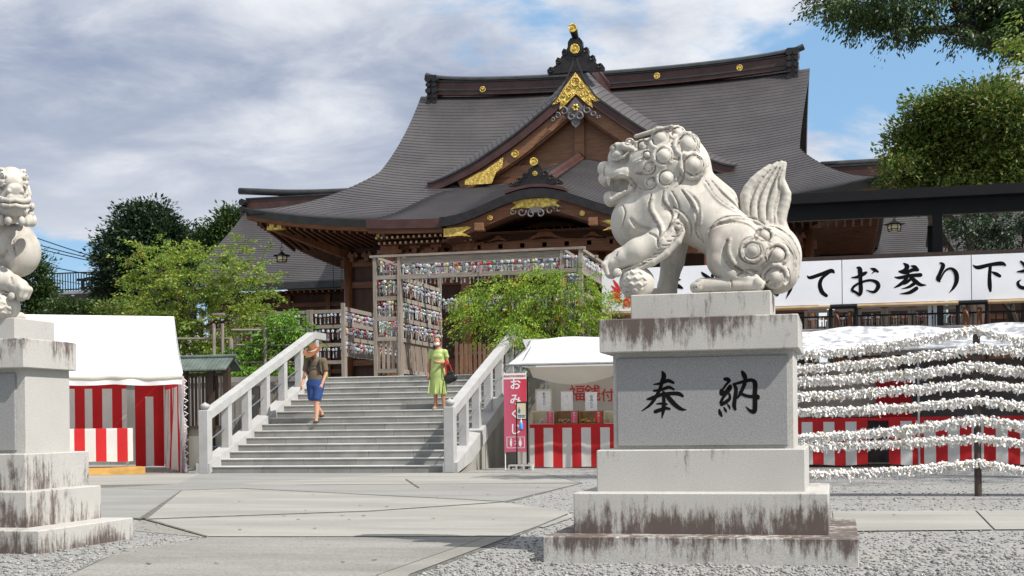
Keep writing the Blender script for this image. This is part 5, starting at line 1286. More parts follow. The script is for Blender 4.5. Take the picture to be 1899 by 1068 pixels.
# gable ridge running back to the main ridge, and its crest ornament
gt = GZs(0)
mb = MB(); mb.tube([(XC, YG - 0.3, gt + 0.28), (XC, 59.5, gt + 0.60)], 0.22, 10); mb.box(XC - 0.26, XC + 0.26, YG - 0.1, 59.6, gt - 0.15, gt + 0.26); mb.build('gable_ridge', M['ridge_red'], hall)
on = oni('gable_ridge_ornament', XC, YG - 0.20, gt - 0.62, 1.15, 1.38, hall, M['oni'], 0.3); disc('gilded_boss', XC, YG - 0.36, gt + 0.28, 0.20, on)
mb = MB(); mb.lathe((XC, YG - 0.36, gt + 0.28), [(0.30, 0.0), (0.30, -0.05), (0.24, -0.06), (0.23, 0)], 20, 'y'); mb.build('boss_ring', M['oni'], on)
mb = MB(); mb.tube([(XC, YG + 0.3, gt + 0.55), (XC, YG - 0.1, gt + 0.72), (XC, YG - 0.75, gt + 1.00)], [0.10, 0.12, 0.17], 12); q = mb.build('ridge_tail_tile', M['oni'], hall); disc('gilded_cap', XC, YG - 0.76, gt + 1.00, 0.17, q)
# ------------------------------------------------ main ridge
def rz(r): return 16.12 + 0.30 * abs(r) ** 2.2
HRD = 8.2
def rsweep(name, m, prof, half, zoff, n=30, curve=rz, ext=0.0, parent=None, yc=YR, xc_=XC):
    V = []; k = len(prof)
    for i in range(n + 1):
        r = -1 + 2 * i / n; x = xc_ + r * half; z = curve(r * half / HRD) + zoff + ext * abs(r) ** 8
        V += [(x, yc + a, z + b) for a, b in prof]
    F = [(i * k + j, i * k + (j + 1) % k, (i + 1) * k + (j + 1) % k, (i + 1) * k + j) for i in range(n) for j in range(k)]
    F += [tuple(range(k)), tuple(range(n * k + k - 1, n * k - 1, -1))]; mb = MB(); mb.add(V, F); return mb.build(name, m, parent or hall)
box_p = lambda w, h: [(-w, 0), (w, 0), (w, h), (-w, h)]
rd = rsweep('main_ridge', M['ridge_red'], box_p(0.34, 0.18), HRD, -0.08); 
rsweep('ridge_band', M['ridge_dark'], box_p(0.38, 0.07), HRD, 0.10, parent=rd); rsweep('ridge_body', M['ridge_red'], box_p(0.30, 0.34), HRD, 0.17, parent=rd)
rsweep('ridge_band', M['ridge_dark'], box_p(0.36, 0.07), HRD, 0.51, parent=rd); rsweep('ridge_cap', M['ridge_dark'], [(-0.42, 0), (0.42, 0), (0.40, 0.10), (0.2, 0.2), (-0.2, 0.2), (-0.40, 0.10)], HRD + 0.12, 0.58, ext=0.10, parent=rd)
for px, py in ((896, 166), (1219, 141), (1372, 126)):
    p = P(px, py, YR - 0.32); disc('gilded_boss', p.x, YR - 0.32, p.z, 0.14, rd)
p = P(980, 160, YR - 0.32)
for sg in (-1, 1):
    x = XC + sg * (HRD + 0.05); zz = rz(1) - 0.15
    mb = MB()
    for k, (w, h) in enumerate(((0.26, 0.30), (0.32, 0.20), (0.26, 0.24), (0.34, 0.14), (0.24, 0.2))):
        z = zz + 0.86 - k * 0.28; mb.tube([(x - 0.18, YR - 0.62, z - 0.1), (x - 0.18, YR + 0.62, z - 0.1)], h * 0.55, 8); mb.tube([(x + 0.12, YR - 0.58, z - 0.1), (x + 0.12, YR + 0.58, z - 0.1)], h * 0.5, 8)
    mb.box(x - 0.25, x + 0.2, YR - 0.5, YR + 0.5, zz - 0.5, zz + 0.95); mb.build('ridge_end_ornament', M['oni'], rd)
    mb = MB(); mb.tube([(XC + sg * (HRD + 0.05), YR, rz(1) + 0.76), (XC + sg * (HRD + 0.50), YR, rz(1) + 0.93)], 0.14, 10); mb.build('ridge_tip_tile', M['ridge_dark'], rd)
# ------------------------------------------------ wings behind, left and right
for sg, lab in ((-1, 'low side hall with a dark shingled roof left of the shrine hall, behind the shrubs'), (1, 'side hall with grey shingled roof right of the shrine hall, behind the black canopy')):
    w = thing('side_hall', lab, 'shrine building', (XC + sg * 15, 60, ZT)); xa, xb = XC + sg * 20.4, XC + sg * 9.3; x0, x1 = min(xa, xb), max(xa, xb)
    def wing(u, s):
        y = 66 - 7.5 * s; z = 12.55 - 4.95 * (s ** 0.85); f = (u + 1) / 2; fl = 0.35 * s ** 1.5; ex = (f if sg > 0 else 1 - f)
        x = x0 + (x1 - x0) * f + sg * fl * ex; return Vector((x, y, z + 0.12 * ex ** 4))
    mb = MB(); courses(mb, wing, 0, 1, 40, 16, 0.03); mb.build('roof', M['roof'], w)
    mb = MB(); mb.grid(lambda u, v: Vector((x0 + (x1 - x0) * u, 66 + 7 * v, 12.55 - 4.9 * v ** 0.72)), 6, 8); mb.build('rear_roof', M['roof'], w)
    mb = MB(); mb.box(x0 - 0.3, x1 + 0.3, 58.45, 58.8, 7.34, 7.66); mb.build('eave_edge', M['ridge_dark'], w)
    xo = xa
    for nm, m, wd, z0, z1 in (('ridge_body', 'ridge_red', 0.28, 12.4, 12.95), ('ridge_band', 'ridge_dark', 0.34, 12.95, 13.02)):
        mb = MB(); mb.box(x0 if sg < 0 else x0, x1, 66 - wd, 66 + wd, z0, z1); mb.build(nm, M[m], w)
    mb = MB(); n = 12; pts = [(xa + (xb - xa) * (i / n) + (sg * 0.5 if i == 0 else 0), 66, 13.12 + 0.35 * (1 - i / n) ** 5) for i in range(n + 1)]; mb.tube(pts, 0.18, 8); mb.build('ridge_cap', M['ridge_dark'], w, True)
    mb = MB()
    for k in range(4): mb.tube([(xa + sg * 0.05, 65.3, 12.75 - k * 0.36), (xa + sg * 0.05, 66.6, 12.75 - k * 0.36)], 0.19 - 0.02 * k, 8)
    mb.build('ridge_end_ornament', M['oni'], w)
    mb = MB(); mb.box(x0 + 0.6, x1, 60.0, 60.2, ZT, 7.4); mb.build('front_wall', M['panel'], w)
    for i in range(6):
        x = x0 + 0.8 + i * (x1 - x0 - 1) / 5; mb = MB(); mb.box(x - 0.13, x + 0.13, 59.82, 59.99, ZT, 7.32); mb.build('column', M['hinoki'], w)
    for z in (3.4, 5.1, 6.6):
        mb = MB(); mb.box(x0 + 0.6, x1, 59.86, 59.98, z, z + 0.2); mb.build('tie_beam', M['hinoki_h'], w)
    mb = MB()
    for i in range(36): x = x0 + 0.2 + i * 0.31; mb.box(x, x + 0.1, 58.7, 60.0, 7.16, 7.29)
    o = mb.build('rafters', M['hinoki'], w); o['kind'] = 'stuff'
# hanging lanterns under the eaves
def lantern(p, s, lab, cable):
    t = thing('hanging_lantern', lab, 'lantern', p); x, y, z = p
    mb = MB(); mb.tube([(x, y, z + 0.62 * s), (x, y, z + cable)], 0.018 * s, 6); mb.build('cable', M['black_steel'], t)
    mb = MB(); pts = [(x + 0.10 * s * math.cos(a), y, z + 0.52 * s + 0.10 * s * math.sin(a)) for a in np.linspace(-1.2, 4.3, 14)]; mb.tube(pts, 0.016 * s, 6); mb.build('hanging_ring', M['black_steel'], t)
    mb = MB(); mb.lathe((x, y, z), [(0.03 * s, 0.44 * s), (0.05 * s, 0.38 * s), (0.14 * s, 0.28 * s), (0.30 * s, 0.19 * s), (0.56 * s, 0.13 * s), (0.54 * s, 0.10 * s), (0.30 * s, 0.12 * s)], 6); mb.build('canopy', M['black_steel'], t)
    mb = MB(); mb.lathe((x, y, z), [(0.28 * s, 0.12 * s), (0.31 * s, -0.06 * s), (0.27 * s, -0.24 * s)], 6); mb.build('glass', M['gold_lantern'], t)
    mb = MB()
    for k in range(6):
        a = k * math.pi / 3; c, d = math.cos(a), math.sin(a); mb.tube([(x + 0.31 * s * c, y + 0.31 * s * d, z + 0.13 * s), (x + 0.345 * s * c, y + 0.345 * s * d, z - 0.06 * s), (x + 0.30 * s * c, y + 0.30 * s * d, z - 0.27 * s)], 0.024 * s, 5)
        for zz, rr in ((0.11, 0.31), (-0.15, 0.325), (-0.25, 0.30)):
            e = (k + 1) * math.pi / 3; mb.tube([(x + rr * s * c, y + rr * s * d, z + zz * s), (x + rr * s * math.cos(e), y + rr * s * math.sin(e), z + zz * s)], 0.018 * s, 5)
    mb.build('cage', M['black_steel'], t)
p = P(523, 478, 49.0); lantern((p.x, p.y, p.z), 0.66, 'black hexagonal hanging lantern under the left eave of the shrine hall', 1.35)
p = P(1659, 420, 44.0); lantern((p.x, p.y, p.z), 0.60, 'black lantern with bright panes hanging beneath the dark canopy on the right', 1.0)
for px in (618, 634, 656):
    a = P(px, 462 + (px - 618) * 0.3, 50); mb = MB(); mb.tube([(a.x, a.y, a.z + 0.4), (a.x, a.y, ZT + 1.2)], 0.012, 5); tag(mb.build('rain_chain', M['black_steel']), 'thin dark rain chain %s hanging from the left eave' % ('nearest the lantern' if px == 618 else 'in the middle of the three' if px == 634 else 'nearest the porch column'), 'rain chain', 'rain chains under the left eave')
# ================================================================== tents and stalls
def curtain(name, a, b, z0, z1, w, parent, band_=0.1, wave=0.03, start_red=True, freq=5.0, slant=0.0, label=None, swing=0.0, first=None):
    """striped red and white cloth hanging from a to b; w = stripe width"""
    a, b = Vector((a[0], a[1], 0)), Vector((b[0], b[1], 0)); L = (b - a).length; d = (b - a) / L; nrm = Vector((-d.y, d.x, 0))
    n = max(2, int(L / (w / 4))); rows = 12; V = []; F = []; mi = []; ph = random.uniform(0, 6)
    for j in range(rows + 1):
        t = j / rows; z = z1 + (z0 - z1) * t
        for i in range(n + 1):
            s = L * i / n; q = math.sin(s * freq * 2 + ph) * 0.6 + math.sin(s * freq * 0.9 + 1.3 + 2 * t) * 0.5 + math.sin(s * freq * 4.1 + 3 * t) * 0.2
            p = a + d * s + nrm * (wave * q * (0.25 + t)) + nrm * swing * t * t; V.append((p.x, p.y, z + (slant * s / L * t) + 0.012 * math.sin(s * 6 + ph) * t))
    hb = band_ / max(0.01, z1 - z0)
    for j in range(rows):
        for i in range(n):
            s = L * (i + 0.5) / n + (first or 0.0); k = int(s / w) % 2; red = (k == 0) == start_red
            if (j + 0.5) / rows < hb: red = True
            F.append((j * (n + 1) + i, j * (n + 1) + i + 1, (j + 1) * (n + 1) + i + 1, (j + 1) * (n + 1) + i)); mi.append(0 if red else 1)
    off = root_off(parent); V = [(v[0] - off.x, v[1] - off.y, v[2] - off.z) for v in V]
    o = link(name, mesh_np(name, V, F, [M['cloth_red'], M['cloth_white']], mi, True), parent)
    if label: o['label'] = label
    return o
def cloth_sheet(name, fn, nu, nv, m, parent):
    mb = MB(); mb.grid(fn, nu, nv); return mb.build(name, m, parent, True)
# ---- left tent
tl = thing('striped_tent', 'white tarpaulin tent with red and white striped curtains, left of the stairs', 'tent', (-16, 26.6, 0))
TX1, TX0, TY0, TYR, TY1 = -13.15, -21.0, 25.25, 27.1, 28.9; zE, zR = 2.06, 3.38
def tf(u, v):
    x = TX0 + (TX1 - TX0) * u - 0.02 * 0; sag = -0.05 * math.sin(math.pi * v) * (1 + 0.6 * math.sin(u * 9)); return Vector((x + 0.25 * (1 - v) * (u - 0.5) * 0 + (0.02 if u > 0.99 else 0), TY0 + (TYR - TY0) * v, zE + (zR - zE) * v + sag))
cloth_sheet('roof_sheet', tf, 30, 10, M['tarp'], tl); cloth_sheet('roof_sheet', lambda u, v: Vector((TX0 + (TX1 - TX0) * u, TYR + (TY1 - TYR) * v, zR + (zE - zR) * v)), 10, 4, M['tarp'], tl)
def roll(u, v):
    x = TX0 + (TX1 - TX0) * u; a = v * 2 * math.pi; r = 0.085 + 0.015 * math.sin(x * 5.0) + 0.01 * math.sin(x * 13); return Vector((x, TY0 - 0.02 + r * 0.6 * math.cos(a), zE - 0.03 + r * math.sin(a) - 0.03 * abs(math.sin(x * 2.6))))
cloth_sheet('rolled_valance', roll, 90, 10, simple('valance_tarp', (0.72, 0.69, 0.62), 0.6, var=0.06, ns=2, bump=0.4, bs=6), tl)
def val2(u, v):
    x = TX0 + (TX1 - TX0) * u; return Vector((x, TY0 - 0.03 + 0.03 * math.sin(x * 9) * v, zE - 0.10 - (0.12 + 0.03 * abs(math.sin(x * 2.6))) * v))
cloth_sheet('valance_hem', val2, 90, 3, M['tarp'], tl)
gtri = MB(); gtri.add([(TX1 + 0.01, TY0, zE), (TX1 + 0.01, TY1, zE), (TX1 + 0.01, TYR, zR)], [(0, 1, 2)]); gtri.build('gable_sheet', M['tarp'], tl)
def sidew(u, v):
    z = (zE - 0.05) * (1 - v) + 0.0; return Vector((TX1 + 0.03 + 0.03 * math.sin(v * 14) + 0.05 * v, TY0 + (TY1 - TY0) * u * 0.99, z))
cloth_sheet('side_sheet', sidew, 12, 14, M['tarp'], tl)
for x, y in ((TX1 - 0.03, TY0 + 0.03), (TX1 - 0.03, TY1 - 0.05), (TX0 + 0.1, TY0 + 0.03), (TX0 + 0.1, TY1 - 0.05), (-17.2, TY1 - 0.05)):
    mb = MB(); mb.tube([(x, y, 0), (x, y, zE)], 0.022, 8); mb.build('pole', M['steel'], tl)
mb = MB(); mb.tube([(TX0, TY0, zE), (TX1, TY0, zE)], 0.022, 8); mb.build('eave_pole', M['steel'], tl)
mb = MB()
for k in range(15): z = 1.95 - k * 0.135; mb.tube([(TX1 + 0.03, TY0 - 0.01, z), (TX1 + 0.09 + 0.02 * (k % 2), TY0 - 0.03, z - 0.05), (TX1 + 0.04, TY0 - 0.02, z - 0.09)], 0.010, 5)
o = mb.build('lacing_ties', M['tarp'], tl); o['kind'] = 'stuff'
curtain('back_curtain', (TX0 + 0.2, TY1 - 0.12), (TX1 - 0.9, TY1 - 0.12), 0.35, 1.98, 0.215, tl, 0.12, 0.03, label='striped curtain across the back of the tent')
curtain('back_curtain', (TX1 - 0.72, TY1 - 0.10), (TX1 - 0.08, TY1 - 0.10), 0.05, 1.98, 0.215, tl, 0.3, 0.04, label='shaded striped curtain in the back corner')
curtain('side_curtain', (TX1 - 0.06, TY0 + 0.15), (TX1 - 0.06, TY1 - 0.15), 0.05, 1.96, 0.23, tl, 0.2, 0.07, label='striped curtain gathered along the right side')
bar = thing('tent_platform', 'yellow plywood platform on the ground inside the left tent', 'platform', (-15.4, 25.6, 0)); 
for k in range(3):
    mb = MB(); mb.box(-20.5, -13.9, 25.32 + k * 0.42, 25.32 + k * 0.42 + 0.41, 0.0, 0.135 - 0.002 * k); mb.build('plank', M['plank_yellow'], bar)
ct = thing('counter_table', 'table wrapped in red and white striped cloth under the left tent', 'table', (-16.5, 26.0, 0.13))
mb = MB(); mb.box(-20.2, -14.12, 25.62, 26.3, 0.90, 0.945); mb.build('table_top', M['cloth_white'], ct)
curtain('striped_cloth', (-20.2, 25.60), (-14.12, 25.60), 0.17, 0.945, 0.208, ct, 0.0, 0.012, slant=0.10, first=0.05)
for x in (-20.1, -17.4, -14.2):
    mb = MB(); mb.box(x - 0.025, x + 0.025, 26.2, 26.25, 0.136, 0.9); mb.build('leg', M['steel'], ct)
PIV = Vector((TX1, TY0, 0)); RT = R(33)
for o in (tl, bar, ct):
    o.rotation_euler = (0, 0, RT); q = Matrix.Rotation(RT, 3, 'Z') @ (Vector(o.location) - PIV); o.location = PIV + q
# ---- right stall (fortune slips)
def stall(label, x0, x1, Y0, YRg, Y1, ze, zr, wav, cloth_m, cat='stall tent'):
    t = thing('market_tent', label, cat, ((x0 + x1) / 2, (Y0 + Y1) / 2, 0))
    def top_(u, v):
        x = x0 + (x1 - x0) * u; s = math.sin(math.pi * v); e = 0.0 if v < 0.99 else wav * (math.sin(x * 2.1) * 0.5 + math.sin(x * 4.3 + 1) * 0.3); 
        return Vector((x + (0.28 * v if u < 0.02 else 0), Y0 + (YRg - Y0) * v, ze + (zr - ze) * v - wav * s * (0.6 + 0.8 * abs(math.sin(x * 1.35 + v * 1.2))) + e))
    cloth_sheet('roof_sheet', top_, 60, 12, cloth_m, t)
    cloth_sheet('roof_sheet', lambda u, v: Vector((x0 + (x1 - x0) * u, YRg + (Y1 - YRg) * v, zr + (ze - zr) * v - wav * math.sin(math.pi * v))), 16, 4, cloth_m, t)
    cloth_sheet('left_hip', lambda u, v: Vector((x0 + 0.28 * v, Y0 + (YRg - Y0) * v + u * (Y1 - Y0) * (1 - v), ze + (zr - ze) * v - 0.02)), 6, 6, cloth_m, t)
    mb = MB(); mb.tube([(x0 - 0.05, Y0 - 0.03, ze - 0.03), (x1, Y0 - 0.03, ze - 0.03)], 0.024, 8); mb.build('eave_pole', M['steel'], t)
    n = max(2, int((x1 - x0) / 2.4))
    for i in range(n + 1):
        x = x0 + 0.25 + (x1 - x0 - 0.5) * i / n
        for y in (Y0 + 0.05, Y1 - 0.05): mb = MB(); mb.tube([(x, y, 0), (x, y, ze - 0.05)], 0.022, 8); mb.build('pole', M['steel'], t)
        mb = MB(); mb.tube([(x, Y0, ze - 0.04), (x, YRg, zr - 0.06)], 0.018, 6); mb.build('roof_pole', M['steel'], t)
    return t
SY0, SYR, SY1 = 26.9, 28.2, 29.5
sA = stall('white tarpaulin stall with a fortune-slip counter, between the stairs and the right pedestal', -6.62, -1.9, SY0, SYR, SY1, 2.18, 2.76, 0.05, M['tarp'])
def inner(u, v):
    x = -6.2 + 4.3 * u; return Vector((x, SY0 + 0.06 + 0.35 * v, 2.10 - (0.20 + 0.06 * math.sin(x * 2.2 + 1)) * v - 0.10 * math.sin(math.pi * min(1, (x + 6.2) / 1.9)) * v))
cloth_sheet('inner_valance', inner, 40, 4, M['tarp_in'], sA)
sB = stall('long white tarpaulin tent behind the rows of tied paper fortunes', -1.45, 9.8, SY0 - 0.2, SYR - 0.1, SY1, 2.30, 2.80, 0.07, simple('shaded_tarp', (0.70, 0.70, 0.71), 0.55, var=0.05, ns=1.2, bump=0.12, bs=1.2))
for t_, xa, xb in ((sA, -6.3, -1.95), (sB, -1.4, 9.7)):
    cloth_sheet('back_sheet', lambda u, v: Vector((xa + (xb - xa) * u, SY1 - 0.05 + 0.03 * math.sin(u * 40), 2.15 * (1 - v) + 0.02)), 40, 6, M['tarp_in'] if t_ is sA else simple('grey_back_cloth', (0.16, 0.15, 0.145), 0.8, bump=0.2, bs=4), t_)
curtain('side_curtain', (-1.2, SY0 + 0.3), (-1.2, SY1), 0.1, 2.1, 0.22, sB, 0.15, 0.04)
# stall A counter
ca_ = thing('stall_counter', 'counter draped in red and white striped cloth under the fortune-slip stall', 'counter', (-4.4, 27.5, 0))
CX0 = P(983, 830, 27.4).x; CZ = P(1000, 787, 27.4).z; CZ0 = P(1000, 868, 27.4).z
mb = MB(); mb.box(CX0, -2.0, 27.42, 28.1, CZ - 0.04, CZ); mb.build('counter_top', M['cloth_red'], ca_)
curtain('striped_cloth', (CX0, 27.40), (-2.0, 27.40), max(0.02, CZ0), CZ, 0.2, ca_, 0.07, 0.014, first=0.30, start_red=True)
cb = thing('stall_counter', 'long counter draped in red and white striped cloth behind the tied paper fortunes', 'counter', (3, 27.3, 0))
curtain('striped_cloth', (-1.35, 27.25), (0.55, 27.25), 0.05, 0.98, 0.21, cb, 0.06, 0.012); curtain('striped_cloth', (0.95, 27.25), (9.6, 27.25), 0.05, 0.98, 0.22, cb, 0.06, 0.012)
mb = MB(); mb.box(-1.35, 9.6, 27.28, 27.9, 0.92, 0.975); mb.build('counter_top', M['cloth_red'], cb)
curtain('hanging_cloth', (0.75, 28.6), (1.45, 28.6), 0.9, 1.75, 0.35, sB, 0.8, 0.03)
mb = MB(); mb.box(-1.2, 1.2, 28.9, 28.95, 1.0, 2.05); mb.build('back_board', M['tarp_in'], sB)
# fortune boxes on the counter
Yb = 27.55
for i, (xa, xb, top_, m, lm, lab, fill) in enumerate(((985, 1028, 762, 'cream', 'pink', 'cream box of folded fortune slips with pink label, leftmost on the counter', (0.70, 0.66, 0.64)),
        (1031, 1072, 762, 'box_wood', 'pink', 'brown box of beige slips with pink label, second from the left on the counter', (0.60, 0.45, 0.28)),
        (1074, 1118, 762, 'box_wood', 'ink_red', 'brown box of yellow slips with red label, second from the right on the counter', (0.62, 0.47, 0.14)),
        (1120, 1162, 762, 'cream', 'ink_red', 'pale box of slips partly hidden by the pedestal, rightmost on the counter', (0.55, 0.48, 0.34)))):
    a = P(xa, 780, Yb).x; b = P(xb, 780, Yb).x; zt_ = P(xa, top_, Yb).z; b0 = CZ + 0.001; t = thing('fortune_box', lab, 'box', ((a + b) / 2, Yb, b0))
    mb = MB(); mb.box(a, b, Yb, Yb + 0.3, b0, b0 + 0.02); mb.box(a, b, Yb + 0.285, Yb + 0.3, b0 + 0.02, zt_); mb.box(a, a + 0.012, Yb, Yb + 0.284, b0 + 0.021, zt_); mb.box(b - 0.012, b, Yb, Yb + 0.284, b0 + 0.021, zt_); mb.box(a + 0.013, b - 0.013, Yb, Yb + 0.012, zt_ - 0.02, zt_); mb.build('box_body', M[m], t)
    xl = a + (b - a) * 0.70; mb = MB(); mb.box(xl, b - 0.013, Yb - 0.006, Yb + 0.004, b0 + 0.02, zt_ - 0.021); lbl = mb.build('label_panel', M[lm], t)
    for k, ch in enumerate('おみくじ'): type_mesh('label_letter', ch, 0.062, M['white'], lbl, ((xl + b - 0.013) / 2, Yb - 0.009, zt_ - 0.045 - k * 0.058))
    fm = simple('slips_%d' % i, fill, 0.8, var=0.15, ns=30, bump=0); mb = MB()
    for k in range(26):
        x = random.uniform(a + 0.03, xl - 0.03); y = Yb + random.uniform(0.04, 0.24); z = b0 + 0.025 + random.uniform(0, 0.07); d = Vector((random.uniform(-1, 1), random.uniform(-1, 1), random.uniform(-0.3, 0.3))).normalized() * 0.03
        mb.beam((x - d.x, y - d.y, z - d.z + 0.01), (x + d.x, y + d.y, z + d.z + 0.01), 0.02, 0.012)
    o = mb.build('fortune_slips', fm, t); o['kind'] = 'stuff'
for i, (xa, xb, ya, yb, fr_, lab) in enumerate(((993, 1023, 722, 762, True, 'cream framed notice standing above the leftmost fortune box'), (1040, 1062, 726, 762, False, 'plain white notice card with a faint crest, middle of the three'), (1085, 1107, 727, 762, False, 'white notice card with brushed writing in front of the red characters'))):
    a = P(xa, 740, Yb + 0.2).x; b = P(xb, 740, Yb + 0.2).x; z1 = P(xa, ya, Yb + 0.2).z; z0 = P(xa, yb, Yb + 0.2).z; t = thing('notice_card', lab, 'notice', ((a + b) / 2, Yb + 0.2, z0))
    y = Yb + 0.24; mb = MB(); mb.box(a + (0.02 if fr_ else 0), b - (0.02 if fr_ else 0), y, y + 0.008, z0 + 0.001, z1 - (0.03 if fr_ else 0)); cd = mb.build('card', M['paper'], t)
    if fr_:
        mb = MB()
        for q in ((a, a + 0.02, z0, z1), (b - 0.02, b, z0, z1)): mb.box(q[0], q[1], y - 0.008, y + 0.01, q[2], q[3])
        mb.box(a + 0.021, b - 0.021, y - 0.008, y + 0.01, z1 - 0.03, z1); mb.build('frame', M['cream'], t)
    if i != 1:
        for k, ch in enumerate('おみくじ'): type_mesh('letter', ch, 0.07, M['ink'], cd, ((a + b) / 2 + 0.01, y - 0.003, z1 - 0.10 - k * 0.068))
    else: type_mesh('letter', '✿', 0.05, M['cream'], cd, ((a + b) / 2, y - 0.003, z1 - 0.09))
# backdrop banner with large red characters
Yk = SY1 - 0.35; bd = thing('backdrop_banner', 'cream cloth banner with large red characters hanging at the back of the stall', 'banner', (-4.5, Yk, 0.9))
a = P(1032, 740, Yk).x; mb = MB(); mb.box(a, -2.0, Yk, Yk + 0.01, 0.75, P(1060, 690, Yk).z + 0.06); mb.build('cloth', M['tarp_in'], bd)
for px, ch, s in ((1071, '福', 0.38), (1099, '銭', 0.38), (1127, '付', 0.30), (1150, 'き', 0.30)):
    p = P(px, 731 + (3 if s < 0.35 else 0), Yk - 0.01); type_mesh('letter', ch, s, M['ink_red'], bd, p, bold=0.002)
for px in (1060, 1104, 1150):
    p = P(px, 698, Yk - 0.01); mb = MB()
    for sg in (-1, 1): mb.prism([(p.x + 0.17 * math.cos(q), p.y, p.z + sg * (0.006 + 0.055 * abs(math.sin(q)))) for q in np.linspace(0, math.pi, 14)], (0, -0.004, 0), (0, 0, 0))
    mb.build('oval_mark', M['ink_red'], bd)
# tall pink sign
Yn = 26.55; ns = thing('vertical_sign', 'tall pink panel sign with white lettering on white legs, beside the stall', 'sign', (-6.3, Yn, 0))
sa_, sb_ = P(935, 760, Yn).x, P(977, 760, Yn).x; z1 = P(956, 692, Yn).z; z0 = P(956, 838, Yn).z; zh = P(956, 703, Yn).z
pink_m = NT('pink_gradient_print'); g_ = pink_m.ramp(pink_m.sep()[2], z0, z1, 0, 1, False); gx_ = pink_m.ramp(pink_m.sep()[0], sa_, sb_, 0, 1, False)
pink_m.col(pink_m.mix(pink_m.math('MULTIPLY', g_, gx_), (0.48, 0.09, 0.15), (0.56, 0.010, 0.026))); pink_m.rough(0.4)
mb = MB(); mb.box(sa_, sb_, Yn, Yn + 0.012, z0, zh); pn = mb.build('pink_panel', pink_m.m, ns)
mb = MB(); mb.box(sa_, sb_, Yn, Yn + 0.012, zh + 0.001, z1); hd = mb.build('header_strip', M['white'], ns)
type_mesh('letters', '感染症予防対策実施中', 0.047, M['ink_red'], hd, ((sa_ + sb_) / 2, Yn - 0.003, (zh + z1) / 2))
for ch, py in (('お', 714), ('み', 742), ('く', 769), ('じ', 797)): type_mesh('letter', ch, 0.24, M['white'], pn, P(956, py, Yn - 0.003), bold=0.004)
zq0, zq1 = P(956, 831, Yn).z, P(956, 810, Yn).z; xq0, xq1 = sa_ + 0.05, sb_ - 0.05; mb = MB()
for q in ((xq0, xq1, zq0, zq0 + 0.01), (xq0, xq1, zq1 - 0.01, zq1), (xq0, xq0 + 0.01, zq0 + 0.011, zq1 - 0.011), (xq1 - 0.01, xq1, zq0 + 0.011, zq1 - 0.011)): mb.box(q[0], q[1], Yn - 0.004, Yn - 0.001, q[2], q[3])
for xm, fem in ((xq0 + 0.09, 0), (xq1 - 0.09, 1)):
    mb.lathe((xm, Yn - 0.001, zq0 + 0.185), [(0.018, 0), (0.018, -0.003)], 10, 'y')
    mb.prism([(xm - 0.02, Yn - 0.004, zq0 + 0.16), (xm + 0.02, Yn - 0.004, zq0 + 0.16), (xm + (0.035 if fem else 0.022), Yn - 0.004, zq0 + 0.09), (xm + 0.008, Yn - 0.004, zq0 + 0.03), (xm - 0.008, Yn - 0.004, zq0 + 0.03), (xm - (0.035 if fem else 0.022), Yn - 0.004, zq0 + 0.09)][::-1], (0, 0, 0), (0, 0.003, 0))
xm = (xq0 + xq1) / 2; mb.beam((xm - 0.02, Yn - 0.003, zq0 + 0.15), (xm + 0.03, Yn - 0.003, zq0 + 0.11), 0.012, 0.003, up=(0, 1, 0)); mb.beam((xm + 0.03, Yn - 0.003, zq0 + 0.11), (xm - 0.02, Yn - 0.003, zq0 + 0.07), 0.012, 0.003, up=(0, 1, 0))
mb.build('pictogram', M['white'], pn)
for x in (sa_ + 0.012, sb_ - 0.012):
    mb = MB(); mb.tube([(x, Yn + 0.02, 0), (x, Yn + 0.02, z1 + 0.02)], 0.011, 8); mb.build('leg', M['white'], ns)
# hand sanitiser stand
Yh = 26.2; hs = thing('sanitiser_stand', 'black metal stand with notice and blue pump bottle, before the pink sign', 'stand', (-6.2, Yh, 0))
ha, hb = P(957, 760, Yh).x, P(978, 760, Yh).x; z1 = P(967, 745, Yh).z; z0 = P(967, 779, Yh).z; mb = MB()
for q in ((ha, ha + 0.022, z0, z1), (hb - 0.022, hb, z0, z1), (ha + 0.023, hb - 0.023, z1 - 0.022, z1), (ha + 0.023, hb - 0.023, z0, z0 + 0.022)): mb.box(q[0], q[1], Yh, Yh + 0.02, q[2], q[3])
mb.build('sign_frame', M['black_steel'], hs)
for x in (ha + 0.011, hb - 0.011):
    mb = MB(); mb.box(x - 0.011, x + 0.011, Yh + 0.001, Yh + 0.021, 0.03, z0 - 0.001); mb.build('leg', M['black_steel'], hs)
mb = MB(); mb.box(ha - 0.04, hb + 0.04, Yh - 0.12, Yh + 0.16, 0.01, 0.029); mb.build('base_plate', M['black_steel'], hs)
mb = MB(); mb.box(ha + 0.023, hb - 0.023, Yh + 0.004, Yh + 0.01, z0 + 0.023, z1 - 0.023); cd = mb.build('notice', M['cream'], hs)
mb = MB(); xm = ha + 0.07; zz = z0 + 0.15; mb.prism([(xm - 0.022, Yh + 0.002, zz), (xm + 0.022, Yh + 0.002, zz), (xm + 0.022, Yh + 0.002, zz + 0.06), (xm + 0.006, Yh + 0.002, zz + 0.08), (xm + 0.006, Yh + 0.002, zz + 0.11), (xm - 0.006, Yh + 0.002, zz + 0.11), (xm - 0.006, Yh + 0.002, zz + 0.08), (xm - 0.022, Yh + 0.002, zz + 0.06)][::-1], (0, -0.002, 0), (0, 0, 0))
mb.box(ha + 0.04, hb - 0.04, Yh, Yh + 0.003, z0 + 0.085, z0 + 0.105); mb.box(ha + 0.05, hb - 0.05, Yh, Yh + 0.003, z0 + 0.055, z0 + 0.07); mb.build('printed_bottle', simple('print_blue', (0.05, 0.16, 0.34), 0.6, bump=0), cd)
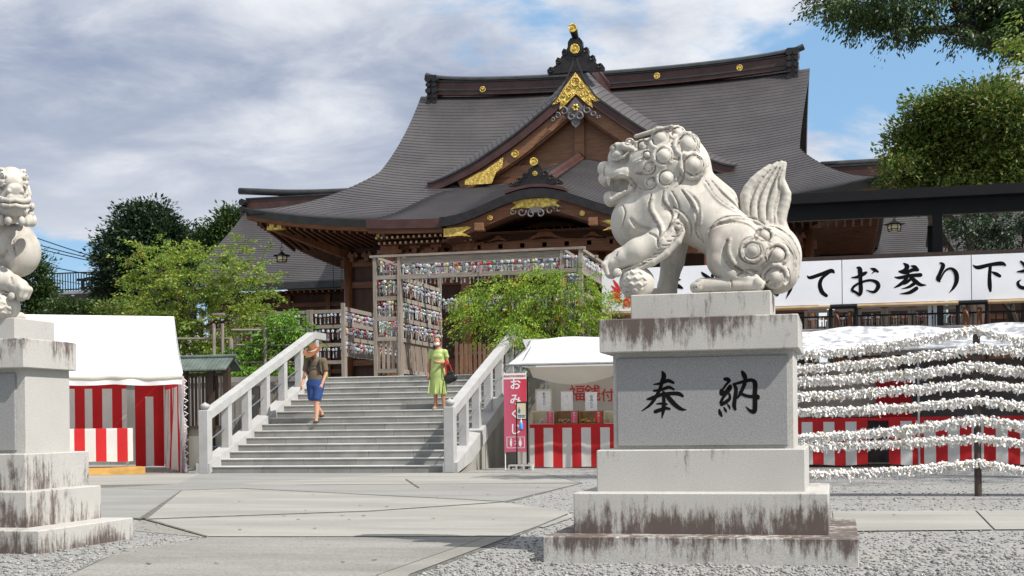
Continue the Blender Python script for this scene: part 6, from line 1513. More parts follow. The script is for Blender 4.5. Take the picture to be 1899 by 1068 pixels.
bp = P(967, 797, Yh - 0.06); t = thing('pump_bottle', 'blue plastic pump bottle with a white top on the black stand', 'bottle', bp)
mb = MB(); mb.lathe(bp, [(0.035, 0), (0.038, 0.01), (0.038, 0.13), (0.02, 0.155)], 14); mb.build('bottle_body', simple('bottle_blue', (0.05, 0.26, 0.62), 0.2, var=0.02, bump=0), t, True)
mb = MB(); mb.lathe(bp + Vector((0, 0, 0.155)), [(0.018, 0), (0.018, 0.03), (0.008, 0.035), (0.008, 0.07), (0.02, 0.072), (0.02, 0.085)], 12); mb.box(bp.x - 0.05, bp.x, bp.y - 0.008, bp.y + 0.008, bp.z + 0.228, bp.z + 0.24); mb.build('pump', M['white'], t)
mb = MB(); mb.box(bp.x - 0.05, bp.x + 0.05, bp.y - 0.05, Yh, bp.z - 0.012, bp.z - 0.001); mb.build('bottle_shelf', M['black_steel'], hs)
# hollow cinder block
Yc = 25.9; bx0, bx1 = P(943, 868, Yc).x, P(987, 868, Yc).x; cbk = thing('cinder_block', 'pale hollow concrete block lying on the gravel at the foot of the sign', 'concrete block', ((bx0 + bx1) / 2, Yc, 0))
mb = MB(); mb.box(bx0, bx1, Yc, Yc + 0.19, 0.095, 0.12); mb.box(bx0, bx1, Yc, Yc + 0.19, 0.004, 0.03)
L = bx1 - bx0
for k in range(4): x = bx0 + k * (L - 0.03) / 3; mb.box(x, x + 0.03, Yc, Yc + 0.19, 0.0305, 0.0945)
mb.build('block_body', M['granite'], cbk)

# ================================================================== black canopy, banner and railing
YC = 33.2; cx0 = P(1457, 400, YC).x
cn = thing('black_canopy', 'long black steel canopy on posts over the walkway at the right', 'canopy', (6, YC + 2, ZT))
z1 = P(1650, 356, YC).z; z2 = P(1650, 374, YC).z; z3 = P(1650, 402, YC).z
mb = MB(); mb.box(cx0, 16, YC - 0.4, YC + 2.1, z2, z1); mb.build('roof_slab', M['black_steel'], cn)
mb = MB(); mb.box(cx0, 16, YC, YC + 0.16, z3, z2 - 0.002); mb.build('front_beam', M['black_steel'], cn); mb = MB(); mb.box(cx0, 16, YC + 1.85, YC + 2.0, z3 + 0.30, z2 - 0.002); mb.build('rear_beam', M['black_steel'], cn)
for k in range(6):
    x = cx0 + 0.4 + k * 1.9; mb = MB(); mb.box(x, x + 0.10, YC + 0.161, YC + 1.849, z3 + 0.30, z2 - 0.002); mb.build('joist', M['black_steel'], cn)
for px in (1739, 1739 + 330):
    x = P(px, 430, YC + 0.08).x
    for y in (YC + 0.04, YC + 1.88):
        mb = MB(); mb.box(x - 0.11, x + 0.11, y - 0.035, y + 0.115, ZT, z3 - 0.002); mb.build('post', M['black_steel'], cn)
mb = MB(); mb.box(P(1445, 475, 32.3).x, 12, 32.3, 32.4, P(1700, 481, 32.3).z, P(1700, 469, 32.3).z); mb.build('lower_rail', M['wood_dark'], cn)
x = P(1756, 430, 36.0); mb = MB(); mb.tube([(x.x, 36.6, ZT), (x.x, 36.6, 5.2)], 0.06, 10); tag(mb.build('downpipe', simple('pale_blue_pipe', (0.42, 0.56, 0.58), 0.4, bump=0), None, True), 'pale blue-green vertical downpipe beside the black canopy post', 'pipe')
YBn = 31.9; ban = thing('long_banner', 'long white banner brushed with large black characters across the terrace front', 'banner', (3, YBn, 3.9))
zt0, zt1 = P(1562, 564, YBn).z, P(1562, 482, YBn).z
cuts = [P(x, 520, YBn).x for x in (1116, 1330, 1562, 1802, 2045)]
pans = []
for a, b in zip(cuts[:-1], cuts[1:]):
    w_ = lambda u, v, a=a, b=b: Vector((a + 0.008 + (b - a - 0.016) * u, YBn + 0.003 * math.sin(u * 7 + v * 3 + a) - 0.004, zt0 + (zt1 - zt0) * v))
    mb = MB(); mb.grid(w_, 12, 6); f_ = MB(); pans.append(mb.build('banner_panel', M['sign_white'], ban, True))
def bat(x0, y0, sc):
    def f(px, py, lift): return P(x0 + px / sc, y0 + py / sc, YBn - 0.0085 - lift)
    return f
ch1 = {'ke': [[(-70, 330, 24), (-62, 430, 44), (-40, 530, 46), (12, 575, 44)], [(60, 390, 14), (160, 368, 40), (265, 350, 42)], [(172, 250, 30), (185, 380, 52), (178, 500, 46), (125, 620, 8)]],
       'te': [[(385, 345, 14), (425, 366, 44), (560, 322, 46), (680, 282, 54), (712, 300, 30)], [(655, 312, 16), (570, 370, 40), (540, 450, 52), (565, 540, 56), (620, 588, 42)]],
       'o': [[(935, 362, 12), (1000, 358, 36), (1090, 315, 46), (1118, 300, 26)], [(1000, 242, 20), (1035, 262, 60), (1042, 380, 50), (1048, 520, 52), (1032, 575, 40), (985, 545, 32), (942, 520, 36), (968, 470, 32), (1060, 420, 30), (1165, 398, 32), (1245, 425, 48), (1262, 480, 54), (1210, 542, 36), (1115, 518, 8)], [(1166, 252, 10), (1212, 266, 46), (1258, 292, 28)], [(1225, 280, 26), (1180, 318, 5)]]}
ch2 = {'san': [[(112, 190, 20), (150, 225, 62), (128, 270, 48), (60, 292, 26)], [(58, 290, 30), (130, 305, 42), (220, 270, 46), (285, 272, 34)], [(200, 218, 12), (245, 235, 50), (285, 270, 36)], [(0, 360, 14), (60, 366, 40), (190, 342, 46), (318, 332, 50)], [(165, 330, 44), (125, 400, 46), (60, 455, 40), (-8, 490, 12)], [(190, 345, 30), (240, 400, 56), (315, 452, 44), (388, 456, 8)], [(192, 385, 40), (145, 430, 28), (105, 455, 6)], [(235, 442, 46), (170, 482, 32), (80, 506, 6)], [(268, 498, 50), (180, 550, 44), (62, 566, 6)]],
       'ri': [[(562, 182, 20), (598, 215, 52), (560, 310, 44), (532, 380, 48), (556, 412, 22)], [(556, 400, 18), (620, 285, 24), (695, 252, 32), (755, 305, 56), (765, 400, 54), (730, 485, 36), (672, 552, 5)],],
       'shita': [[(968, 212, 12), (1030, 240, 50), (1180, 205, 44), (1320, 190, 52), (1368, 212, 24)], [(1182, 220, 40), (1172, 350, 46), (1175, 460, 54), (1182, 528, 34)], [(1195, 292, 14), (1250, 318, 46), (1300, 345, 38)]],
       'sa': [[(1515, 292, 14), (1600, 282, 42), (1690, 255, 40)], [(1560, 165, 24), (1620, 225, 50), (1680, 330, 46), (1700, 400, 30)], [(1560, 392, 10), (1522, 430, 36), (1560, 485, 46), (1690, 500, 40)]]}
for n_, st_ in ch1.items(): mb = MB(); brush(mb, st_, bat(1440, 460, 6.675)); mb.build('brushed_character', M['ink'], ban)
for n_, st_ in ch2.items(): mb = MB(); brush(mb, st_, bat(1660, 460, 6.674)); mb.build('brushed_character', M['ink'], ban)
frag = [[(820, 800, 10), (890, 815, 60), (965, 822, 10)], [(840, 850, 10), (925, 885, 50), (985, 915, 20)], [(780, 870, 30), (850, 900, 60), (910, 912, 10)], [(800, 960, 12), (880, 965, 26), (925, 978, 8)], [(830, 770, 30), (845, 900, 40), (840, 1010, 20)]]
mb = MB(); brush(mb, frag, bat(1100, 380, 5.93)); mb.build('brushed_character', M['ink'], ban)
mb = MB(); brush(mb, [[(225, 775, 16), (250, 800, 34), (300, 830, 30)], [(330, 800, 30), (330, 1000, 40)], [(250, 900, 30), (420, 880, 36)]], bat(1260, 360, 5.34)); mb.build('brushed_character', M['ink'], ban)
# red crest at the left end (traced; half hidden behind the plinth)
def cr_at(px, py, lift): return P(1090 + px / 6.281, 530 + py / 6.281, YBn - 0.0085 - lift)
cx_, cy_ = 470, 150; st_ = []
for (x0, y0, x1, y1, w) in ((400, 110, 280, 0, 40), (390, 70, 300, -70, 40), (400, 95, 275, 60, 34), (385, 115, 280, 105, 34), (385, 140, 300, 140, 34), (395, 160, 335, 180, 36), (400, 165, 370, 210, 36)):
    st_.append([(x0, y0, 6), ((x0 + x1) / 2, (y0 + y1) / 2, w), (x1, y1, 12)]); st_.append([(2 * cx_ - x0, y0, 6), (cx_ * 2 - (x0 + x1) / 2, (y0 + y1) / 2, w), (2 * cx_ - x1, y1, 12)])
mb = MB(); brush(mb, st_, cr_at)
body = [(430, 110), (450, 60), (470, 40), (490, 60), (510, 110), (522, 180), (530, 235), (470, 243), (412, 235), (425, 180)]
mb.add([cr_at(x, y, 0.004) for x, y in body], [tuple(range(len(body)))])
mb.build('red_crest', M['ink_red'], ban)
mb = MB(); sp = [(412 + (34 - 1.9 * i) * math.cos(0.6 * i), 122 + (34 - 1.9 * i) * math.sin(0.6 * i), 9) for i in range(15)]; brush(mb, [sp], lambda x, y, l: cr_at(x, y, l + 0.008)); mb.build('crest_spiral', M['white'], ban)
for a, b in ((1116, 1540), (1590, 1778), (1832, 2045)):
    mb = MB(); pa, pb = P(a, 571 - (a - 1116) * 0.028, YBn - 0.05), P(b, 571 - (b - 1116) * 0.028, YBn - 0.05); mb.tube([(pa.x, YBn - 0.06, zt0 - 0.06), (pb.x, YBn - 0.06, zt0 - 0.06)], 0.045, 10); mb.build('bottom_pole', M['pole_tan'], ban)
for a, b in ((1540, 1590), (1778, 1832)):
    pa, pb = P(a, 570, YBn - 0.05), P(b, 570, YBn - 0.05); mb = MB(); mb.tube([(pa.x + 0.002, YBn - 0.06, zt0 - 0.06), (pb.x - 0.002, YBn - 0.06, zt0 - 0.06)], 0.055, 10); mb.build('pole_sleeve', M['black_steel'], ban)
for i, px in enumerate((1541, 1588, 1777, 1831)):
    x = P(px, 590, YBn).x; mb = MB(); mb.tube([(x, YBn - 0.0, ZT), (x, YBn - 0.0, zt0 - 0.10)], 0.045, 10); mb.build('post', M['black_steel'], ban)
names = ('leftmost', 'second', 'third', 'rightmost')
for i, px in enumerate((1552, 1577, 1792, 1817)):
    p = P(px, 590, YBn + 0.12); mb = MB(); mb.tube([(p.x, p.y, ZT), (p.x, p.y, zt0 - 0.16)], 0.06, 12); tag(mb.build('round_bollard', M['hinoki'], None, True), 'round brown wooden post under the long banner, %s of the four' % names[i], 'post', 'brown posts under the banner')
rl = thing('black_railing', 'black metal railing with thin bars below the long banner', 'railing', (4, 32.1, ZT)); Yr = 32.2
za, zb = P(1650, 584, Yr).z, P(1650, 613, Yr).z
for z in (za, zb):
    mb = MB(); mb.box(P(1470, 590, Yr).x, 12, Yr - 0.02, Yr + 0.02, z - 0.02, z + 0.02); mb.build('rail', M['black_steel'], rl)
for k in range(50):
    x = P(1476, 590, Yr).x + k * 0.165
    if x < 8.3: mb = MB(); mb.box(x - 0.011, x + 0.011, Yr - 0.011, Yr + 0.011, zb + 0.0205, za - 0.0205); mb.build('bar', M['black_steel'], rl)
for px in (1725, 1735, 1990):
    x = P(px, 590, Yr).x; mb = MB(); mb.box(x - 0.04, x + 0.04, Yr + 0.03, Yr + 0.10, ZT, zt0 + 0.1); mb.build('post', M['steel'], rl)

# ================================================================== ropes of tied paper fortunes
YO = 17.2; X0o, X1o = -1.9, 5.6
xs_l, xs_p, xs_r = P(1478, 700, YO).x, P(1812, 700, YO).x, P(1899, 700, YO).x
lev = [(657, 611, 631), (683, 644, 652), (706, 677, 688), (733, 710, 719), (763, 742, 751), (811, 776, 789), (826, 811, 820), (880, 857, 872)]
rk = thing('fortune_rack', 'rack of dark metal posts with ropes crowded with tied white paper fortunes', 'rack', ((X0o + X1o) / 2, YO, 0))
for x, tall in ((xs_p, 2.03), (X0o, 1.75), (X1o, 2.0)):
    mb = MB(); mb.tube([(x, YO, -0.05), (x, YO, tall)], 0.043, 12); mb.build('post', M['post_brown'], rk)
def ropez(L, x):
    zl = P(1478, L[0], YO).z; zp = P(1812, L[1], YO).z; zr_ = P(1899, L[2], YO).z
    if x <= xs_p:
        t = (x - X0o) / (xs_p - X0o); t1 = (xs_l - X0o) / (xs_p - X0o); z_a = zl + 0.02                    # sagging line through the measured points
        sag = (zl - (z_a + (zp - z_a) * t1)) / (-4 * t1 * (1 - t1)); return z_a + (zp - z_a) * t - 4 * sag * t * (1 - t)
    t = (x - xs_p) / (X1o - xs_p); t1 = (xs_r - xs_p) / (X1o - xs_p); sag = (zr_ - zp) / (-4 * t1 * (1 - t1)); return zp - 4 * sag * t * (1 - t)
pm = NT('tied_paper'); rr_ = pm.island(); cc = pm.mix(pm.ramp(rr_, 0.93, 0.96), (0.84, 0.825, 0.80), (0.66, 0.58, 0.40)); cc = pm.mix(pm.math('MULTIPLY', pm.ramp(pm.noise(40, 3, 0.6), 0.5, 0.7), 0.35), cc, (0.60, 0.50, 0.48))
pm.col(cc); pm.rough(0.7); tr = pm.n('ShaderNodeBsdfTranslucent'); pm.l(cc, tr.inputs[0]); mxs = pm.n('ShaderNodeMixShader'); mxs.inputs[0].default_value = 0.18; pm.l(pm.b.outputs[0], mxs.inputs[1]); pm.l(tr.outputs[0], mxs.inputs[2]); pm.l(mxs.outputs[0], pm.out.inputs[0])
rg = np.random.RandomState(5)
for li, L in enumerate(lev):
    for dy in ((0.0,) if li not in (2, 5) else (0.0, 0.16)):
        mb = MB(); pts = [(x, YO + dy - 0.055, ropez(L, x)) for x in np.linspace(X0o, X1o, 40)]; mb.tube(pts, 0.006, 5); rope = mb.build('rope', M['post_brown'], rk)
        n = int((X1o - X0o) * 260); V = []; F = []
        for i in range(n):
            x = X0o + (X1o - X0o) * (i + rg.rand()) / n; z = ropez(L, x) + rg.normal(0, 0.017); y = YO + dy - 0.055 + rg.normal(0, 0.014); c = np.array((x, y, z))
            d = rg.normal(0, 1, 3); d /= np.linalg.norm(d); e = np.cross(d, rg.normal(0, 1, 3)); e /= np.linalg.norm(e); f = np.cross(d, e)
            a_, b_, c_ = 0.023 * d, 0.014 * e, 0.008 * f; k = len(V)
            V += [c + s1 * a_ + s2 * b_ + s3 * c_ for s3 in (-1, 1) for s2 in (-1, 1) for s1 in (-1, 1)]; F += [(k, k + 2, k + 3, k + 1), (k + 4, k + 5, k + 7, k + 6), (k, k + 1, k + 5, k + 4), (k + 2, k + 6, k + 7, k + 3), (k, k + 4, k + 6, k + 2), (k + 1, k + 3, k + 7, k + 5)]
            for q in range(2 if rg.rand() < 0.8 else 1):
                dirn = np.array((rg.normal(0, 0.42), rg.normal(0, 0.42), -1.0 if rg.rand() < 0.9 else 0.8)); dirn /= np.linalg.norm(dirn); ln = rg.uniform(0.03, 0.075) * (0.55 if dirn[2] > 0 else 1); wd = rg.uniform(0.008, 0.014)
                sd = np.cross(dirn, rg.normal(0, 1, 3)); sd = sd / np.linalg.norm(sd) * wd; k = len(V); m_ = c + dirn * ln * 0.55 + rg.normal(0, 0.004, 3); en = c + dirn * ln + rg.normal(0, 0.009, 3)
                V += [c - sd, c + sd, m_ + sd, m_ - sd, en + sd, en - sd]; F += [(k, k + 1, k + 2, k + 3), (k + 3, k + 2, k + 4, k + 5)]
        o = link('tied_paper_fortunes', mesh_np('tied_papers', np.array(V) - np.array(root_off(rope)), np.array(F), pm.m), rope); o['kind'] = 'stuff'
# ================================================================== trees and plants
def leaves(C, D, size, rs, flat=0.7, asp=0.45):
    """quads: C centres, D pointing directions"""
    n = len(C); D = D / np.maximum(np.linalg.norm(D, axis=1, keepdims=True), 1e-6)
    N = rs.normal(0, 1, (n, 3)) * (1 - flat) + np.array((0, 0, 1.0)) * flat + rs.normal(0, 0.35, (n, 3)); S = np.cross(D, N); S /= np.maximum(np.linalg.norm(S, axis=1, keepdims=True), 1e-6)
    l = size * rs.uniform(0.6, 1.3, (n, 1)); w = l * asp; up = np.cross(S, D)
    V = np.stack([C - D * l * 0.5, C + S * w * 0.5 + up * l * 0.06, C + D * l * 0.5 - up * l * 0.1, C - S * w * 0.5 + up * l * 0.06], 1).reshape(-1, 3)
    return V, np.arange(4 * n, dtype=np.int32).reshape(n, 4)
def crown_obj(name, Vs, m, parent, label=None):
    off = np.array(root_off(parent)); V = np.concatenate([v for v, f in Vs]) - off; k = 0; Fs = []
    for v, f in Vs: Fs.append(f + k); k += len(v)
    o = link(name, mesh_np(name, V, np.concatenate(Fs), m), parent)
    if label: o['label'] = label
    return o
def clump_crown(blobs, nper, csize, leaf, rs, outw=0.8):
    """blobs: (centre, radii, number of sub-clumps)"""
    out = []
    for c, r, k in blobs:
        c = np.array(c); r = np.array(r, float); u = rs.normal(0, 1, (k, 3)); u /= np.linalg.norm(u, axis=1, keepdims=True)
        rad = rs.uniform(0.35, 1.0, (k, 1)) ** 0.5 * rs.uniform(0.86, 1.10, (k, 1)); cc = c + u * rad * r; sc = rs.uniform(0.6, 1.35, (k, 1))
        P_ = np.repeat(cc, nper, 0); off = np.clip(rs.normal(0, 1, (k * nper, 3)), -1.7, 1.7) * np.array((1, 1, 0.6)) * csize * np.repeat(sc, nper, 0) * 0.5
        D = np.repeat(u, nper, 0) * outw + off / csize + rs.normal(0, 0.5, (k * nper, 3)) + np.array((0, 0, 0.1)); out.append(leaves(P_ + off, D, leaf, rs))
    return out
def twig_crown(starts, dirs, L, droop, nleaf, leaf, rs, spread=0.06, asp=0.4, twigs=None, rad=0.006):
    out = []; n = len(starts); Ls = L * rs.uniform(0.5, 1.2, (n, 1))
    t = rs.uniform(0.1, 1.0, (n, nleaf, 1)); S = starts[:, None, :]; D = dirs[:, None, :]
    C = S + D * Ls[:, None] * t + np.array((0, 0, -1.0)) * droop * Ls[:, None] * t * t; tang = D + np.array((0, 0, -2.0)) * droop * t
    off = rs.normal(0, spread, (n, nleaf, 3)) * np.array((1, 1, 0.45)); C = C + off; DD = tang + off / spread * 0.55 + rs.normal(0, 0.3, C.shape) + np.array((0, 0, -0.25))
    out.append(leaves(C.reshape(-1, 3), DD.reshape(-1, 3), leaf, rs, 0.55, asp))
    if twigs is not None:
        for i in range(0, n, 2):
            p = [starts[i] + dirs[i] * Ls[i] * q + np.array((0, 0, -1.0)) * droop * Ls[i] * q * q for q in (0, 0.5, 1.0)]; twigs.tube([tuple(x) for x in p], [rad, rad * 0.7, rad * 0.3], 3, cap=False)
    return out
def branchy(mb, base, targets, r0, rs, n=6, wob=0.12):
    base = np.array(base, float)
    for tg in targets:
        tg = np.array(tg, float); pts = []
        for i in range(n + 1):
            t = i / n; p = base + (tg - base) * t; p[2] = base[2] + (tg[2] - base[2]) * t ** 0.75; p += rs.normal(0, wob, 3) * math.sin(math.pi * t); pts.append(tuple(p))
        mb.tube(pts, [max(0.006, r0 * (1 - 0.85 * i / n)) for i in range(n + 1)], 6)
def ball(rs, n, c, r, inner=0.0):
    u = rs.normal(0, 1, (n, 3)); u /= np.linalg.norm(u, axis=1, keepdims=True); return np.array(c) + u * (rs.uniform(inner, 1, (n, 1)) ** 0.5) * np.array(r), u
# dark evergreen left
rs = np.random.RandomState(11); Yt = 50.0
def pb(px, py, Y): p = P(px, py, Y); return (p.x, p.y, p.z)
def px2m(Y, px=900): return (P(px + 50, 500, Y) - P(px - 50, 500, Y)).x / 100
s = px2m(Yt, 260)
t = thing('evergreen_tree', 'large dark evergreen tree with a dense rounded crown, behind the left tent', 'tree', pb(265, 740, Yt))
bl = []
for px, py, rx, rz_, k in ((262, 425, 46, 48, 90), (235, 470, 52, 55, 120), (300, 455, 48, 52, 110), (318, 505, 42, 55, 100), (225, 530, 48, 60, 120), (275, 530, 60, 70, 150), (320, 570, 40, 50, 80), (250, 600, 60, 50, 90), (285, 405, 30, 30, 40), (205, 500, 26, 40, 40), (338, 470, 18, 26, 26)):
    bl.append((pb(px, py, Yt + rs.uniform(-1, 1)), (rx * s, rx * s, rz_ * s), k))
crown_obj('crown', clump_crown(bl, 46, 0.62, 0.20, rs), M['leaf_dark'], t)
mb = MB(); b = pb(265, 740, Yt); branchy(mb, (b[0], b[1], 1.0), [pb(262, 430, Yt), pb(225, 500, Yt), pb(310, 500, Yt)], 0.35, rs, 7, 0.2); mb.build('trunk', M['bark_dark'], t, True)
# tree further behind
rs = np.random.RandomState(12); Yt = 74.0; s = px2m(Yt, 400)
t = thing('broadleaf_tree', 'mid-green tree rising behind the side hall roof, right of the dark evergreen', 'tree', pb(400, 740, Yt))
bl = [(pb(px, py, Yt), (rx * s, rx * s, rz_ * s), k) for px, py, rx, rz_, k in ((385, 450, 38, 30, 60), (425, 425, 26, 34, 50), (410, 480, 50, 45, 80), (365, 475, 30, 40, 50), (437, 402, 12, 14, 12), (440, 470, 30, 50, 50))]
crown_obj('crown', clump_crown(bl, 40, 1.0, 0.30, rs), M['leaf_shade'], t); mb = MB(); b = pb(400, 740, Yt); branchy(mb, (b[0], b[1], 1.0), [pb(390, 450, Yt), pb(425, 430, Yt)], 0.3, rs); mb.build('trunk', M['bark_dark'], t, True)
rs = np.random.RandomState(13); Yt = 56.0; s = px2m(Yt, 80)
t = thing('broadleaf_tree', 'narrow green tree between the left lion and the grey building', 'tree', pb(75, 720, Yt))
bl = [(pb(px, py, Yt), (rx * s, rx * s, rz_ * s), k) for px, py, rx, rz_, k in ((66, 515, 26, 45, 70), (74, 555, 26, 50, 70), (60, 600, 40, 40, 60), (20, 560, 30, 60, 40))]
crown_obj('crown', clump_crown(bl, 40, 0.6, 0.2, rs), M['leaf_shade'], t); mb = MB(); b = pb(70, 740, Yt); branchy(mb, (b[0], b[1], 1.0), [pb(70, 520, Yt), pb(60, 560, Yt)], 0.2, rs); mb.build('trunk', M['bark_dark'], t, True)
for i, (px, py, rx, rz_) in enumerate(((122, 572, 26, 16), (165, 580, 26, 16), (215, 580, 40, 20))):
    Yt = 46.0; s = px2m(Yt, 120); t = thing('round_bush', 'clipped green bush above the left tent roof, %s' % ('nearest the lion' if i == 0 else 'below the balcony railing' if i == 1 else 'at the foot of the dark evergreen'), 'bush', pb(px, 600, Yt), 'bushes above the tent roof')
    crown_obj('foliage', clump_crown([(pb(px, py, Yt), (rx * s, rx * s, rz_ * s), 60)], 36, 0.4, 0.14, rs), M['leaf_shade'] if i < 2 else M['leaf_mid'], t)
# left maple, loose and bright
rs = np.random.RandomState(14); Yt = 34.0; s = px2m(Yt, 400)
t = thing('maple_tree', 'loose bright green maple with bronze shoots, left of the stairs behind the bamboo rails', 'tree', pb(355, 690, Yt))
mb = MB(); base = pb(352, 700, Yt); base = (base[0], base[1], ZT)
tg = [pb(x, y, Yt + rs.uniform(-1.2, 1.2)) for x, y in ((290, 470), (330, 490), (385, 500), (435, 450), (450, 520), (310, 560), (400, 580), (470, 580), (270, 520), (345, 540), (420, 620))]
for dx in (-0.35, 0.0, 0.3, 0.55): branchy(mb, (base[0] + dx, base[1], ZT), tg[int(rs.randint(0, 3))::4], 0.055, rs, 7, 0.12)
cl = []
for px, py, rx, rz_, k in ((300, 500, 44, 40, 120), (360, 520, 56, 40, 150), (440, 550, 46, 50, 120), (300, 580, 50, 40, 130), (385, 600, 70, 50, 170), (470, 590, 28, 40, 60), (430, 500, 36, 34, 70), (330, 640, 66, 32, 130), (430, 650, 60, 30, 90), (285, 465, 24, 18, 30), (438, 462, 8, 22, 14), (476, 505, 16, 18, 16), (268, 540, 26, 30, 50), (395, 470, 30, 18, 26), (455, 445, 10, 10, 6)):
    c, u = ball(rs, int(k * 1.0), pb(px, py, Yt + rs.uniform(-0.8, 0.8)), (rx * s, 1.0, rz_ * s)); d = u * np.array((1, 1, 0.35)) + np.array((0.15, -0.15, 0.30)) + rs.normal(0, 0.25, u.shape)
    cl += twig_crown(c[::2], d[::2], 0.62, 0.25, 40, 0.09, rs, 0.07, 0.5, mb, 0.005)
mb.build('trunk', M['bark'], t, True); crown_obj('crown', cl, M['leaf_left'], t)
# lush shrub beside the handrail
rs = np.random.RandomState(15); Yt = 32.6; s = px2m(Yt, 520)
t = thing('leafy_shrub', 'lush light green shrub with long leaves just behind the left handrail', 'shrub', pb(525, 700, Yt)); mb = MB(); cl = []
for px, py, rx, rz_, k in ((530, 610, 34, 32, 120), (560, 625, 14, 22, 30), (500, 640, 26, 28, 70), (475, 655, 36, 26, 60), (545, 650, 20, 20, 40), (440, 665, 36, 18, 50), (525, 588, 12, 10, 16)):
    c, u = ball(rs, k, pb(px, py, Yt), (rx * s, 0.6, rz_ * s)); d = u * np.array((1, 1, 0.4)) + np.array((0.1, -0.2, 0.25)) + rs.normal(0, 0.2, u.shape); cl += twig_crown(c, d, 0.30, 0.6, 13, 0.12, rs, 0.05, 0.30, mb, 0.004)
b = pb(520, 700, Yt); branchy(mb, (b[0], b[1], ZT), [pb(520, 610, Yt), pb(545, 620, Yt), pb(490, 640, Yt)], 0.03, rs, 5, 0.05); mb.build('stems', M['bark'], t, kind='stuff'); crown_obj('foliage', cl, M['leaf_bush'], t)
# low planting along the terrace edge, left
rs = np.random.RandomState(16); cl = []; 
for i in range(150):
    px = rs.uniform(350, 560); p = P(px, 690, 31.75); c = np.array((p.x, 31.75 + rs.uniform(-0.3, 0.6), ZT + rs.uniform(0.03, 0.30))); u = rs.normal(0, 1, (6, 3)); u[:, 2] = abs(u[:, 2]) + 0.5; u /= np.linalg.norm(u, axis=1, keepdims=True)
    cl += twig_crown(np.repeat(c[None], 6, 0), u, 0.22, 0.8, 5, 0.10, rs, 0.03, 0.3)
o = crown_obj('undergrowth', cl, M['leaf_bush'], None); tag(o, 'low leafy ground planting along the terrace edge left of the stairs', 'planting', None, 'stuff')
# tufts of grass by the tent and gate
cl = []
for (px, py, n) in ((368, 866, 160), (276, 860, 80), (384, 872, 60), (290, 862, 60)):
    for i in range(n):
        p = PZ(px + rs.uniform(-14, 14), py + rs.uniform(-4, 3), 0.0); c = np.array((p.x, p.y, 0.0)); d = np.array((rs.normal(0, 0.35), rs.normal(0, 0.35), 1.0)); cl += [leaves((c + d * 0.07)[None], d[None], 0.16, rs, 0.0, 0.10)]
o = crown_obj('grass_tufts', cl, M['grass'], None); tag(o, 'tufts of green grass at the foot of the wall beside the left tent', 'grass', None, 'stuff')
# front maple, drooping over the stall
rs = np.random.RandomState(17); Yt = 31.2; s = px2m(Yt, 980)
t = thing('maple_tree', 'fine-leaved maple turning yellow-orange in places, drooping above the white stall', 'tree', pb(1000, 700, Yt)); mb = MB(); cl = []
base = pb(1010, 700, Yt + 0.5); base = (base[0], base[1], ZT)
branchy(mb, base, [pb(x, y, Yt + rs.uniform(-0.4, 0.6)) for x, y in ((905, 540), (940, 530), (980, 520), (1030, 520), (1075, 530), (1100, 560), (960, 570), (1040, 580), (900, 570))], 0.07, rs, 8, 0.10)
for px, py, rx, rz_, k, lx in ((980, 535, 70, 26, 150, 0), (1060, 530, 50, 30, 120, 0), (920, 545, 44, 20, 90, -0.3), (1000, 565, 80, 30, 170, 0), (1085, 570, 36, 34, 90, 0.2), (1040, 600, 80, 30, 160, 0), (940, 590, 36, 24, 60, -0.4), (890, 560, 26, 20, 50, -0.7), (868, 575, 14, 16, 22, -0.8), (880, 600, 12, 20, 20, -0.6), (862, 605, 5, 22, 8, -0.3), (932, 622, 14, 20, 18, -0.3), (1010, 505, 30, 10, 26, 0), (1110, 600, 24, 26, 50, 0.3), (1050, 635, 70, 16, 60, 0), (985, 620, 30, 14, 30, 0), (1120, 560, 14, 20, 20, 0.5), (900, 520, 22, 8, 12, -0.5), (966, 606, 22, 16, 50, -0.1), (985, 625, 20, 12, 40, 0.0)):
    c, u = ball(rs, int(k * 0.42), pb(px, py, (Yt if py < 600 or px > 1000 else 30.2) + rs.uniform(-0.3, 0.3)), (rx * s, 0.8, rz_ * s)); d = u * np.array((0.9, 0.8, 0.15)) + np.array((lx, -0.3, 0.12)) + rs.normal(0, 0.2, u.shape); d /= np.linalg.norm(d, axis=1, keepdims=True)
    cl += twig_crown(c, d, 0.62, 0.70, 40, 0.075, rs, 0.050, 0.34, mb, 0.004)
mb.build('trunk', M['bark'], t); crown_obj('crown', cl, M['leaf_maple'], t)
# camphor at the right
rs = np.random.RandomState(18); Yt = 46.0; s = px2m(Yt, 1800)
t = thing('camphor_tree', 'big olive-green rounded tree behind the black canopy at the right', 'tree', pb(1800, 720, Yt)); bl = []
for px, py, rx, rz_, k in ((1700, 270, 46, 50, 110), (1745, 225, 48, 48, 120), (1800, 215, 56, 50, 130), (1860, 215, 60, 50, 140), (1690, 325, 42, 40, 90), (1760, 290, 64, 56, 160), (1840, 290, 70, 60, 170), (1920, 260, 60, 80, 120), (1720, 200, 22, 16, 20), (1770, 176, 18, 14, 16), (1845, 165, 24, 14, 22), (1880, 330, 70, 50, 100), (1780, 345, 80, 40, 90), (1665, 300, 16, 24, 16)):
    bl.append((pb(px, py, Yt + rs.uniform(-1, 1)), (rx * s * 0.92, rx * s, rz_ * s * 0.9), int(k * 0.42)))
crown_obj('crown', clump_crown(bl, 105, 0.78, 0.165, rs, 0.5), M['leaf_mid'], t); b = pb(1800, 720, Yt); mb = MB(); branchy(mb, (b[0], b[1], ZT), [pb(1730, 250, Yt), pb(1800, 220, Yt), pb(1870, 250, Yt), pb(1700, 320, Yt), pb(1850, 300, Yt)], 0.35, rs, 7, 0.25); mb.build('trunk', M['bark'], t, True)
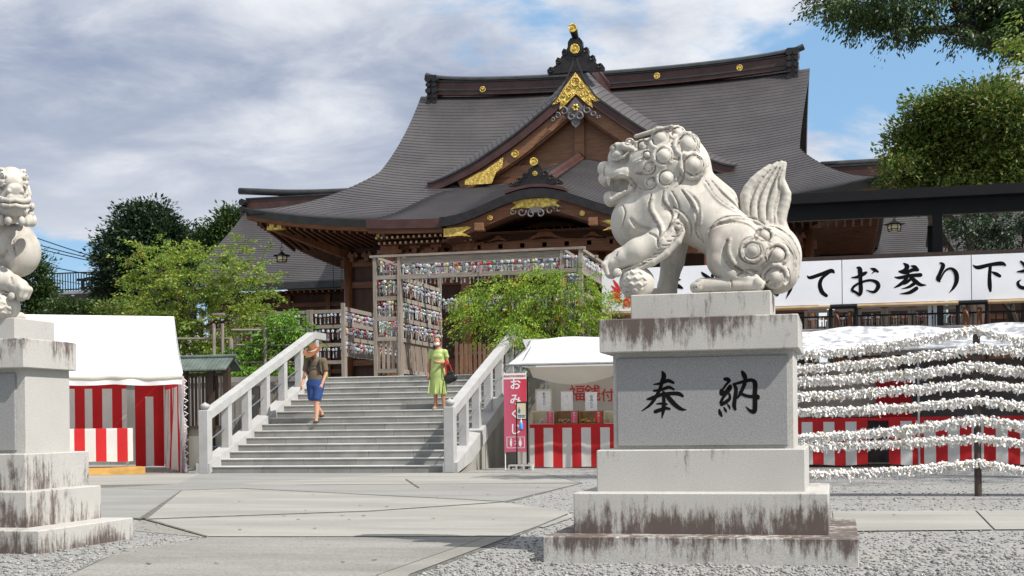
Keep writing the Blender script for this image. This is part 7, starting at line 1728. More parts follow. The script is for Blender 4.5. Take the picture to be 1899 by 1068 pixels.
# dark branches seen below the canopy
rs = np.random.RandomState(19); Yt = 40.0; s = px2m(Yt, 1850)
t = thing('evergreen_tree', 'dark leafy tree seen through the gap below the black canopy', 'tree', pb(1890, 700, Yt)); mb = MB(); cl = []
b = pb(1900, 700, Yt); branchy(mb, (b[0], b[1], ZT), [pb(1800, 430, Yt), pb(1850, 420, Yt), pb(1900, 430, Yt)], 0.12, rs, 6, 0.1)
for px, py, rx, rz_, k in ((1850, 420, 50, 26, 90), (1890, 440, 50, 30, 90), (1800, 415, 34, 14, 40), (1840, 450, 40, 14, 40), (1790, 408, 24, 10, 20), (1930, 400, 40, 50, 60)):
    c, u = ball(rs, k, pb(px, py, Yt), (rx * s, 1.0, rz_ * s)); d = u + np.array((-0.3, 0, -0.1)) + rs.normal(0, 0.3, u.shape); cl += twig_crown(c, d, 0.45, 0.4, 22, 0.10, rs, 0.07, 0.5, mb, 0.006)
mb.build('trunk', M['bark_dark'], t); crown_obj('crown', cl, M['leaf_dark'], t)
# overhanging limb, top right; its trunk stands just outside the picture
rs = np.random.RandomState(20); Yt = 21.0; s = px2m(Yt, 1750)
t = thing('overhanging_tree', 'dark spreading branches with small leaves hanging into the top right corner', 'tree', (8.2, Yt, 0)); mb = MB()
def wp(px, py, dy=0.0): q = P(px, py, Yt + dy); return (q.x, q.y, q.z)
mb.tube([(8.3, Yt, 0), (8.2, Yt, 2.5), (8.0, Yt, 4.6), (7.9, Yt, 6.6), (8.2, Yt, 9.5)], [0.36, 0.30, 0.27, 0.22, 0.12], 12)
mb.tube([(7.95, Yt, 5.4), wp(1960, 125), wp(1899, 95), wp(1840, 78), wp(1795, 56), wp(1740, 55), wp(1690, 55), wp(1640, 42), wp(1590, 20), wp(1530, -8)], [0.20, 0.17, 0.15, 0.12, 0.10, 0.065, 0.06, 0.05, 0.035, 0.02], 8)
mb.tube([wp(1815, 66), wp(1790, 40), wp(1770, 10), wp(1760, -30), wp(1740, -70)], [0.09, 0.08, 0.07, 0.06, 0.04], 8)
mb.tube([wp(1795, 50), wp(1792, 0), wp(1800, -50)], [0.06, 0.05, 0.04], 6); mb.tube([wp(1740, 52), wp(1735, 30), wp(1700, 10), wp(1690, -10)], [0.03, 0.025, 0.02, 0.01], 5); mb.tube([wp(1690, 55), wp(1660, 20), wp(1640, 0)], [0.03, 0.02, 0.01], 5)
cl = []
for px, py, rx, rz_, k in ((1530, 8, 30, 12, 34), (1570, 28, 34, 20, 56), (1600, 50, 22, 12, 24), (1630, 20, 40, 22, 56), (1665, 60, 34, 20, 56), (1690, 78, 20, 10, 18), (1700, 10, 50, 20, 50), (1780, 66, 20, 14, 16), (1725, 66, 14, 10, 12), (1780, 90, 12, 8, 8), (1840, 30, 60, 40, 160), (1890, 20, 50, 50, 180), (1900, 100, 50, 26, 70), (1870, 60, 40, 40, 90), (1820, 95, 20, 10, 16), (1560, 0, 40, 14, 34), (1650, -10, 60, 20, 50), (1760, -40, 80, 40, 90), (1870, -40, 60, 40, 120), (1620, 55, 24, 10, 14), (1960, 60, 60, 80, 160), (1810, 5, 26, 18, 26)):
    c, u = ball(rs, int(k * 1.25), wp(px, py * 0.80 - 3, rs.uniform(-0.5, 0.5)), (rx * s, 0.7, rz_ * s * 0.85)); d = u * np.array((1, 1, 0.5)) + np.array((-0.1, 0, -0.12)) + rs.normal(0, 0.3, u.shape); cl += twig_crown(c, d, 0.24, 0.35, 18, 0.072, rs, 0.055, 0.42, mb, 0.004)
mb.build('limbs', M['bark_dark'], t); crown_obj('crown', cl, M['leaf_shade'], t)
# upper crown, out of the picture but shading the tents
bl = [((6.5 + a, Yt + b_, 10.0 + c_), (2.2, 2.4, 1.2), 26) for a, b_, c_ in ((0, 0, 0), (3, 2, 0.6), (2.5, -2, 0.4), (-1.5, 2.5, 0.2), (5, 0, 1), (1, 4, 0.8), (4, 4.5, 1.2), (6, 4, 0.5), (7, 2, 0.2), (9, 4, 0.6), (3, 5.5, 0.0), (8.5, 6, 0.4))]
crown_obj('upper_crown', clump_crown(bl, 60, 0.9, 0.16, rs), M['leaf_shade'], t)
rs = np.random.RandomState(21)
t = thing('maple_tree', 'sunlit yellow-green maple sprays entering at the right edge', 'tree', (6.4, 15.0, 0)); mb = MB(); mb.tube([(6.6, 15, 0), (6.5, 15, 2.5), (6.3, 15, 4.6), (6.2, 15, 5.6)], [0.09, 0.075, 0.05, 0.03], 8); cl = []
def wq(px, py): q = P(px, py, 15.0); return (q.x, q.y, q.z)
for px, py, rx, rz_, k in ((1905, 80, 16, 6, 14), (1890, 75, 14, 4, 8), (1893, 32, 10, 6, 6), (1888, 130, 14, 5, 7), (1905, 148, 12, 14, 8), (1950, 100, 40, 60, 60)):
    c, u = ball(rs, k, wq(px, py), (rx * px2m(15, 1800), 0.3, rz_ * px2m(15, 1800))); d = u * np.array((1, 1, 0.2)) + np.array((-0.8, 0, 0.0)); cl += twig_crown(c, d, 0.16, 0.4, 9, 0.055, rs, 0.03, 0.4, mb, 0.003)
mb.tube([(6.25, 15, 5.2), wq(1940, 120), wq(1899, 135), wq(1880, 140)], [0.03, 0.02, 0.012, 0.006], 5); mb.build('trunk', M['bark'], t); crown_obj('crown', cl, M['leaf_left'], t)
# background wood beyond the buildings, so no bare horizon shows
rs = np.random.RandomState(22); bl = []
for i in range(46):
    x = -150 + i * 6.2
    if -34 < x < 18: continue
    bl.append(((x, 118 + rs.uniform(-6, 6), 3.0), (5.5, 3.5, rs.uniform(4, 6.2)), 26))
o = crown_obj('distant_woods', clump_crown(bl, 30, 2.0, 0.8, rs), M['leaf_shade'], None); tag(o, 'distant line of green trees beyond the shrine grounds', 'woods', None, 'stuff')

# ================================================================== left background: fences, gate, building, wires
def log(mb, a, b, r): mb.tube([a, b], r, 8)
bf = thing('bamboo_fence', 'rustic fence of weathered poles and rails among the shrubs left of the stairs', 'fence', (-15.5, 33.0, ZT)); Yf = 32.2
for px, y0, y1, r in ((398, 600, 690, 0.045), (414, 600, 690, 0.045), (429, 628, 690, 0.06), (493, 603, 690, 0.05), (560, 640, 690, 0.04)):
    a, b = P(px, y1, Yf), P(px, y0, Yf); mb = MB(); log(mb, (a.x, Yf, ZT), (a.x, Yf, b.z), r); mb.build('pole', M['wood_grey'], bf)
mb = MB(); a, b = P(396, 585, Yf), P(416, 585, Yf); mb.box(a.x, b.x, Yf - 0.045, Yf + 0.045, a.z, a.z + 0.06); mb.build('cross_piece', M['wood_grey_h'], bf)
for x0, x1, y in ((330, 430, 628), (430, 560, 612), (430, 600, 672), (440, 560, 640)):
    a, b = P(x0, y, Yf + 0.1), P(x1, y, Yf + 0.1); mb = MB(); log(mb, tuple(a), tuple(b), 0.03); mb.build('rail', M['wood_grey_h'], bf)
for i, (x0, x1) in enumerate(((1000, 1115),)):
    t = thing('rail_fence', 'thin weathered rail on posts behind the fine-leaved maple', 'fence', (P(1050, 690, 31.9).x, 31.9, ZT)); a, b = P(995, 607, 31.9), P(1130, 606, 31.9)
    mb = MB(); log(mb, tuple(a), tuple(b), 0.03); mb.build('rail', M['wood_grey_h'], t)
    for px in (997, 1060, 1122): q = P(px, 607, 31.9); mb = MB(); log(mb, (q.x, 31.9, ZT), (q.x, 31.9, q.z + 0.02), 0.035); mb.build('post', M['wood_grey'], t)
gt_ = thing('roofed_gate', 'small dark wooden board fence with a green copper roof, right of the left tent', 'gate', (P(390, 860, 28).x, 28.0, 0)); Yg_ = 28.0
ga, gb = P(330, 680, Yg_).x, P(424, 680, Yg_).x; zr_ = P(390, 663, Yg_).z; ze_ = P(390, 686, Yg_).z
for sg in (-1, 1):
    n = 16
    for k in range(n):
        x0 = ga - 0.1 + (gb + 0.15 - ga + 0.1) * k / n; x1 = x0 + (gb + 0.25 - ga) / n - 0.012
        mb = MB(); mb.add([(x0, Yg_ - 0.01, zr_), (x1, Yg_ - 0.01, zr_), (x1, Yg_ + sg * 0.42, ze_), (x0, Yg_ + sg * 0.42, ze_), (x0, Yg_ - 0.01, zr_ - 0.03), (x1, Yg_ - 0.01, zr_ - 0.03), (x1, Yg_ + sg * 0.42, ze_ - 0.03), (x0, Yg_ + sg * 0.42, ze_ - 0.03)], [(0, 1, 2, 3), (7, 6, 5, 4), (0, 3, 7, 4), (1, 5, 6, 2), (3, 2, 6, 7)]); mb.build('roof_strip', M['copper_green'], gt_)
mb = MB(); mb.tube([(ga - 0.12, Yg_, zr_ + 0.02), (gb + 0.2, Yg_, zr_ + 0.02)], 0.045, 8); mb.build('ridge', M['copper_green'], gt_)
for px in (344, 393, 421):
    x = P(px, 700, Yg_).x; mb = MB(); mb.box(x - 0.07, x + 0.07, Yg_ - 0.07, Yg_ + 0.07, 0, zr_ - 0.05); mb.build('post', M['wood_dark'], gt_)
zm = P(390, 790, Yg_).z; zt_ = P(390, 697, Yg_).z
for k in range(11):
    px = 350 + k * 6.6; x = P(px, 740, Yg_).x; mb = MB(); mb.box(x - 0.027, x + 0.027, Yg_ + 0.01, Yg_ + 0.035, zm, zt_); mb.build('slat', M['wood_dark'] if k % 3 else M['wood_grey'], gt_)
for z in (zm - 0.06, zt_):
    mb = MB(); mb.box(ga, gb - 0.07, Yg_ - 0.05, Yg_ + 0.05, z, z + 0.07); mb.build('rail', M['wood_dark'], gt_)
mb = MB(); mb.box(ga - 0.3, gb, Yg_ + 0.0, Yg_ + 0.16, 0, zm - 0.062); mb.build('base_wall', M['concrete_wall'], gt_)
q = P(375, 706, Yg_ - 0.1); 
# weathered board wall between gate and stairs
bw = thing('board_wall', 'weathered plank wall between the small gate and the left stair railing', 'wall', (P(455, 860, 29.5).x, 29.5, 0))
xa, xb = P(424, 800, 29.5).x, XL - 0.36
n = 15
for k in range(n):
    x0 = xa + (xb - xa) * k / n; mb = MB(); mb.box(x0 + 0.004, x0 + (xb - xa) / n - 0.004, 29.5 + 0.01 * (k % 2), 29.53 + 0.01 * (k % 2), 0, 1.86 + 0.02 * (k % 3)); mb.build('plank', M['concrete_wall'] if k % 4 else M['wood_grey'], bw)
mb = MB(); mb.box(xa, xb, 29.44, 29.6, 1.92, 1.99); mb.build('cap_rail', M['wood_grey_h'], bw)
q = PZ(404, 870, 0.0); t = thing('waste_bin', 'dark blue cylindrical bin standing behind the left newel post', 'bin', (P(404, 870, 26.6).x, 26.6, 0)); mb = MB(); mb.lathe((P(404, 870, 26.6).x, 26.6, 0), [(0.10, 0), (0.12, 0.02), (0.13, 0.50), (0.135, 0.52), (0.12, 0.53), (0.115, 0.45)], 16); mb.build('bin_body', simple('dark_blue_bin', (0.03, 0.06, 0.10), 0.4, bump=0), t, True)
# grey building with a railed roof terrace
Yb_ = 62.0; a, b = P(95, 560, Yb_).x, P(186, 560, Yb_).x; zb_ = P(130, 541, Yb_).z; zt_ = P(130, 507, Yb_).z
t = thing('grey_building', 'small grey flat-roofed building with a railed roof terrace, beyond the left tent', 'building', ((a + b) / 2, Yb_, 0))
gm = simple('grey_render', (0.105, 0.105, 0.115), 0.8, var=0.1, ns=1, bump=0.1); mb = MB(); mb.box(a, b + 0.6, Yb_, Yb_ + 5, 0, zb_ - 0.14); mb.build('wall', gm, t)
mb = MB(); mb.box(a - 0.2, b + 0.8, Yb_ - 0.3, Yb_ + 5.2, zb_ - 0.139, zb_); mb.build('roof_slab', simple('slab_edge', (0.30, 0.30, 0.31), 0.7, bump=0), t)
rlr = thing('roof_railing', 'thin dark railing round the roof terrace of the grey building', 'railing', ((a + b) / 2, Yb_, zb_))
for z in (zt_, zb_ + 0.1): mb = MB(); mb.box(a - 0.15, b + 0.7, Yb_ - 0.22, Yb_ - 0.18, z - 0.03, z + 0.03); mb.build('rail', M['black_steel'], rlr)
for k in range(24):
    x = a - 0.1 + (b + 0.7 - a) * k / 23; mb = MB(); mb.box(x - 0.018, x + 0.018, Yb_ - 0.218, Yb_ - 0.182, zb_ + 0.001, zt_ - 0.031); mb.build('baluster', M['black_steel'], rlr)
mb = MB(); mb.box(a + 1.2, b, Yb_ + 0.5, Yb_ + 0.58, zt_ - 0.35, zt_ - 0.22); mb.box(a + 1.5, a + 1.56, Yb_ + 0.5, Yb_ + 0.58, zb_, zt_ - 0.36); mb.box(a + 2.6, a + 2.66, Yb_ + 0.5, Yb_ + 0.58, zb_, zt_ - 0.36); mb.build('inner_rail', M['black_steel'], rlr)
mb = MB(); mb.box(a + 2.5, a + 2.9, Yb_ - 0.02, Yb_ - 0.004, 2.0, zb_ - 0.5); mb.build('window', M['dark_interior'], t)
for i, (ya, yb_, lab) in enumerate(((430, 472, 'uppermost'), (442, 474, 'second from the top'), (449, 478, 'third from the top'), (478, 502, 'fourth, below the group of three'), (502, 520, 'lowest, just above the terrace railing'))):
    A, B = P(-60, ya - (yb_ - ya) * 0.9, 80.0), P(430, yb_ + (yb_ - ya) * 1.6, 84.0); mb = MB(); pts = []
    for k in range(15): q = k / 14; p = A.lerp(B, q); pts.append((p.x, p.y, p.z - 0.5 * 4 * q * (1 - q)))
    mb.tube(pts, 0.035 if i != 4 else 0.02, 5); tag(mb.build('overhead_wire', M['black_steel']), 'thin dark overhead wire left of the evergreen, %s' % lab, 'wire', 'overhead wires at the left')
# ================================================================== people
def person_common(): pass
def head_parts(S, c, r=0.105, k=0.01):
    x, y, z = c
    S.ell((x, y, z), (0.074, 0.092, 0.112), 0.01); S.ell((x, y - 0.055, z - 0.06), (0.045, 0.045, 0.05), 0.02); S.ell((x, y - 0.093, z - 0.01), (0.013, 0.022, 0.024), 0.008)
    for s in (-1, 1): S.ell((x + 0.074 * s, y + 0.01, z - 0.005), (0.012, 0.022, 0.03), 0.004); S.ell((x + 0.03 * s, y - 0.078, z + 0.018), (0.018, 0.014, 0.012), 0.004, op='s'); S.ell((x + 0.03 * s, y - 0.074, z + 0.018), (0.012, 0.012, 0.009), 0.002)
    S.path([(x - 0.022, y - 0.092, z - 0.052), (x, y - 0.098, z - 0.050), (x + 0.022, y - 0.092, z - 0.052)], 0.007, 0.004)
def hand(S, w, d, side, curl_=0.6, r=0.011):
    """w wrist, d direction of the fingers (unit), side = unit vector towards the thumb"""
    w, d, sd = np.array(w), np.array(d, float), np.array(side, float); n = np.cross(d, sd); palm = w + d * 0.045
    S.cap(w, w + d * 0.075, 0.024, 0.030, 0.01, flat=None)
    for i, (o, L) in enumerate(((0.027, 0.068), (0.009, 0.076), (-0.009, 0.072), (-0.027, 0.056))):
        a = w + d * 0.08 + sd * o; b = a + d * L * 0.5 + n * 0.006 * curl_; c = b + d * L * 0.45 * (1 - 0.35 * curl_) + n * L * 0.5 * curl_; S.path([a, b, c], [r * 0.9, r * 0.8, r * 0.62], 0.003)
    S.path([w + d * 0.02 + sd * 0.022, w + d * 0.05 + sd * 0.05, w + d * 0.085 + sd * 0.055], [r, r * 0.9, r * 0.7], 0.004)
def fig(name, S, m, parent, at, rot=0.0):
    V, F, g = S.mesh(); c, s = math.cos(rot), math.sin(rot); x, y = V[:, 0].copy(), V[:, 1].copy(); V[:, 0], V[:, 1] = c * x - s * y, s * x + c * y
    return link(name, mesh_np(name, V + np.array(at) - np.array(root_off(parent)), F, m, None, True), parent)
def meshb(mb, at, rot):
    c, s = math.cos(rot), math.sin(rot); mb.v = [(c * v[0] - s * v[1] + at[0], s * v[0] + c * v[1] + at[1], v[2] + at[2]) for v in mb.v]; return mb
# ---- man walking down: hat, olive T-shirt, blue shorts, backpack
Ym = YS + 6.45 * TREAD; zst = 7 * RISE; pm_ = P(586, 785, Ym); at = (pm_.x, Ym, zst); rotm = 0.15
man = thing('person', 'person in a brown brimmed hat, olive T-shirt and blue shorts walking down the left side of the stairs', 'person', at)
man['label'] = 'person in brown hat, olive T-shirt and blue shorts walking down the stairs'
h = 0.009; hip = (-0.01, 0.05, 0.92); LH, RH = (0.085, 0.05, 0.88), (-0.095, 0.05, 0.88)                    # local x: image right; -y: towards the camera
# weight on the front (image-centre) foot, the other trailing on the step above
kneeF, ankF = (0.045, -0.06, 0.47), (0.035, -0.10, 0.07); kneeB, ankB = (-0.075, 0.04, 0.55), (0.075, 0.30, 0.22)
S = SDF((-0.50, -0.40, -0.02), (0.45, 0.55, 1.75), h)
S.path([LH, kneeF, ankF], [0.09, 0.056, 0.036], 0.02); S.path([RH, kneeB, ankB], [0.09, 0.055, 0.036], 0.02)
S.ell((0.05, -0.05, 0.30), (0.046, 0.052, 0.12), 0.02); S.ell((-0.01, 0.19, 0.40), (0.044, 0.052, 0.11), 0.02)
S.cap((0.035, -0.07, 0.05), (0.035, -0.20, 0.03), 0.038, 0.035, 0.02); S.cap((0.075, 0.32, 0.19), (0.075, 0.20, 0.165), 0.036, 0.034, 0.02)
S.cap(hip, (-0.01, 0.04, 1.05), 0.125, 0.11, 0.03, flat=(1, 0.8, 1)); S.cap((-0.01, 0.04, 1.05), (0.0, 0.03, 1.36), 0.115, 0.12, 0.05, flat=(1.1, 0.75, 1)); S.cap((0, 0.03, 1.40), (-0.01, -0.02, 1.52), 0.055, 0.05, 0.03)
head_c = (-0.035, -0.035, 1.585); head_parts(S, head_c)
shL, shR = (0.185, 0.03, 1.38), (-0.185, 0.03, 1.38); elL, wrL = (0.225, 0.06, 1.10), (0.165, -0.03, 0.88); elR, wrR = (-0.235, 0.03, 1.10), (-0.285, -0.06, 0.86)
S.path([shL, elL, wrL], [0.052, 0.042, 0.028], 0.015); S.path([shR, elR, wrR], [0.052, 0.042, 0.028], 0.015); S.cap(shL, shR, 0.06, 0.06, 0.03)
hand(S, wrR, (-0.15, -0.15, -0.97), (0.5, -0.85, 0.0), 0.5); hand(S, wrL, (-0.25, -0.1, -0.95), (-0.5, -0.8, 0.0), 0.8)
fig('body', S, M['skin'], man, at, rotm)
S = SDF((-0.40, -0.30, 0.80), (0.40, 0.40, 1.50), h)
S.cap((-0.01, 0.05, 0.96), (-0.01, 0.04, 1.10), 0.150, 0.145, 0.03, flat=(1.1, 0.9, 1)); S.cap((-0.01, 0.04, 1.08), (0.0, 0.03, 1.36), 0.142, 0.142, 0.05, flat=(1.15, 0.85, 1)); S.cap(shL, shR, 0.075, 0.075, 0.03)
S.cap(shL, (0.218, 0.05, 1.20), 0.072, 0.068, 0.02); S.cap(shR, (-0.222, 0.03, 1.20), 0.072, 0.068, 0.02)
S.ell((0, 0.03, 0.84), (0.3, 0.3, 0.055), 0, op='s'); S.ell((0, 0.0, 1.50), (0.07, 0.09, 0.055), 0.01, op='s')
for q in range(7): S.path([(-0.14, -0.12 + 0.01 * q, 0.98 + 0.05 * q), (0.0, -0.13, 0.955 + 0.052 * q), (0.14, -0.11, 0.99 + 0.045 * q)], [0.003, 0.008, 0.003], 0.006, 's')
fig('t_shirt', S, simple('olive_cloth', (0.135, 0.10, 0.062), 0.85, var=0.12, ns=12, bump=0.3, bs=40), man, at, rotm)
S = SDF((-0.35, -0.30, 0.40), (0.35, 0.45, 1.02), h)
S.cap((-0.01, 0.05, 0.95), (-0.01, 0.05, 0.86), 0.148, 0.150, 0.03, flat=(1.08, 0.95, 1)); S.cap(LH, (0.048, -0.045, 0.55), 0.118, 0.100, 0.03); S.cap(RH, (-0.08, 0.04, 0.58), 0.118, 0.100, 0.03)
S.ell((0.04, -0.06, 0.435), (0.2, 0.3, 0.075), 0, op='s'); S.ell((-0.16, 0.04, 0.44), (0.12, 0.3, 0.075), 0, op='s')
for q in range(5): S.path([(-0.16 + 0.06 * q, -0.09, 0.60), (-0.13 + 0.055 * q, -0.11, 0.78)], [0.006, 0.004], 0.006, 's')
fig('shorts', S, simple('blue_shorts', (0.016, 0.048, 0.165), 0.85, var=0.12, ns=12, bump=0.3, bs=40), man, at, rotm)
hm = simple('brown_hat', (0.20, 0.075, 0.030), 0.75, var=0.12, ns=10, bump=0.2); mb = MB(); n = 28; V = []; hx, hy, hz = head_c[0] - 0.005, head_c[1] - 0.01, head_c[2] + 0.03
rings = [(0.225, 0.225, -0.004), (0.16, 0.165, 0.002), (0.098, 0.11, 0.012), (0.094, 0.106, 0.06), (0.084, 0.098, 0.11), (0.06, 0.075, 0.135), (0.02, 0.03, 0.118)]
for rx, ry, z in rings:
    for k in range(n):
        a = 2 * math.pi * k / n; X, Yy = rx * math.cos(a), ry * math.sin(a); zz = z + (0.035 * math.cos(2 * a) if rx > 0.14 else 0) - 0.30 * X * 0 ; 
        c_, s_ = math.cos(0.22), math.sin(0.22); X, zz = X * c_ + zz * s_ * 0, zz + X * s_ * 0.8 ; Yq, zz = Yy, zz + Yy * 0.50; V.append((hx + X, hy + Yq, hz + zz))
mb.add(V, [(i * n + k, i * n + (k + 1) % n, (i + 1) * n + (k + 1) % n, (i + 1) * n + k) for i in range(len(rings) - 1) for k in range(n)] + [tuple(range((len(rings) - 1) * n, len(rings) * n))]); hat = meshb(mb, at, rotm).build('hat', hm, man, True)
mb = MB(); V = []
for z in (0.014, 0.034):
    for k in range(n): a = 2 * math.pi * k / n; X, Yy = 0.1 * math.cos(a), 0.112 * math.sin(a); V.append((hx + X, hy + Yy, hz + z + X * 0.22 + Yy * 0.42))
mb.add(V, [(k, (k + 1) % n, n + (k + 1) % n, n + k) for k in range(n)]); meshb(mb, at, rotm).build('hat_band', M['cream'], hat, True)
S = SDF((-0.2, -0.25, 1.40), (0.15, 0.1, 1.60), 0.007); S.ell((head_c[0], head_c[1] - 0.045, head_c[2] - 0.062), (0.062, 0.062, 0.055), 0.01); fig('face_mask', S, simple('black_mask', (0.02, 0.02, 0.022), 0.8, bump=0), man, at, rotm)
S = SDF((-0.30, -0.30, 0.80), (0.40, 0.42, 1.50), h); bk = simple('black_pack', (0.018, 0.018, 0.020), 0.75, var=0.2, bump=0.2)
S.cap((0.03, 0.22, 1.02), (0.03, 0.20, 1.26), 0.125, 0.115, 0.03, flat=(1.15, 0.75, 1))
for s in (-1, 1): S.path([(0.10 * s, 0.16, 1.40), (0.105 * s, 0.02, 1.455), (0.115 * s, -0.10, 1.34), (0.135 * s, -0.10, 1.16), (0.155 * s, 0.05, 1.04)], 0.022, 0.004)
S.cap((-0.12, -0.118, 1.27), (0.12, -0.118, 1.27), 0.010, 0.010, 0.003)
pk_ = fig('backpack', S, bk, man, at, rotm)
mb = MB(); mb.lathe((0.215, 0.20, 0.98), [(0.028, 0), (0.03, 0.02), (0.03, 0.15), (0.015, 0.19), (0.015, 0.22)], 10); bt = meshb(mb, at, rotm).build('water_bottle', simple('green_bottle', (0.15, 0.24, 0.08), 0.2, bump=0), pk_)
sh = simple('brown_shoe', (0.055, 0.035, 0.028), 0.6, var=0.15, bump=0.1)
for a, b in (((0.035, -0.06, 0.035), (0.04, -0.22, 0.030)), ((0.075, 0.34, 0.17), (0.075, 0.19, 0.172))):
    S = SDF((-0.1, -0.35, -0.03), (0.2, 0.45, 0.32), 0.008); S.cap(a, b, 0.045, 0.045, 0.01, flat=(1, 1, 0.85)); S.ell(((a[0] + b[0]) / 2, (a[1] + b[1]) / 2, a[2] - 0.085), (0.3, 0.4, 0.055), 0, op='s'); S.cap((a[0], a[1] + 0.01, a[2] + 0.05), (a[0], a[1], a[2] + 0.09), 0.043, 0.038, 0.01, op='s') if False else None
    fig('shoe', S, sh, man, at, rotm)
# ---- woman in a green dress
Yw = YS + 8.45 * TREAD; zs_ = 9 * RISE; pw = P(812, 767, Yw); at = (pw.x + 0.02, Yw, zs_); rotw = 0.05
wom = thing('person', 'person in a lime green dress and white mask carrying a black bag down the stairs', 'person', at)
S = SDF((-0.42, -0.40, -0.18), (0.45, 0.40, 1.62), h)
S.path([(-0.06, 0.05, 0.85), (-0.065, 0.0, 0.45), (-0.055, -0.03, 0.07)], [0.085, 0.052, 0.032], 0.02); S.path([(0.07, 0.05, 0.85), (0.10, -0.02, 0.45), (0.135, 0.0, 0.02), (0.14, -0.02, -0.05)], [0.085, 0.052, 0.032, 0.03], 0.02)
S.ell((-0.062, 0.02, 0.30), (0.042, 0.050, 0.11), 0.02); S.ell((0.115, 0.02, 0.28), (0.042, 0.050, 0.11), 0.02)
S.cap((-0.055, -0.02, 0.045), (-0.06, -0.15, 0.025), 0.034, 0.030, 0.015); S.cap((0.14, -0.02, -0.085), (0.145, -0.14, -0.115), 0.034, 0.028, 0.015)
S.cap((0, 0.04, 0.88), (0, 0.03, 1.28), 0.12, 0.115, 0.04, flat=(1.1, 0.85, 1)); S.cap((0, 0.03, 1.30), (0, 0.0, 1.42), 0.045, 0.042, 0.02); hw = (0.0, -0.02, 1.49); head_parts(S, hw)
sL, sR = (0.155, 0.03, 1.27), (-0.155, 0.03, 1.27); S.cap(sL, sR, 0.048, 0.048, 0.03)
eR, wR = (-0.215, 0.05, 1.00), (-0.215, -0.02, 0.76); eL, wL = (0.215, 0.03, 1.02), (0.095, -0.20, 1.03)
S.path([sR, eR, wR], [0.045, 0.036, 0.025], 0.015); S.path([sL, eL, wL], [0.045, 0.037, 0.025], 0.015)
hand(S, wR, (0.05, -0.15, -0.98), (0.4, -0.9, 0.0), 0.5, 0.010); hand(S, wL, (-0.85, -0.45, 0.1), (0.0, 0.1, 1.0), 0.8, 0.010)
fig('body', S, M['skin_dark'], wom, at, rotw)
S = SDF((-0.36, -0.32, 0.24), (0.36, 0.36, 1.42), h)
S.cap((0, 0.03, 1.24), (0, 0.03, 1.02), 0.135, 0.135, 0.04, flat=(1.12, 0.88, 1)); S.ell((0.0, -0.065, 1.17), (0.11, 0.045, 0.06), 0.04)
S.cap((0, 0.03, 1.02), (0.0, 0.04, 0.80), 0.14, 0.165, 0.05, flat=(1.1, 0.9, 1)); S.cap((0.0, 0.04, 0.80), (0.0, 0.02, 0.36), 0.165, 0.178, 0.05, flat=(1.1, 0.9, 1))
S.cap(sL, sR, 0.068, 0.068, 0.03); S.cap(sL, (0.195, 0.035, 1.17), 0.060, 0.056, 0.02); S.cap(sR, (-0.195, 0.035, 1.17), 0.060, 0.056, 0.02)
S.ell((0, 0.0, 0.245), (0.5, 0.5, 0.085), 0, op='s'); S.ell((0, -0.02, 1.39), (0.09, 0.11, 0.055), 0.01, op='s')
for x0, x1, z0, z1, r in ((-0.14, -0.05, 0.85, 0.35, 0.012), (-0.02, 0.04, 0.82, 0.34, 0.014), (0.10, 0.13, 0.80, 0.34, 0.012), (-0.08, -0.14, 0.60, 0.34, 0.010), (0.07, 0.02, 0.70, 0.36, 0.010), (-0.1, 0.06, 1.02, 0.86, 0.008), (0.1, -0.04, 0.98, 0.78, 0.008)):
    yy = -0.125 if z0 > 0.9 else -0.16; S.path([(x0, yy + 0.02, z0), ((x0 + x1) / 2, yy, (z0 + z1) / 2), (x1, yy, z1)], [r * 0.5, r, r * 1.3], 0.012, 's')
for x0 in (-0.17, -0.03, 0.08, 0.17): S.path([(x0, -0.10, 0.62), (x0 * 1.15, -0.15, 0.36)], [0.010, 0.022], 0.02)
fig('dress', S, simple('lime_dress', (0.32, 0.40, 0.13), 0.45, var=0.06, ns=5, bump=0.15, bs=25), wom, at, rotw)
S = SDF((-0.14, -0.15, 1.25), (0.14, 0.16, 1.64), 0.007); hr = simple('dark_hair', (0.035, 0.018, 0.014), 0.5, var=0.2, ns=40, bump=0.3)
S.ell((0, 0.008, 1.508), (0.086, 0.098, 0.112), 0.01); S.path([(-0.055, 0.03, 1.50), (-0.075, 0.0, 1.40), (-0.07, -0.04, 1.31)], [0.035, 0.03, 0.014], 0.02); S.cap((0, 0.10, 1.50), (0, 0.09, 1.36), 0.045, 0.03, 0.02)
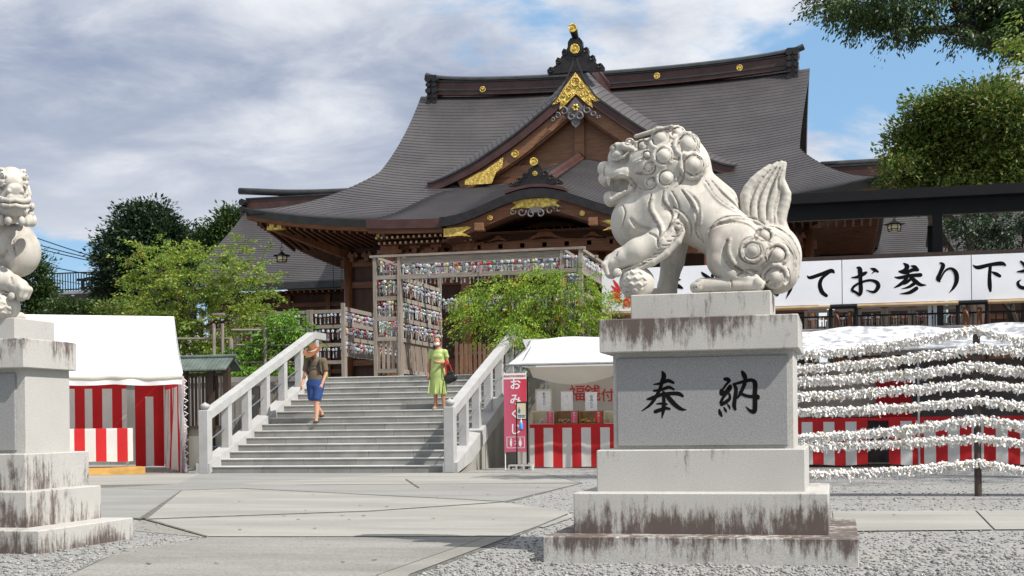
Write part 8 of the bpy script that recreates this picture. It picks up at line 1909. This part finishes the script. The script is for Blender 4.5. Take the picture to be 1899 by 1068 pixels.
S.ell((0.005, -0.085, 1.465), (0.062, 0.062, 0.088), 0.006, op='s'); fig('hair', S, hr, wom, at, rotw)
S = SDF((-0.12, -0.18, 1.36), (0.12, 0.02, 1.54), 0.006); S.ell((0.0, -0.07, 1.452), (0.060, 0.058, 0.050), 0.01); S.cap((-0.07, 0.0, 1.475), (0.07, 0.0, 1.475), 0.006, 0.006, 0.004); fig('face_mask', S, M['white'], wom, at, rotw)
bag = thing('handbag', 'black handbag with red straps hanging from the arm of the person in green', 'bag', (at[0] + 0.28, at[1], at[2] + 0.7))
S = SDF((0.10, -0.25, 0.50), (0.50, 0.15, 0.98), 0.008); S.cap((0.24, -0.05, 0.66), (0.38, -0.05, 0.70), 0.085, 0.07, 0.03, flat=(1, 0.75, 1.2)); S.cap((0.25, -0.05, 0.80), (0.34, -0.05, 0.82), 0.045, 0.035, 0.03); fig('bag_body', S, simple('black_leather', (0.014, 0.013, 0.014), 0.4, bump=0.1), bag, at, rotw)
S = SDF((0.10, -0.25, 0.60), (0.50, 0.15, 1.16), 0.008); S.path([(0.22, -0.09, 0.80), (0.20, -0.10, 0.98), (0.23, -0.06, 1.07), (0.28, -0.03, 0.98), (0.34, -0.04, 0.82)], 0.013, 0.002); S.path([(0.21, -0.12, 1.05), (0.20, -0.13, 0.90), (0.22, -0.13, 0.76)], [0.022, 0.014, 0.010], 0.004); fig('strap', S, M['cloth_red'], bag, at, rotw)
for a, b in (((-0.055, -0.01, 0.022), (-0.062, -0.16, 0.018)), ((0.14, -0.01, -0.118), (0.145, -0.15, -0.122))):
    S = SDF((-0.15, -0.3, -0.18), (0.25, 0.15, 0.16), 0.007); S.cap(a, b, 0.038, 0.038, 0.0, flat=(1, 1, 0.42)); S.path([(b[0] - 0.036, b[1] + 0.04, a[2] + 0.01), (b[0], b[1] + 0.03, a[2] + 0.045), (b[0] + 0.036, b[1] + 0.04, a[2] + 0.01)], 0.014, 0.004); fig('sandal', S, simple('sandal', (0.30, 0.20, 0.15), 0.5, bump=0), wom, at, rotw)
